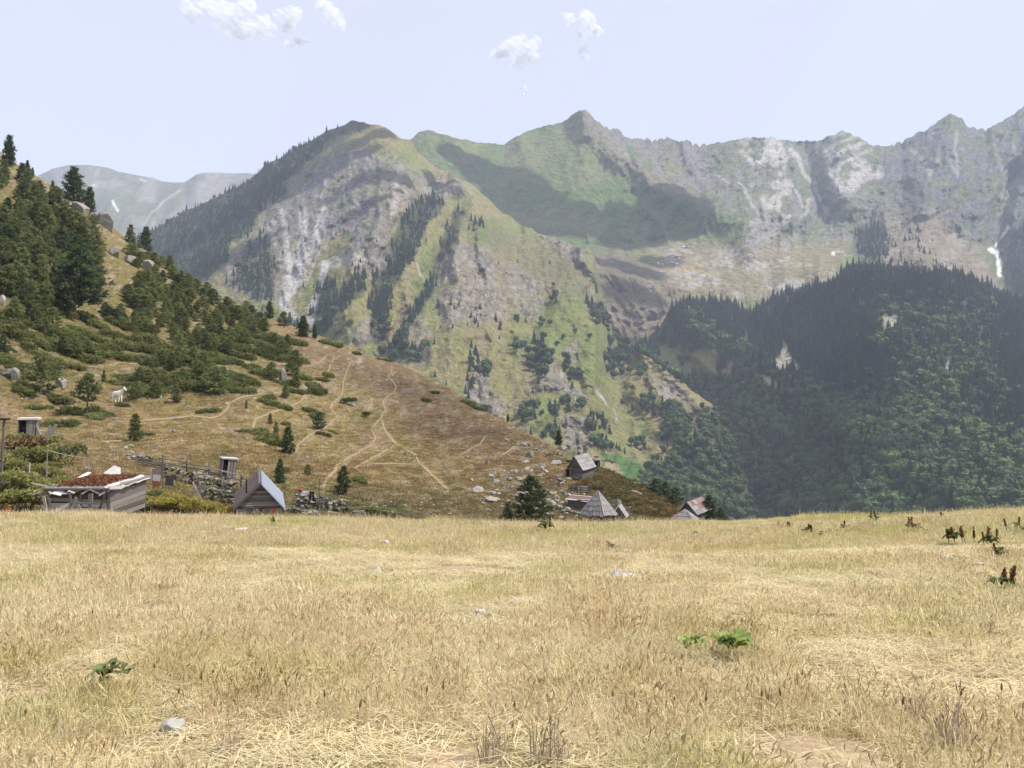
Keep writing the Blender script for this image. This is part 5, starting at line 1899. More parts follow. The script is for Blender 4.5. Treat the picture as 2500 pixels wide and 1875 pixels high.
# ---- timber heap in front of the shed
b0 = hp(180, 1262)
heap = thing('timber_heap', 'heap of broken pale planks and posts leaning against the front of the plank shed', 'timber', ((182 - 1250) / F * 47.0, 47.0, b0.z + .42), R(4))
for i, (c, s, rt, mt) in enumerate([((-1.45, .3, .55), (.14, .05, 1.15), (.15, -.15, 0), M_woodp), ((-1.25, .25, .5), (.1, .05, 1.0), (.2, .1, 0), M_wood), ((-.75, .1, .42), (1.3, .05, .16), (0, -.45, .1), M_woodp),
                                    ((-.6, .2, .30), (1.5, .05, .14), (0, -.2, 0), M_wood), ((0, .15, .55), (.12, .06, 1.1), (.1, .35, 0), M_woodp), ((.35, .2, .45), (.14, .06, .8), (0, -.55, 0), M_woodp), ((.85, .3, .62), (.20, .12, 1.25), (0, .0, 0), M_wood),
                                    ((.3, .1, .28), (1.6, .06, .12), (0, .1, 0), M_woodp), ((.2, .0, .14), (2.6, .06, .16), (0, .02, 0), M_wood), ((1.0, .1, .2), (1.1, .06, .14), (0, -.15, 0), M_woodp), ((-.5, .0, .06), (1.8, .1, .14), (0, 0, 0), M_woodp),
                                    ((1.2, .35, .5), (.9, .05, .1), (0, .05, .2), M_wood), ((-.2, .35, .9), (.12, .05, .9), (0, -.2, 0), M_wood), ((.6, .15, .75), (1.5, .05, .1), (0, .04, 0), M_wood), ((1.5, .3, .9), (.11, .05, 1.3), (0, .35, 0), M_woodd)]):
    board(heap, c, s, rt, mt, 'plank')

# ---- 3. outhouses
def outhouse(u, v, D, wpx, hpx, rz, label, door_left, roof_th):
    p = hp(u, v)
    wd, hh = wpx * p.y / F, hpx * p.y / F
    o = thing('outhouse', label, 'outhouse', p, R(rz) + math.atan((1250 - u) / F))
    d = wd * .95
    for k in range(3):
        x_ = wd * (.5 - .14 - .165 * k * 1.0) if not door_left else wd * (.5 - .12 - .2 * k)
        board(o, (x_, -d / 2, hh * .48), (wd * .16, .03, hh * .97), (0, random.uniform(-.01, .01), 0), random.choice([M_wood, M_woodp, M_wood]), 'front_board')
    for s in (-1, 1):
        for k in range(5):
            board(o, (s * wd / 2, -d / 2 + d * (k + .5) / 5, hh * .48), (.03, d / 5 - .015, hh * .96), None, random.choice([M_wood, M_woodd, M_wood]), 'side_board')
    board(o, (0, d / 2, hh * .48), (wd, .03, hh * .96), None, M_woodd, 'back_wall')
    board(o, (-wd * .2, -d * .25, hh * .45), (wd * .5, .02, hh * .9), None, M_inner_shade, 'door_shade_panel')  # black panel standing in for the shade behind the opening
    for k, z in enumerate((.62, .55)):
        board(o, (-wd * .16, -d * .28, hh * z), (wd * .3, .03, .05), None, M_woodd, 'cross_batten')
    pole(o, (-wd / 2 + .03, -d / 2, -.2), (-wd / 2 + .05, -d / 2, hh), .05, M_wood, 'corner_post')
    board(o, (-wd * .2, -d / 2, hh * .97), (wd * .6, .05, .10), None, M_wood, 'lintel')
    board(o, (0.02, -.02, hh + roof_th / 2), (wd * 1.14, d * 1.15, roof_th), (R(4), R(-2), 0), M_sheet, 'roof')
    board(o, (-wd * .15, -d / 2 - .05, .03), (wd * .5, .12, .08), None, M_sheet, 'threshold')
    return o


outhouse(69, 1078, 78, 40, 54, -10, 'outhouse of grey planks with an open dark doorway, far left above the weeds', False, .16)
oh2 = outhouse(553, 1166, 72, 34, 46, 12, 'small outhouse with a white roof leaning on the slope above the metal-roofed hut', True, .10)
oh2.rotation_euler = (0, R(5), R(30))

p = hp(118, 1084)
o = thing('leaning_planks', 'two tall bleached planks leaning together right of the open outhouse', 'timber', p)
for c, s, rt in (((-.25, 0, .75), (.22, .05, 1.9), (0, .45, 0)), ((.12, .02, .8), (.26, .06, 2.1), (0, .5, 0)), ((-.75, .1, .8), (.07, .05, 1.9), (0, -.45, 0))):
    board(o, c, s, rt, M_woodp, 'plank')
p = hp(2, 1195)
o = thing('wooden_pole', 'dark upright pole with a cap at the far left edge', 'pole', p)
pole(o, (0, 0, -.3), (.03, 0, 4.6), .09, M_woodd, 'shaft')
board(o, (.1, 0, 4.62), (.5, .4, .12), None, M_iron, 'cap')
p = hp(8, 1200)
o = tag(link('white_sacking', rock_mesh(571, 3, 5), M_sheet, loc=(p.x, p.y, p.z + .5)), 'crumpled white sacking heaped beside the pole at the left edge', 'sacking')
o.scale = (.35, .3, .35)
for u, v, h, lab in ((68, 1200, 1.9, 'grey weathered post standing in the tall weeds on the left'), (43, 1252, .8, 'short pale post at the meadow edge on the left')):
    p = hp(u, v)
    m = MB()
    m.tube((0, 0, -.3), (.06, 0, h), .055, .045, 6)
    tag(link('fence_post', m.mesh('fence_post'), M_woodp, loc=p), lab, 'post')
p = hp(20, 1256)
m = MB()
m.box((0, 0, .25), (.36, .3, .5), (0, .05, .2), jit=.02)
tag(link('rusty_box', m.mesh('rusty_box'), M_orange, loc=p), 'small rusty box half hidden in weeds at the left meadow edge', 'box')

# ---- rail fence and dry-stone wall climbing from the shed to the hut
def wall_pts(uv, dz=0):
    return [hp(u, v, dz) for u, v in uv]


FP = wall_pts([(395, 1152), (455, 1165), (508, 1176), (550, 1188), (588, 1200)])
o = thing('rail_fence', 'rough pole fence running from the plank shed to the metal-roofed hut', 'fence', FP[0])
loc = [q - FP[0] for q in FP]
for i, q in enumerate(loc):
    pole(o, q + Vector((0, 0, -.3)), q + Vector((random.uniform(-.1, .1), 0, 1.35)), .06, M_woodd, 'post')
for i in range(len(loc) - 1):
    for h in (1.15, .8):
        pole(o, loc[i] + Vector((-.3, -.06, h + random.uniform(-.05, .05))), loc[i + 1] + Vector((.3, -.06, h + random.uniform(-.05, .05))), .055, M_wood if h > .6 else M_woodd, 'rail')
FP = wall_pts([(330, 1130), (370, 1140), (410, 1150)])
o = thing('pole_stack', 'jumble of long poles lying along the bank right of the plank shed', 'timber', FP[0])
for i in range(7):
    a_, b_ = FP[0] - FP[0], FP[2] - FP[0]
    pole(o, a_ + Vector((random.uniform(-.3, .6), random.uniform(-.4, .4), random.uniform(.1, .6))), b_ + Vector((random.uniform(-.6, .6), random.uniform(-.4, .4), random.uniform(.0, .5))), .045, random.choice([M_wood, M_woodd]), 'pole')
for uv, n_s, lab, sp in (([(400, 1165), (470, 1182), (530, 1196), (580, 1210)], 150, 'mossy dry-stone wall under the pole fence', (.2, .3, .9)),
                         ([(505, 1222), (540, 1228), (580, 1236)], 70, 'dry-stone wall at the left side of the metal-roofed hut', (.2, .25, .9)),
                         ([(725, 1238), (760, 1240), (800, 1246), (842, 1250)], 150, 'rough dry-stone enclosure right of the metal-roofed hut', (.25, .5, .95)),
                         ([(700, 1252), (730, 1258), (770, 1260)], 60, 'low stone footing in front of the enclosure', (.3, .3, .35)),
                         ([(318, 1122), (350, 1124), (372, 1128)], 40, 'scatter of dark and white stones on top of the bank', (.3, .3, .4)),
                         ([(1370, 1112), (1340, 1112), (1330, 1114)], 30, 'short stone wall on the crest left of the shingled cabin', (.2, .2, .4)),
                         ([(1440, 1118), (1470, 1124), (1500, 1132)], 36, 'stones behind the little stable on the crest', (.3, .3, .3)),
                         ([(1370, 1255), (1400, 1258), (1440, 1262)], 50, 'rubble at the meadow edge below the low shed', (.4, .4, .4))):
    pts = wall_pts(uv)
    o = thing('dry_stone_wall', lab, 'stone wall', pts[0])
    stones(o, [q - pts[0] for q in pts], n_s, .17, spread=sp, rs=n_s + int(uv[0][0]))

for (u, v, lab, seed) in ((480, 1218, 'broken bleached frame of poles and boards in the yard', 4), (382, 1192, 'patched gate of boards, white sheet and red tin in the yard', 7)):
    p = hp(u, v)
    o = thing('broken_frame', lab, 'timber', p)
    rr = random.Random(seed)
    if seed == 4:
        for c, s, rt in (((0, 0, .55), (.09, .06, 1.5), (0, -.45, 0)), ((.3, .1, .6), (.07, .05, 1.4), (0, -.25, 0)), ((-.1, .1, .75), (.8, .05, .07), (0, .05, 0)), ((-.1, .1, .45), (.8, .05, .07), (0, -.05, 0)), ((.35, -.05, .85), (.5, .04, .35), (0, .2, 0)), ((.55, -.05, .35), (.5, .04, .3), (0, -.4, 0))):
            board(o, c, s, rt, M_woodp if s[2] > 1 else M_wood, 'board')
    else:
        board(o, (0, 0, .9), (.7, .05, 1.0), (0, .05, 0), M_wood, 'board')
        board(o, (0, -.05, .75), (.55, .03, .45), (0, .1, 0), M_sheet, 'patch_sheet')
        board(o, (.0, -.06, .3), (.55, .04, .35), (0, 0, 0), M_orange, 'red_tin')
        pole(o, (-.45, -.05, -.2), (-.35, -.05, .9), .06, M_woodp, 'post')
        pole(o, (.45, 0, -.2), (.45, 0, 1.5), .05, M_woodd, 'post')
        board(o, (.9, .1, .55), (.6, .04, .7), None, M_woodd, 'board')

# ---- laundry
p = hp(752, 1250)
o = thing('washing_line', 'washing line strung between thin poles right of the metal-roofed hut', 'washing line', p)
pole(o, (.82, 0, -.3), (.84, 0, 2.6), .035, M_woodd, 'pole')
pole(o, (-.9, .6, -.3), (-.9, .6, 1.45), .035, M_woodd, 'pole')
pole(o, (1.05, -.1, -.2), (1.3, -.1, 1.1), .05, M_wood, 'prop')
pole(o, (-.9, .6, 1.3), (.84, 0, 1.15), .012, M_iron, 'line')


p = p + Vector((0, -.5, .3))


def cloth(name, label, x, z, wd, ht, mat, shear=0.0, seed=1):
    nx, nz = 9, 9
    gx, gz = np.meshgrid(np.linspace(0, 1, nx), np.linspace(0, 1, nz))
    X = x + gx * wd + shear * gz
    Z = z - gz * ht
    Y = .25 + .05 * np.sin(gx * 9 + seed) * (.3 + gz) - .18 * (X)
    me = mesh_np(name, np.stack([X, Y, Z], -1), gridf(nz, nx))
    q = link(name, me, mat, loc=p)
    q.modifiers.new('thick', 'SOLIDIFY').thickness = .015
    return tag(q, label, 'laundry')


cloth('white_cloth', 'white cloth hanging on the washing line', -.42, 1.27, .5, .36, M_cloth, -.16, 1)
m = MB()
for xx in (-.09, .09):
    m.tube((.36 + xx, .08, 1.2), (.36 + xx * 1.4, .08, .62), .085, .06, 8)
m.box((.36, .08, 1.19), (.34, .13, .16))
tag(link('black_trousers', m.mesh('black_trousers', True), M_black, loc=p), 'black trousers hanging beside the white cloth', 'laundry')
p2 = hp(738, 1222)
m = MB()
m.tube((0, 0, -.05), (0.02, 0, .26), .11, .15, 14)
tag(link('red_bucket', m.mesh('red_bucket', True), M_redc, loc=(p2.x, p2.y - .8, p2.z + .75)), 'small red bucket set on the wall above the white cloth', 'bucket')

for (u, v, lab, n_b) in ((878, 1262, 'stack of bleached planks at the meadow edge right of the enclosure', 5), (762, 1262, 'pale planks lying at the foot of the enclosure', 3)):
    p = hp(u, v)
    o = thing('plank_stack', lab, 'timber', p)
    for i in range(n_b):
        board(o, (random.uniform(-.1, .1), random.uniform(-.1, .1), .12 + .085 * i), (random.uniform(.75, 1.05), .16, .06), (0, random.uniform(-.08, .08), random.uniform(-.2, .2)), M_woodp, 'plank')

# ---- 4. the middle cluster
def gable_cabin(name, label, u, v, rz, W_, L_, ze, zr, tilt, roofmat, wallmat, rows=4, cols=7, alt=None, p_alt=0, dz=0, door=None, drop=0):
    p = hp(u, v, dz)
    o = thing(name, label, 'cabin', p, R(rz) + math.atan((1250 - u) / F))
    h = W_ / 2
    z = lambda y: tilt * y
    ov = .2
    zo = ze - (zr - ze) * ov / h
    for s in (-1, 1):
        q = [(s * (h + ov), -.2, zo + z(-.2)), (s * (h + ov), L_ + .2, zo + z(L_)), (0, L_ + .2, zr + z(L_)), (0, -.2, zr + z(-.2))]
        if s < 0:
            q = [q[1], q[0], q[3], q[2]]
        courses(o, *q, rows, cols, roofmat, alt=alt, p_alt=p_alt, drop=drop if s > 0 else 0)
        slab(o, 'roof_deck', M_woodd, [np.array(x_) - np.array([0, 0, .03]) for x_ in q], .02)
        for k in range(4):
            board(o, (s * h, L_ / 2, ze * (k + .5) / 4 + z(L_ / 2) - .1), (.05, L_, ze / 4 + .02), (tilt, 0, 0), wallmat, 'side_board')
    nb = 7
    for i in range(nb):
        z0, z1 = ze * (i / nb), ze * ((i + 1) / nb)
        if door:
            board(o, (-h + door / 2 - .0 + door / 2, 0, (z0 + z1) / 2), (.02, .03, z1 - z0), None, wallmat, 'front_board')
            board(o, ((door * 1.0) / 2, 0, (z0 + z1) / 2), (W_ - door, .05, z1 - z0 - .01), None, random.choice([wallmat, M_wood]), 'front_board')
        else:
            board(o, (0, 0, (z0 + z1) / 2), (W_, .05, z1 - z0 - .01), None, random.choice([wallmat, M_wood]), 'front_board')
    for i in range(5):
        f0, f1 = i / 5, (i + 1) / 5
        w0, w1 = h * (1 - f0), h * (1 - f1)
        zz0, zz1 = ze + (zr - ze) * f0, ze + (zr - ze) * f1
        slab(o, 'gable_board', random.choice([wallmat, M_wood]), [(-w0, -.02, zz0), (w0, -.02, zz0), (max(w1, .01), -.02, zz1 - .01), (-max(w1, .01), -.02, zz1 - .01)], .04)
    bit('back_wall', o, M_woodd, lambda m: m.add([(-h, L_, 0), (h, L_, 0), (h, L_, ze + z(L_)), (0, L_, zr - .05 + z(L_)), (-h, L_, ze + z(L_))], [(0, 1, 2), (0, 2, 3), (0, 3, 4)]))
    if door:
        board(o, (-h + door / 2, .25, ze * .42), (door, .03, ze * .84), None, M_inner_shade, 'doorway')  # panel coloured as the shade inside the cabin
    return o


cab = gable_cabin('shingled_cabin', 'grey shingled cabin with a dark doorway on the hill crest in the middle', 1404, 1170, -34, 2.1, 2.6, 1.35, 2.75, .16, M_shing, M_woodd, 4, 6, door=.45)
board(cab, (.1, -.45, .25), (1.3, .4, .07), None, M_woodp, 'bench_seat')
for xx in (-.4, .6):
    board(cab, (xx, -.45, .1), (.08, .35, .22), None, M_wood, 'bench_leg')
lt = thing('lean_to', 'small lean-to doorway at the left of the shingled cabin', 'lean-to', hp(1385, 1167), R(-20))
board(lt, (0, .3, .5), (.42, .04, 1.05), None, M_inner_shade, 'doorway')  # flat panel with the inner shade put into its colour
for xx in (-.27, .27):
    board(lt, (xx, .25, .5), (.14, .06, 1.1), None, M_wood, 'jamb')
board(lt, (0, .3, 1.07), (.8, .5, .06), (0, -.25, 0), M_shing, 'roof')
st = thing('log_stable', 'low log stable with an open black doorway right of the shingled cabin', 'stable', hp(1446, 1144), R(6))
for k in range(5):
    pole(st, (-.75, -.0, .12 + .22 * k), (.25, 0, .12 + .22 * k), .11, M_wood, 'log')
board(st, (.5, .25, .5), (.5, .04, 1.05), None, M_inner_shade, 'doorway')  # dark panel painted in place of the stable's shaded inside
board(st, (.82, .1, .5), (.12, .2, 1.1), None, M_wood, 'jamb')
for xx in (-.8, 1.0):
    board(st, (xx, .9, .5), (.1, 1.8, 1.1), None, M_woodd, 'side_wall')
slab(st, 'roof', M_wood, [(-1.2, -.3, 1.25), (1.3, -.25, 1.08), (1.3, 1.9, 1.3), (-1.2, 1.9, 1.55)], .08)
slab(st, 'roof_sheet', M_red, [(-.9, .1, 1.36), (.5, .1, 1.26), (.4, 1.0, 1.36), (-.9, 1.0, 1.44)], .02)
o = thing('turf_hut', 'grassy hump-backed hut roof behind the shingled cabin', 'hut', hp(1388, 1128), R(-30))
slab(o, 'roof', M_hill, [(-1.3, -.6, .3), (1.1, -.5, .2), (.9, 1.2, 1.5), (-.9, 1.2, 1.7)], .15)
slab(o, 'roof', M_hill, [(-1.3, 2.6, .3), (-.9, 1.2, 1.7), (.9, 1.2, 1.5), (1.1, 2.6, .3)], .15)
for xx in (-1.0, .9):
    board(o, (xx, 1.0, .3), (.15, 2.2, 1.4), None, M_wood, 'side_wall')
for mesh_ in (o.children[0].data, o.children[1].data):
    addcol(mesh_, np.zeros((len(mesh_.vertices), 3)) + (.17, .16, .09))
o = thing('timber_stack', 'untidy stack of split logs left of the shingled cabin', 'timber', hp(1368, 1186), R(10))
for i in range(16):
    board(o, (random.uniform(-.35, .35), random.uniform(-.3, .3), .1 + .085 * i), (random.uniform(.5, 1.0), .1, .09), (0, random.uniform(-.4, .4), random.uniform(-.8, .8)), random.choice([M_woodp, M_wood]), 'log')
for xx in (-.2, .25):
    pole(o, (xx, -.2, -.3), (xx + .05, -.2, 1.2), .05, M_wood, 'stake')
o = thing('log_pen', 'low pen of stacked logs above the low red-roofed shed', 'pen', hp(1415, 1204), R(4))
for k in range(4):
    pole(o, (-1.3, 0, .12 + .2 * k), (1.4, 0, .08 + .2 * k), .07, M_woodd, 'log')
    pole(o, (-.2, -.2, .12 + .2 * k), (1.1, .9, .12 + .2 * k), .07, M_wood, 'log')
for xx in (-.9, -.3, .1, .9):
    pole(o, (xx, -.1, -.2), (xx, -.1, .95), .06, M_woodd, 'stake')


def pyramid(name, label, u, v, rz, W_, D_, z0, z1, rows, mat, alt=None, p_alt=0, apex=(0, 0), dz=0, wall=.3):
    o = thing(name, label, 'hut', hp(u, v, dz), R(rz) + math.atan((1250 - u) / F))
    a, b = W_ / 2, D_ / 2
    ax, ay = apex
    C = [(-a, -b, z0), (a, -b, z0), (a, b, z0), (-a, b, z0)]
    for k in range(4):
        p0, p1 = np.array(C[k]), np.array(C[(k + 1) % 4])
        t = np.array([ax, ay, z1])
        nn = np.cross(p1 - p0, t - p0)
        nn /= np.linalg.norm(nn)
        slab(o, 'roof_deck', M_woodd, [p0 - nn * .03, p1 - nn * .03, t - nn * .03 + (p1 - p0) * .004, t - nn * .03 - (p1 - p0) * .004], .02)
        for i in range(rows):
            f0, f1 = i / rows - .02, min((i + 1) / rows + .03, .99)
            cols = max(1, int(round(7 * (1 - i / rows))))
            for j in range(cols):
                g0, g1 = j / cols + .01, (j + 1) / cols - .01
                P = lambda f, g: (p0 + (p1 - p0) * g) * (1 - f) + t * f
                l0 = nn * (.045 + .015 * random.random())
                e = random.uniform(-.03, .03)
                slab(o, 'shingle', alt if (alt is not None and random.random() < p_alt) else mat, [P(f0 + e, g0) + l0, P(f0 + e, g1) + l0, P(f1, g1) + nn * .01, P(f1, g0) + nn * .01], .025)
        slab(o, 'hip_board', M_woodp, [p0 + nn * .06, p0 + nn * .06 + (p1 - p0) * .035, t + nn * .06, t + nn * .06 - (p1 - p0) * .0], .03)
        m_ = (p0 + p1) / 2
        board(o, (m_[0] * .9, m_[1] * .9, z0 / 2), (W_ * .86 if k % 2 == 0 else .06, .06 if k % 2 == 0 else D_ * .86, z0 + .2), None, M_woodd, 'wall')
    return o


pyramid('shingle_pyramid_hut', 'pointed hut with a steep pyramid roof of grey shingles at the meadow edge', 1460, 1268, -32, 2.9, 2.7, .45, 2.85, 5, M_shing)
o = thing('low_red_shed', 'low shed with a faded red roof edged white, left of the pointed hut', 'shed', hp(1412, 1246), R(-14))
for s in (-1, 1):
    board(o, (s * 1.05, .7, .5), (.08, 1.6, 1.1), None, M_woodd, 'side_wall')
for k in range(4):
    board(o, (0, -.1, .14 + .27 * k), (2.1, .06, .26), None, M_woodd, 'front_board')
slab(o, 'roof', M_red, [(-1.2, -.3, 1.12), (1.2, -.25, .95), (1.2, 1.6, 1.25), (-1.2, 1.6, 1.4)], .06)
for q in ([(-1.25, -.36, 1.1), (-.1, -.34, 1.03), (-.1, -.15, 1.11), (-1.25, -.12, 1.2)], [(.35, -.36, .93), (1.25, -.34, .86), (1.25, .15, 1.08), (.35, .1, 1.12)], [(-1.25, 1.5, 1.46), (1.2, 1.5, 1.3), (1.2, 1.7, 1.32), (-1.25, 1.7, 1.48)]):
    slab(o, 'edge_sheet', M_sheet, q, .03)
o = gable_cabin('tiny_gable_hut', 'tiny hut with white gable boards right of the pointed shingle hut', 1511, 1268, -10, 1.1, 1.2, .5, 1.35, .1, M_shing, M_woodd, 2, 3)
slab(o, 'bargeboard', M_sheet, [(.75, -.28, .22), (.75, -.28, .36), (0, -.28, 1.46), (0, -.28, 1.28)], .03)
slab(o, 'bargeboard', M_sheet, [(-.75, -.28, .36), (-.75, -.28, .22), (0, -.28, 1.28), (0, -.28, 1.46)], .03)
o = thing('board_screen', 'loose grey boards propped up behind the tiny gabled hut', 'timber', hp(1524, 1262), R(10))
for k in range(5):
    board(o, (-.3 + .16 * k, .2, .55), (.15, .04, 1.2 - .1 * k), (0, .35, 0), M_wood, 'board')
M_redwash = flat_mat('red_washed_boards', (.25, .22, .21), scale=1.3, var=.25, col2=(.25, .10, .09), bump=.3)
gable_cabin('red_roofed_hut', 'hut with a board roof washed red, on the right before the wooded valley', 1680, 1268, -36, 2.2, 2.4, .75, 1.85, .2, M_redwash, M_woodd, 3, 6, alt=M_shing, p_alt=.45)
pyramid('grey_board_hut', 'small grey hut with a pointed board roof in front of the red-roofed hut', 1672, 1274, -20, 2.5, 2.0, .25, 1.35, 3, M_shing)
o = thing('dead_branches', 'tangle of dead branches and rails right of the red-roofed hut', 'branches', hp(1752, 1284))
rr = random.Random(3)
for i in range(26):
    x_ = rr.uniform(-2.0, 2.6)
    pole(o, (x_, rr.uniform(-.5, .5), rr.uniform(.2, .5)), (x_ + rr.uniform(-.9, .9), rr.uniform(-.5, .5), rr.uniform(.35, 1.1) - .12 * max(x_, 0)), .035, rr.choice([M_wood, M_woodp]), 'branch', .012)
o = thing('bent_post', 'grey bent post standing at the right corner of the red-roofed hut', 'post', hp(1716, 1268))
pole(o, (0, 0, -.2), (.1, 0, .8), .09, M_wood, 'shaft')
pole(o, (.1, 0, .75), (-.12, 0, 1.2), .07, M_wood, 'bend')

# ---- small things around the huts
o = thing('cable', 'thin cable sagging from the weeds to the bank above the plank shed', 'cable', hp(120, 1150))
pa, pb = at(116., 1098., 60.), at(216., 1118., 60.)
pr = None
for i in range(9):
    f = i / 8
    q = pa * (1 - f) + pb * f - np.array([0, 0, .10 * 4 * f * (1 - f)])
    q = Vector(q) - o.location
    if pr is not None:
        pole(o, pr, q, .018, M_sheet, 'strand')
    pr = q
pole(o, Vector(pa) - o.location - Vector((0, 0, 2.2)), Vector(pa) - o.location + Vector((0, 0, .1)), .04, M_wood, 'post')
pole(o, Vector(pb) - o.location - Vector((0, 0, 1.5)), Vector(pb) - o.location + Vector((0, 0, .1)), .04, M_wood, 'post')

# ---- weeds and bushes at the foot of the hill
M_weed = leaf_mat('nettle_and_dock_leaves', (.16, .165, .045), (.36, .35, .13), transl=.45, var=.2)
M_yel = leaf_mat('yellow_green_leaves', (.27, .235, .05), (.46, .40, .11), transl=.45, var=.15)
M_brownw = leaf_mat('brown_seed_heads', (.17, .11, .05), (.27, .19, .09), transl=.2, var=.2)
WB = [bush(601 + i, 900, 1.2, 9, .10, .55) for i in range(4)]
YB = [bush(611 + i, 1500, .95, 10, .055, .6) for i in range(3)]
for (u, v, wpx, kind) in [(10, 1250, 70, 0), (60, 1252, 75, 0), (105, 1250, 60, 0), (30, 1215, 70, 0), (85, 1215, 75, 0), (15, 1180, 60, 0), (60, 1180, 70, 0), (110, 1185, 60, 0), (40, 1145, 60, 0), (90, 1150, 65, 0), (30, 1110, 50, 2), (75, 1115, 60, 2),
                          (110, 1120, 50, 0), (60, 1090, 40, 0), (100, 1095, 50, 0), (130, 1160, 50, 0), (5, 1130, 40, 0)]:
    p = hp(u, v)
    s = wpx * 1.3 * p.y / F / 2
    hill_plant('weed_clump', random.choice(WB), u, v, s, s * random.uniform(.9, 1.3), ('brown seeding' if kind else 'green') + ' weed clump ' + ('at the meadow edge' if v > 1230 else 'half way up' if v > 1160 else 'just below the open outhouse') + (', cut by the left edge' if u < 16 else ' beside the plank shed' if u > 95 else ' around the weathered post'), 'weeds', 'tall weeds at the left', M_weed if kind == 0 else M_brownw, ('leaves', 'stem'))

for (u, v, wpx) in [(300, 1254, 66), (335, 1248, 72), (370, 1248, 80), (410, 1250, 84), (450, 1252, 80), (490, 1254, 70), (530, 1257, 62), (565, 1260, 50), (330, 1225, 64), (370, 1225, 64), (410, 1230, 60), (285, 1238, 46), (440, 1240, 60), (590, 1264, 34), (510, 1250, 54)]:
    p = hp(u, v)
    s = wpx * p.y / F / 2
    gm = u < 345 or (v < 1230)
    hill_plant('yellow_green_bush', random.choice(YB), u, v, s, s * random.uniform(.75, 1.0) * (1.25 if 400 < u < 470 else 1), ('green' if gm else 'yellow-green') + (' front' if v > 1244 else ' rear') + ' bush of the thicket, ' + ('beside the plank shed' if u < 345 else 'beside the metal-roofed hut' if u > 500 else 'half way between shed and hut'), 'bush', 'thicket between shed and hut',
               M_weed if gm else M_yel, ('leaves', 'stem'))
for (u, v, wpx, sz_, lab) in [(165, 1128, 90, 1.3, 'big dark bush above the plank shed'), (640, 1262, 30, .8, 'small bush against the boarded wall of the metal-roofed hut'), (1444, 1272, 44, .9, 'dark rounded bush in front of the pointed shingle hut'),
                              (1255, 1240, 40, .6, 'low dark shrub left of the big bushy pine at the meadow edge'), (870, 1248, 70, .45, 'dark green rank weeds above the plank stack'), (930, 1256, 90, .4, 'long dark weed patch along the foot of the bare slope'),
                              (800, 1236, 60, .6, 'dark weeds growing inside the stone enclosure'), (545, 1215, 46, .5, 'dark weeds below the pole fence'), (500, 1196, 50, .5, 'mid green weeds on the mossy wall'), (690, 1148, 50, .4, 'pale scrub on the slope behind the metal-roofed hut'),
                              (1400, 1160, 30, .6, 'dark scrub behind the timber stack'), (1360, 1128, 50, .5, 'green scrub left of the turf hut')]:
    p = hp(u, v)
    s = wpx * p.y / F / 2
    hill_plant('dark_bush', random.choice(BUS), u, v, s, s * sz_, lab, 'bush', None, M_pine if 'dark' in lab else M_weed, ('leaves', 'stem'))

# ---- the far village on the plateau
HOUSEM = []


def far_house(u, v, wpx, wall, roof, label):
    p = Vector(rangeP.pt(np.array([float(u)]), np.array([float(v)]))[0])
    w_ = wpx * p.y / F
    o = thing('village_house', label, 'house', p, random.uniform(-.3, .3), 'houses of the far village')
    h = w_ * .38
    m = MB()
    m.box((0, 0, h / 2 - w_ * .1), (w_, w_ * .6, h + w_ * .2))
    link('wall', m.mesh('wall'), wall, o)
    m = MB()
    q = w_ * .55
    m.add([(-q, -q * .65, h * .95), (q, -q * .65, h * .95), (q, q * .65, h * .95), (-q, q * .65, h * .95), (-q * .95, 0, h * 1.7), (q * .95, 0, h * 1.7)], [(0, 1, 5, 4), (2, 3, 4, 5)])
    m.add([(-q, -q * .65, h * .95), (-q, q * .65, h * .95), (-q * .95, 0, h * 1.7), (q, -q * .65, h * .95), (q, q * .65, h * .95), (q * .95, 0, h * 1.7)], [(0, 2, 1), (3, 4, 5)])
    link('roof', m.mesh('roof'), roof, o)


far = [(1669, 606, 'left house of the topmost row in the far village'), (1676, 606, 'middle house of the topmost row in the far village'), (1682, 607, 'right house of the topmost row in the far village'),
       (1634, 627, 'leftmost house of the middle row in the far village'), (1643, 626, 'second house of the middle row in the far village'), (1651, 629, 'third house of the middle row in the far village'), (1660, 627, 'fourth house of the middle row in the far village'),
       (1669, 631, 'rightmost house of the middle row in the far village'), (1590, 645, 'leftmost house of the lowest row in the far village'), (1607, 644, 'second house of the lowest row in the far village'), (1617, 645, 'third house of the lowest row in the far village'),
       (1641, 644, 'brightest white house of the lowest row in the far village'), (1652, 647, 'small house right of the brightest one in the far village'), (1660, 648, 'last house of the lowest row in the far village')]
for i, (u, v, lab) in enumerate(far):
    far_house(u, v, random.uniform(6.5, 9.5), M_sheet if i % 3 != 2 else M_wood, [M_sheet, M_red, M_shing][i % 3] if 'brightest' not in lab else M_cloth, lab)

# ------------------------------------------------------------------ the white horse
M_horse = flat_mat('white_horse_coat', (.88, .86, .83), var=.05, rough=.75)
M_hair = flat_mat('grey_white_mane', (.60, .57, .54), var=.15)
M_hoof = flat_mat('grey_muzzle_and_hoof', (.16, .14, .13), var=.2)
ph = hp(287, 983)
horse = thing('horse', 'white horse standing side-on on the grazed slope', 'horse', (ph.x, ph.y, ph.z), R(-24))
J = {'pel': (-.55, 0, 1.28), 'mid': (-.05, 0, 1.19), 'ch': (.42, 0, 1.20), 'nb': (.66, 0, 1.42), 'nm': (.90, 0, 1.68), 'pol': (1.06, 0, 1.86), 'fh': (1.22, 0, 1.76), 'nose': (1.40, 0, 1.50), 'rump': (-.82, 0, 1.22),
     'elF': None}
V, E, Rr = [], [], []


def jv(p, r, prev=None):
    V.append(p)
    Rr.append(r)
    if prev is not None:
        E.append((prev, len(V) - 1))
    return len(V) - 1


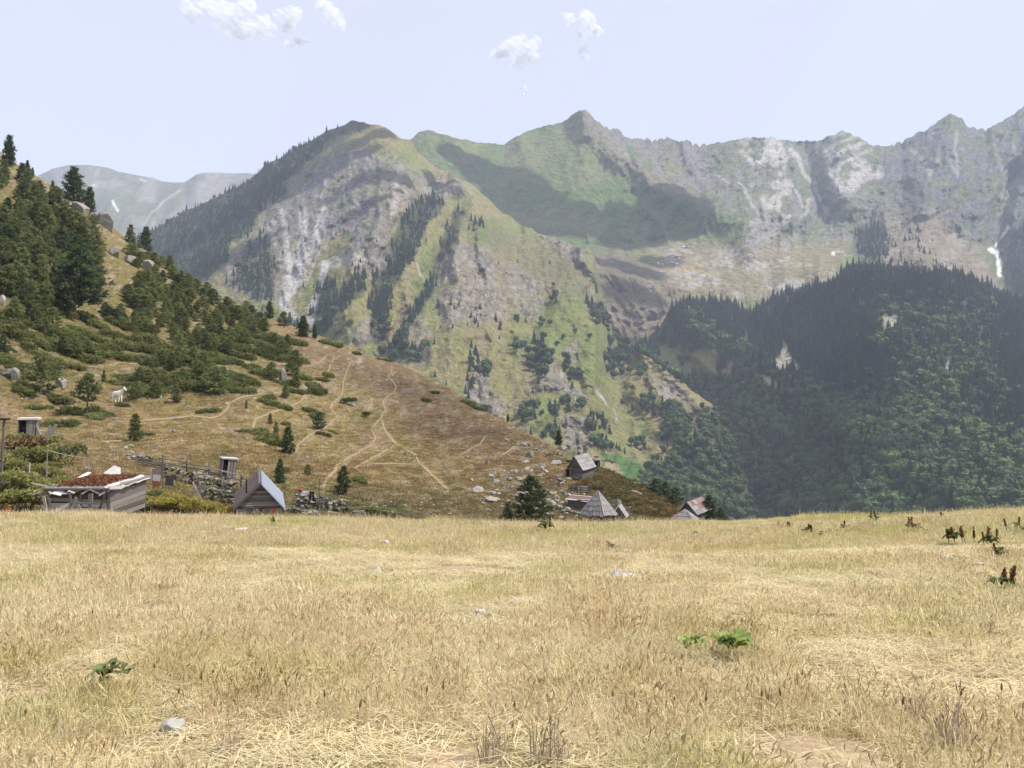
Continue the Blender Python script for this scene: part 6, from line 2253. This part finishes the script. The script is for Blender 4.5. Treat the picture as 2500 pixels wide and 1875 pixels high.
pel = jv((-.55, 0, 1.24), (.28, .29))
bel = jv((-.05, 0, 1.17), (.29, .32), pel)
che = jv((.42, 0, 1.18), (.26, .31), bel)
nb = jv((.68, 0, 1.38), (.15, .24), che)
nm = jv((.90, 0, 1.62), (.11, .17), nb)
pol = jv((1.06, 0, 1.82), (.09, .12), nm)
fac = jv((1.24, 0, 1.70), (.085, .12), pol)
jv((1.42, 0, 1.46), (.06, .075), fac)
jv((-.84, 0, 1.26), (.17, .2), pel)
for s in (-1, 1):
    a = jv((.44, s * .15, .92), (.12, .13), che)
    a = jv((.46 + .04 * s, s * .16, .55), (.062, .065), a)
    a = jv((.45 + .06 * s, s * .16, .14), (.042, .045), a)
    jv((.50 + .06 * s, s * .16, .0), (.06, .055), a)
    a = jv((-.52, s * .17, .86), (.15, .17), pel)
    a = jv((-.68 + .05 * s, s * .17, .52), (.075, .08), a)
    a = jv((-.62 + .07 * s, s * .17, .14), (.045, .05), a)
    jv((-.56 + .07 * s, s * .17, .0), (.062, .055), a)
me = bpy.data.meshes.new('horse_body')
me.from_pydata(V, E, [])
ob = link('body', me, M_horse, horse)
sk = ob.modifiers.new('skin', 'SKIN')
sk.use_smooth_shade = True
for i, d in enumerate(me.skin_vertices[0].data if me.skin_vertices else []):
    d.radius = Rr[i]
if not me.skin_vertices:
    bpy.context.view_layer.update()
    sv = me.skin_vertices.new() if hasattr(me.skin_vertices, 'new') else None
if me.skin_vertices:
    for i, d in enumerate(me.skin_vertices[0].data):
        d.radius = Rr[i]
        d.use_root = (i == 0)
sb = ob.modifiers.new('sub', 'SUBSURF')
sb.levels = 2
sb.render_levels = 2
m = MB()
rq = np.random.default_rng(5)
for i in range(46):
    f = i / 45
    p = np.array([.62 + .46 * f, rq.normal(0, .02), 1.62 + .32 * f])
    m.tube(p, p + np.array([-.04 + rq.normal(0, .03), -.10 + rq.normal(0, .03), -.30 + rq.normal(0, .06)]), .022, .006, 4, cap=False)
link('mane', m.mesh('mane'), M_hair, horse)
m = MB()
for i in range(22):
    p = np.array([-1.0, rq.normal(0, .02), 1.30])
    q = p + np.array([-.14 + rq.normal(0, .03), rq.normal(0, .05), -.35])
    m.tube(p, q, .03, .03, 4, cap=False)
    m.tube(q, q + np.array([.02 + rq.normal(0, .03), rq.normal(0, .05), -.45 + rq.normal(0, .08)]), .03, .008, 4, cap=False)
link('tail', m.mesh('tail'), M_hair, horse)
for s in (-1, 1):
    m = MB()
    m.tube((1.04, s * .06, 1.90), (1.04, s * .10, 2.06), .035, .006, 6)
    link('ear', m.mesh('ear'), M_horse, horse)
    m = MB()
    m.box((1.2, s * .088, 1.755), (.04, .02, .03))
    link('eye', m.mesh('eye'), M_hoof, horse)
    for x_ in (.50 + .06 * s, -.56 + .07 * s):
        m = MB()
        m.tube((x_ + .01, s * (.16 if x_ > 0 else .17), -.06), (x_, s * (.16 if x_ > 0 else .17), .05), .068, .055, 8)
        link('hoof', m.mesh('hoof'), M_hoof, horse)

# ------------------------------------------------------------------ the meadow: grass, stones, docks, broad-leaved plants
M_grass = leaf_mat('dry_meadow_grass', (.66, .56, .345), (.87, .785, .55), transl=.5, inst=True)
GN_ = [grass_tuft(701 + i, 30, .14, .06, .19, .0026, .9, 4) for i in range(6)]
GN_ += [grass_tuft(711 + i, 14, .10, .16, .33, .0022, .5, 9) for i in range(3)]
GF_ = [grass_tuft(721 + i, 26, .24, .06, .18, .005, .85, 4) for i in range(4)]
GF_ += [grass_tuft(731 + i, 12, .20, .14, .30, .0045, .45, 8) for i in range(2)]


# stones lying in the grass
KEEP = []
M_white = flat_mat('bleached_stone', (.45, .425, .385), scale=8, var=.25, bump=.4)
for (u, v, wpx, hpx, lab, k) in [(920, 1395, 30, 18, 'pale rounded stone left of the bare patch in mid meadow', 1), (1525, 1412, 90, 30, 'long grey weathered rock lying in the grass right of centre', 2), (1170, 1505, 26, 34, 'white upright stone in the grass near the middle', 0),
                                 (1232, 1522, 22, 14, 'small white stone right of the upright one', 3), (1095, 1306, 16, 8, 'small white stone far out near the meadow edge', 4), (278, 1347, 26, 8, 'flat pale stone far out on the left', 5), (425, 1795, 70, 46, 'large half-buried grey stone in the left foreground', 6),
                                 (1000, 1642, 24, 16, 'pinkish stone in the grass left of centre', 1), (1258, 1470, 50, 18, 'brown broken clod stone in the middle of the meadow', 2), (2390, 1385, 26, 22, 'cream stone among the docks on the right', 0), (1565, 1400, 14, 12, 'small pale stone at the end of the long grey rock', 3),
                                 (2325, 1364, 60, 14, 'long pale stone lying flat left of the big dock clump', 4), (590, 1292, 40, 6, 'pale flat slab far out left of the middle', 5), (940, 1325, 22, 10, 'dull brown stone far out left of the middle', 3), (1530, 1344, 30, 6, 'thin pale slab far out right of the middle', 2)]:
    p = meadow_hit(u, v)
    w_, h_ = wpx * p.y / F / 1.6, max(hpx * p.y / F / 1.3, .04)
    o = link('field_stone', ROCKM[k], M_pale, loc=(p.x, p.y, p.z - .1 * h_))
    o.scale = (w_, max(w_ * .9, h_), h_)
    o.rotation_euler = (0, R(8 if 'long' in lab else 0), random.uniform(-.3, .3))
    if True:
        o.material_slots[0].link = 'OBJECT'
        o.material_slots[0].material = M_white
    tag(o, lab, 'stone')
    KEEP.append((p.x, p.y, w_ * 1.0))

def meadow_pts(y0, y1, dens):
    n = int(dens * (y1 - y0) * 2 * (.62 * y1 + 2.5))
    y = rng.uniform(y0, y1, n)
    x = rng.uniform(-1, 1, n) * (.62 * y1 + 2.5)
    k = np.abs(x) < .62 * y + 2.5
    return x[k], y[k]


X, Y, near = [], [], []
for y0, y1, d in ((1.0, 4, 150), (4, 6, 170), (6, 9, 135), (9, 12, 100), (12, 17, 70), (17, 23, 55), (23, 29.5, 55)):
    a, b = meadow_pts(y0, y1, d)
    X.append(a)
    Y.append(b)
    near.append(np.full(len(a), y1 <= 9))
X, Y, near = np.concatenate(X), np.concatenate(Y), np.concatenate(near)
lush = fbm(X / 2.3, Y / 2.3, 4, 801)
short = sst(.5, .64, fbm(X / 1.7 + 9, Y / 2.6, 4, 803))
ba = bare_amt(X, Y)
k = rng.uniform(0, 1, len(X)) > np.maximum(ba * .95, short * .5)
for kx, ky, kr in KEEP:
    k &= ((X - kx) / (kr + .12)) ** 2 + ((Y - ky + .12) / (kr + .22)) ** 2 > 1
X, Y, near, lush, short, ba = X[k], Y[k], near[k], lush[k], short[k], ba[k]
n = len(X)
tall = (rng.uniform(0, 1, n) < .28 * (1 - short))
idx = np.where(near, np.where(tall, 6 + rng.integers(0, 3, n), rng.integers(0, 6, n)), np.where(tall, 13 + rng.integers(0, 2, n), 9 + rng.integers(0, 4, n)))
straw = np.array([1.0, .98, .95])
green = np.array([.78, .83, .55])
brown = np.array([.92, .82, .72])
gmix = np.clip(sst(.46, .68, lush) * .55 + .22 * sst(2, 10, X) * sst(4, 14, Y) + .30 * sst(.55, .7, fbm(X / .6, Y / .6, 3, 805)), 0, 1)
t = straw * (1 - gmix[:, None]) + green * gmix[:, None]
bm_ = sst(.52, .68, fbm(X / 3.1 + 4, Y / 3.1, 3, 807)) * .3
t = t * (1 - bm_[:, None]) + brown * bm_[:, None]
t = t * rng.uniform(.78, 1.2, n)[:, None]
seedy = (tall & (fbm(X / 1.1, Y / 1.1, 3, 809) > .60))
t = np.where(seedy[:, None], t * np.array([.80, .71, .63]), t)
t = t * (1 + .10 * short)[:, None]
sz = rng.uniform(.6, 1.2, n) * (1 - .5 * short) * (1 - .4 * ba)
stuff_scatter('meadow_grass', np.stack([X, Y, meadow_z(X, Y)], 1), zrot(n, .14), np.stack([sz * 1.1, sz * 1.1, sz], 1), idx, [(m, M_grass) for m in GN_ + GF_], t)

# flattened straw and litter between the tufts
LT = []
for i in range(3):
    r = np.random.default_rng(741 + i)
    m = MB()
    k_ = 26
    c = np.stack([r.normal(0, .11, k_), r.normal(0, .11, k_), np.abs(r.normal(0.02, .015, k_))], 1)
    a = r.uniform(0, 6.283, k_)
    d = np.stack([np.cos(a), np.sin(a), r.normal(0, .12, k_)], 1)
    m.quads(c, np.cross(d, [0, 0, 1.]) * .003, d * r.uniform(.05, .12, (k_, 1)), r.uniform(.2, 1, k_))
    LT.append(m.mesh('straw_litter'))
x1, y1_ = meadow_pts(1.0, 18, 40)
k = rng.uniform(0, 1, len(x1)) > bare_amt(x1, y1_) * .97
x1, y1_ = x1[k], y1_[k]
n = len(x1)
stuff_scatter('straw_litter', np.stack([x1, y1_, meadow_z(x1, y1_) + .01], 1), zrot(n, .05), np.ones((n, 3)) * rng.uniform(.8, 1.4, n)[:, None], rng.integers(0, 3, n), [(m, M_grass) for m in LT], np.ones((n, 3)) * rng.uniform(.8, 1.25, n)[:, None])

# docks with rusty seed spikes
M_dock = leaf_mat('dock_leaves', (.07, .10, .03), (.19, .23, .085), transl=.4)
M_spike = leaf_mat('rusty_seed_spikes', (.17, .08, .04), (.32, .17, .085), transl=.25)


def big_leaf(m, base, az, L, wd, rise, r, curl=.5):
    """a broad leaf of 6 cross-sections with a wavy edge"""
    k = 10
    s = np.linspace(0, 1, k)
    d = np.array([math.cos(az), math.sin(az), 0])
    sd = np.array([-math.sin(az), math.cos(az), 0])
    mid = base + d * (L * (s * (1 - .15 * s)))[:, None] + np.array([0, 0, 1.]) * (L * (rise * s - curl * s ** 2))[:, None]
    prof = wd * np.sin(np.pi * np.clip(s * .92 + .06, 0, 1)) ** .7
    wav = r.normal(0, .20 * wd, (k, 2))
    prof = prof * r.uniform(.78, 1.15, k)
    Lf = mid + sd * prof[:, None] + np.array([0, 0, 1.]) * (prof * .25 + wav[:, 0])[:, None]
    Rt = mid - sd * prof[:, None] + np.array([0, 0, 1.]) * (prof * .25 + wav[:, 1])[:, None]
    V = np.stack([Lf, mid, Rt], 1).reshape(-1, 3)
    m.add(V, gridf(k, 3), np.clip(np.repeat(r.uniform(.2, .9) + .1 * r.normal(0, 1, k), 3), 0, 1))


def dock(p, h, spikes, leaves, label, seed, name='dock_plant', lscale=1.0):
    r = np.random.default_rng(seed)
    o = thing(name, label, 'plant', p, r.uniform(0, 6))
    for i in range(leaves):
        m = MB()
        a = 6.283 * i / leaves + r.normal(0, .3)
        big_leaf(m, np.array([r.normal(0, .05), r.normal(0, .05), r.uniform(0.2 * h, .5 * h)]), a, h * r.uniform(.40, .6) * lscale, h * r.uniform(.12, .18) * lscale, r.uniform(.3, 1.0), r, r.uniform(.3, .8))
        link('leaf', m.mesh('leaf', True), M_dock, o)
    for i in range(spikes):
        m, st = MB(), MB()
        a = r.uniform(0, 6.28)
        b = np.array([r.normal(0, .06), r.normal(0, .06), 0]) * (1 + .5 * spikes / 3)
        t_ = b + np.array([math.cos(a) * r.uniform(.05, .3) * h, math.sin(a) * .2 * h, h * r.uniform(.6, 1.0)])
        st.tube(b, t_, .008, .004, 5)
        c0 = b + (t_ - b) * .45
        k_ = 80
        f = r.uniform(0, 1, k_)
        rad = .045 * h * (1 - f * .7) * r.uniform(.3, 1.2, k_)
        an = r.uniform(0, 6.28, k_)
        C = c0 + (t_ - c0) * f[:, None] + np.stack([np.cos(an) * rad, np.sin(an) * rad, np.zeros(k_)], 1)
        dr = nrm(rdir(k_, r) + np.array([0, 0, .8]))
        m.quads(C, nrm(np.cross(dr, rdir(k_, r))) * .012, dr * .024, r.uniform(0, 1, k_))
        sp = link('seed_spike', m.mesh('seed_spike'), M_spike, o)
        link('stalk', st.mesh('stalk'), M_spike, sp)
    return o


for i, (u, v, hpx, sp, lv, lab) in enumerate([(1332, 1302, 46, 2, 9, 'green dock plant with an orange seed head at the meadow edge in the middle'), (2232, 1300, 52, 3, 8, 'tall rusty dock spike standing above the meadow edge on the right'),
                                              (2325, 1328, 62, 4, 14, 'dark green dock clump with short rusty spikes on the right'), (2420, 1335, 60, 5, 14, 'broad dock clump with four rusty spikes near the right edge'), (2440, 1365, 50, 1, 16, 'sprawling leafy dock below the broad clump'),
                                              (2455, 1445, 80, 4, 14, 'dark dock plant with thick rusty spikes at the right edge'), (2490, 1302, 56, 2, 8, 'dock plant with a red spike cut by the right edge'), (1970, 1306, 34, 3, 8, 'dark dock with short spikes left of the tall rusty one'),
                                              (2000, 1310, 26, 0, 10, 'low leafy dock right of the short-spiked one'), (1915, 1292, 30, 3, 3, 'thin dark dock stalks at the meadow edge'), (2060, 1296, 30, 2, 6, 'small dock plant at the edge left of the tall rusty spike'), (2070, 1306, 24, 0, 8, 'leafy rosette under the small dock at the edge'),
                                              (2135, 1278, 44, 2, 6, 'dark dock spike rising over the meadow edge before the forest'), (1695, 1308, 20, 0, 9, 'pale green leafy plant alone at the right of the middle'), (670, 1284, 30, 1, 3, 'small dark weed standing alone at the left meadow edge'),
                                              (1490, 1346, 34, 0, 10, 'yellow-green leafy plant out in the right middle of the meadow'), (2335, 1372, 26, 0, 8, 'low leaves beside the long pale stone'), (2300, 1262, 18, 1, 5, 'dark tuft on the meadow edge at the far right')]):
    p = meadow_hit(u, v)
    dock(p, hpx * p.y / F * (.82 if u > 1800 else 1), sp, lv, lab, 900 + i)
# broad bright leaves in the foreground
M_broadleaf = leaf_mat('bright_broad_leaf', (.16, .23, .05), (.36, .44, .15), transl=.35)


def rosette(u, v, L, n_l, label, seed, wide=.36, mat=None, tilt=.45):
    p = meadow_hit(u, v)
    r = np.random.default_rng(seed)
    o = thing('broad_leaved_plant', label, 'plant', (p.x, p.y, p.z), 0)
    for i in range(n_l):
        m = MB()
        big_leaf(m, np.array([r.normal(0, .03), r.normal(0, .03), .14 + r.uniform(0, .06)]), 6.283 * i / n_l + r.normal(0, .3), L * r.uniform(.7, 1.1), L * wide * r.uniform(.8, 1.15), r.uniform(.3, 1.0) * tilt * 2, r, r.uniform(.2, .6))
        link('leaf', m.mesh('leaf', True), mat or M_broadleaf, o)
    return o


rosette(1790, 1622, .20, 16, 'large bright green rosette of broad crinkled leaves in the right foreground', 951)
rosette(1690, 1620, .13, 11, 'smaller pale green rosette left of the large bright one', 952)
rosette(250, 1702, .13, 13, 'dull green rosette hidden in grass in the left foreground', 953, .26, M_dock)
rosette(300, 1692, .10, 10, 'smaller dull rosette right of the one in the left foreground', 954, .28, M_dock)

# tall plantain heads and dead stalks that stand out of the grass
M_head = flat_mat('brown_seed_head', (.15, .105, .06), var=.3)
M_stalk = flat_mat('dry_stalk', (.36, .28, .15), var=.2)
STK, HED = MB(), MB()
STK.tube((0, 0, -.05), (.02, .01, .42), .0025, .0018, 5)
HED.tube((.02, .01, .41), (.022, .011, .44), .004, .008, 7, cap=False)
HED.tube((.022, .011, .44), (.026, .013, .49), .008, .003, 7)
stk_me, hed_me = STK.mesh('stalk'), HED.mesh('seed_head')
for i, (u, v, hpx) in enumerate([(495, 1770, 130), (715, 1762, 110), (635, 1690, 60), (420, 1760, 80), (705, 1720, 80), (1085, 1790, 120), (520, 1680, 50), (220, 1560, 70), (1040, 1770, 90), (790, 1800, 110), (60, 1800, 70), (860, 1850, 140), (385, 1690, 70), (1005, 1400, 36), (1640, 1760, 60),
                                 (1860, 1790, 110), (1920, 1800, 120), (1720, 1800, 100), (2080, 1760, 90), (2190, 1830, 130), (2330, 1800, 120), (2440, 1780, 110), (1500, 1780, 90), (1420, 1700, 60), (1330, 1640, 60), (1250, 1820, 110), (2290, 1600, 60), (1660, 1690, 60)]):
    p = meadow_hit(u, v)
    s = hpx * p.y / F / .5
    o = thing('plantain_stalk', 'thin dry stalk with a dark seed head rising above the foreground grass', 'plant', p, random.uniform(0, 6), 'seed stalks in the foreground')
    o.scale = (1, 1, min(s, 1.2))
    o.rotation_euler = (random.uniform(-.15, .15), random.uniform(-.15, .15), random.uniform(0, 6))
    link('stalk', stk_me, M_stalk, o)
    link('seed_head', hed_me, M_head, o)
# dead bushy weeds at the bottom right and straw clumps
M_dead = leaf_mat('dead_grey_stalks', (.28, .21, .145), (.48, .39, .28), transl=.25)
DW = [grass_tuft(761 + i, 60, .10, .2, .42, .003, .5, 30) for i in range(2)]
for i, (u, v, hpx, lab) in enumerate([(2330, 1850, 180, 'grey brown dead weed with branching stalks in the bottom right foreground'), (1210, 1865, 140, 'dry brown tuft at the bottom edge in the middle'), (1340, 1868, 170, 'pale tangle of dead stalks at the bottom edge right of the middle'),
                                      (2240, 1765, 100, 'brown dead weed left of the branching one'), (1880, 1740, 90, 'purplish dead stalks right of the broad bright rosette'), (560, 1840, 90, 'pale straw tangle beside the half-buried stone'), (2420, 1560, 60, 'brown dead weed far right in mid meadow')]):
    p = meadow_hit(u, v)
    o = link('dead_weed', DW[i % 2], M_dead, loc=p)
    s = hpx * p.y / F / .4
    o.scale = (s * 1.1, s * 1.1, s)
    o.rotation_euler = (0, 0, i)
    tag(o, lab, 'weed')

# ------------------------------------------------------------------ clouds
ICO2, ICO3 = ico(2), ico(3)


def lumps(blobs, seed, amp=.35, flat=.55, base=ICO3):
    Vs, Fs, o = [], [], 0
    for i, (c, r) in enumerate(blobs):
        V, Fc = base
        d = 1 + amp * (fbm(V[:, 0] * 2 + 7 * i + seed, V[:, 1] * 2 + V[:, 2] * 1.7, 4, seed) * 2 - 1)
        W = V * d[:, None] * r
        W[:, 2] *= flat
        Vs.append(W + np.array(c))
        Fs.append(Fc + o)
        o += len(V)
    return np.concatenate(Vs), np.concatenate(Fs)


m_sc, n_, b_, o_ = nodes('cloud_white')
b_.inputs['Base Color'].default_value = (.9, .9, .9, 1)
b_.inputs['Roughness'].default_value = 1


def shade_cloud(P, circles, alt, seed):
    bl = []
    for u, v, r in circles:
        p = P.pt(np.array([float(u)]), np.array([float(v)]))[0]
        D = p[1]
        t = (alt - p[2]) / SUN.z
        c = p + np.array(SUN) * t
        rr = r * 1.25 * D / F
        bl.append((c, rr))
    V, Fc = lumps(bl, seed, .4, .95, ICO2)
    me = mesh_np('cloud', V, Fc)
    link('cloud', me, m_sc, kind='structure')


shade_cloud(rangeP, [(1110, 375, 36), (1150, 395, 44), (1195, 430, 54), (1240, 465, 60), (1290, 500, 64), (1350, 530, 60), (1440, 540, 60), (1540, 520, 55), (1600, 520, 55), (1650, 535, 45), (1690, 552, 30),
                     (1500, 590, 55), (1580, 590, 50), (1610, 640, 40), (1560, 660, 50), (1540, 720, 50), (1590, 740, 40), (1490, 640, 40)], 2450, 5)
shade_cloud(spurP, [(860, 305, 44), (920, 325, 40), (970, 440, 44), (1060, 450, 40), (1110, 458, 28), (900, 430, 50), (830, 400, 50), (760, 430, 50), (700, 470, 50), (640, 470, 55), (570, 530, 60), (490, 580, 60), (540, 640, 50), (900, 500, 34), (620, 590, 40)], 2300, 6)  # unseen cloud; its left part is added to darken the wooded flank
shade_cloud(forestP, [(2080, 700, 60), (2180, 720, 70), (2290, 730, 60), (2400, 760, 70), (2480, 820, 60), (2250, 700, 40), (1960, 750, 44)], 2300, 7)
shade_cloud(forestP, [(1720, 960, 60), (1800, 1000, 75), (1890, 1060, 80), (1980, 1130, 80), (2060, 1200, 70), (1880, 1150, 80), (1790, 1090, 70), (1960, 1220, 70), (1830, 1220, 70), (1740, 1180, 60)], 2200, 8)
shade_cloud(hillP, [(960, 930, 80), (1060, 970, 90), (1160, 1030, 90), (1240, 1080, 70), (900, 890, 50), (1060, 1050, 70)], 1950, 11)

# the small white clouds in view, far beyond the range: many thin overlapping puffs of vapour
m_cl = bpy.data.materials.new('cloud_vapour')
m_cl.use_nodes = True
n = m_cl.node_tree
n.nodes.clear()
out = N(n, 'OutputMaterial')
df = N(n, 'BsdfDiffuse')
df.inputs['Color'].default_value = (.97, .97, .97, 1)
tl = N(n, 'BsdfTranslucent')
tl.inputs['Color'].default_value = (.97, .97, .97, 1)
tp = N(n, 'BsdfTransparent')
m1, m2 = N(n, 'MixShader'), N(n, 'MixShader')
m1.inputs[0].default_value = .5
m2.inputs[0].default_value = .18
n.links.new(df.outputs[0], m1.inputs[1])
n.links.new(tl.outputs[0], m1.inputs[2])
n.links.new(tp.outputs[0], m2.inputs[1])
n.links.new(m1.outputs[0], m2.inputs[2])
n.links.new(m2.outputs[0], out.inputs[0])
CD = 7500.0
for i, (circ, lab) in enumerate((
        ([(470, 30, 45), (510, 20, 45), (560, 45, 55), (610, 20, 40), (590, 75, 45), (650, 65, 48), (700, 50, 42), (720, 35, 28)], 'largest white cloud, broad and ragged, cut by the top edge on the left'),
        ([(790, 15, 26), (810, 35, 34), (830, 60, 24)], 'small upright white cloud just right of the broad ragged one'),
        ([(705, 108, 16), (730, 98, 22), (745, 100, 14)], 'tiny flat white wisp below the two left clouds'),
        ([(1220, 130, 26), (1255, 118, 40), (1285, 110, 36), (1300, 140, 30), (1270, 145, 30)], 'round white puff left of the notched cloud above the sharp summit'),
        ([(1390, 45, 24), (1425, 45, 34), (1455, 75, 26), (1420, 85, 20), (1420, 118, 18), (1430, 142, 14)], 'notched white cloud trailing downwards above the sharp summit'),
        ([(1280, 215, 14), (1278, 230, 10)], 'faint thin wisp under the round white puff'))):
    bl = [(at(float(u), float(v), CD), r * CD / F) for u, v, r in circ]
    c0 = np.mean([b[0] for b in bl], 0)
    rq = np.random.default_rng(40 + i)
    puffs = []
    for b, rad in bl:
        for k in range(16):
            d = rdir(1, rq)[0] * rad * rq.uniform(.15, .85)
            d[2] *= .75
            puffs.append((b - c0 + d, rad * rq.uniform(.16, .42) * (.75 if 'thin' in lab else 1)))
    V, Fc = lumps(puffs, 31 + i, .45, .85, ICO2)
    me = mesh_np('cloud', V, Fc)
    o = link('cloud', me, m_cl, loc=c0)
    tag(o, lab, 'cloud', 'small fair-weather clouds')

# ------------------------------------------------------------------ haze over the valley
bm = bmesh.new()
bmesh.ops.create_cube(bm, size=1)
hm = bpy.data.meshes.new('haze')
bm.to_mesh(hm)
bm.free()
m_hz = bpy.data.materials.new('haze')
m_hz.cycles.homogeneous_volume = True
m_hz.use_nodes = True
n = m_hz.node_tree
n.nodes.clear()
out = N(n, 'OutputMaterial')
pv = N(n, 'VolumePrincipled')
pv.inputs['Color'].default_value = (.72, .79, 1.0, 1)
pv.inputs['Density'].default_value = 0.98e-4
pv.inputs['Anisotropy'].default_value = 0.0
n.links.new(pv.outputs[0], out.inputs['Volume'])
ho = link('haze', hm, m_hz, kind='stuff')
ho.scale = (64000, 64000, 1930)
ho.location = (0, 0, -270 + 965)
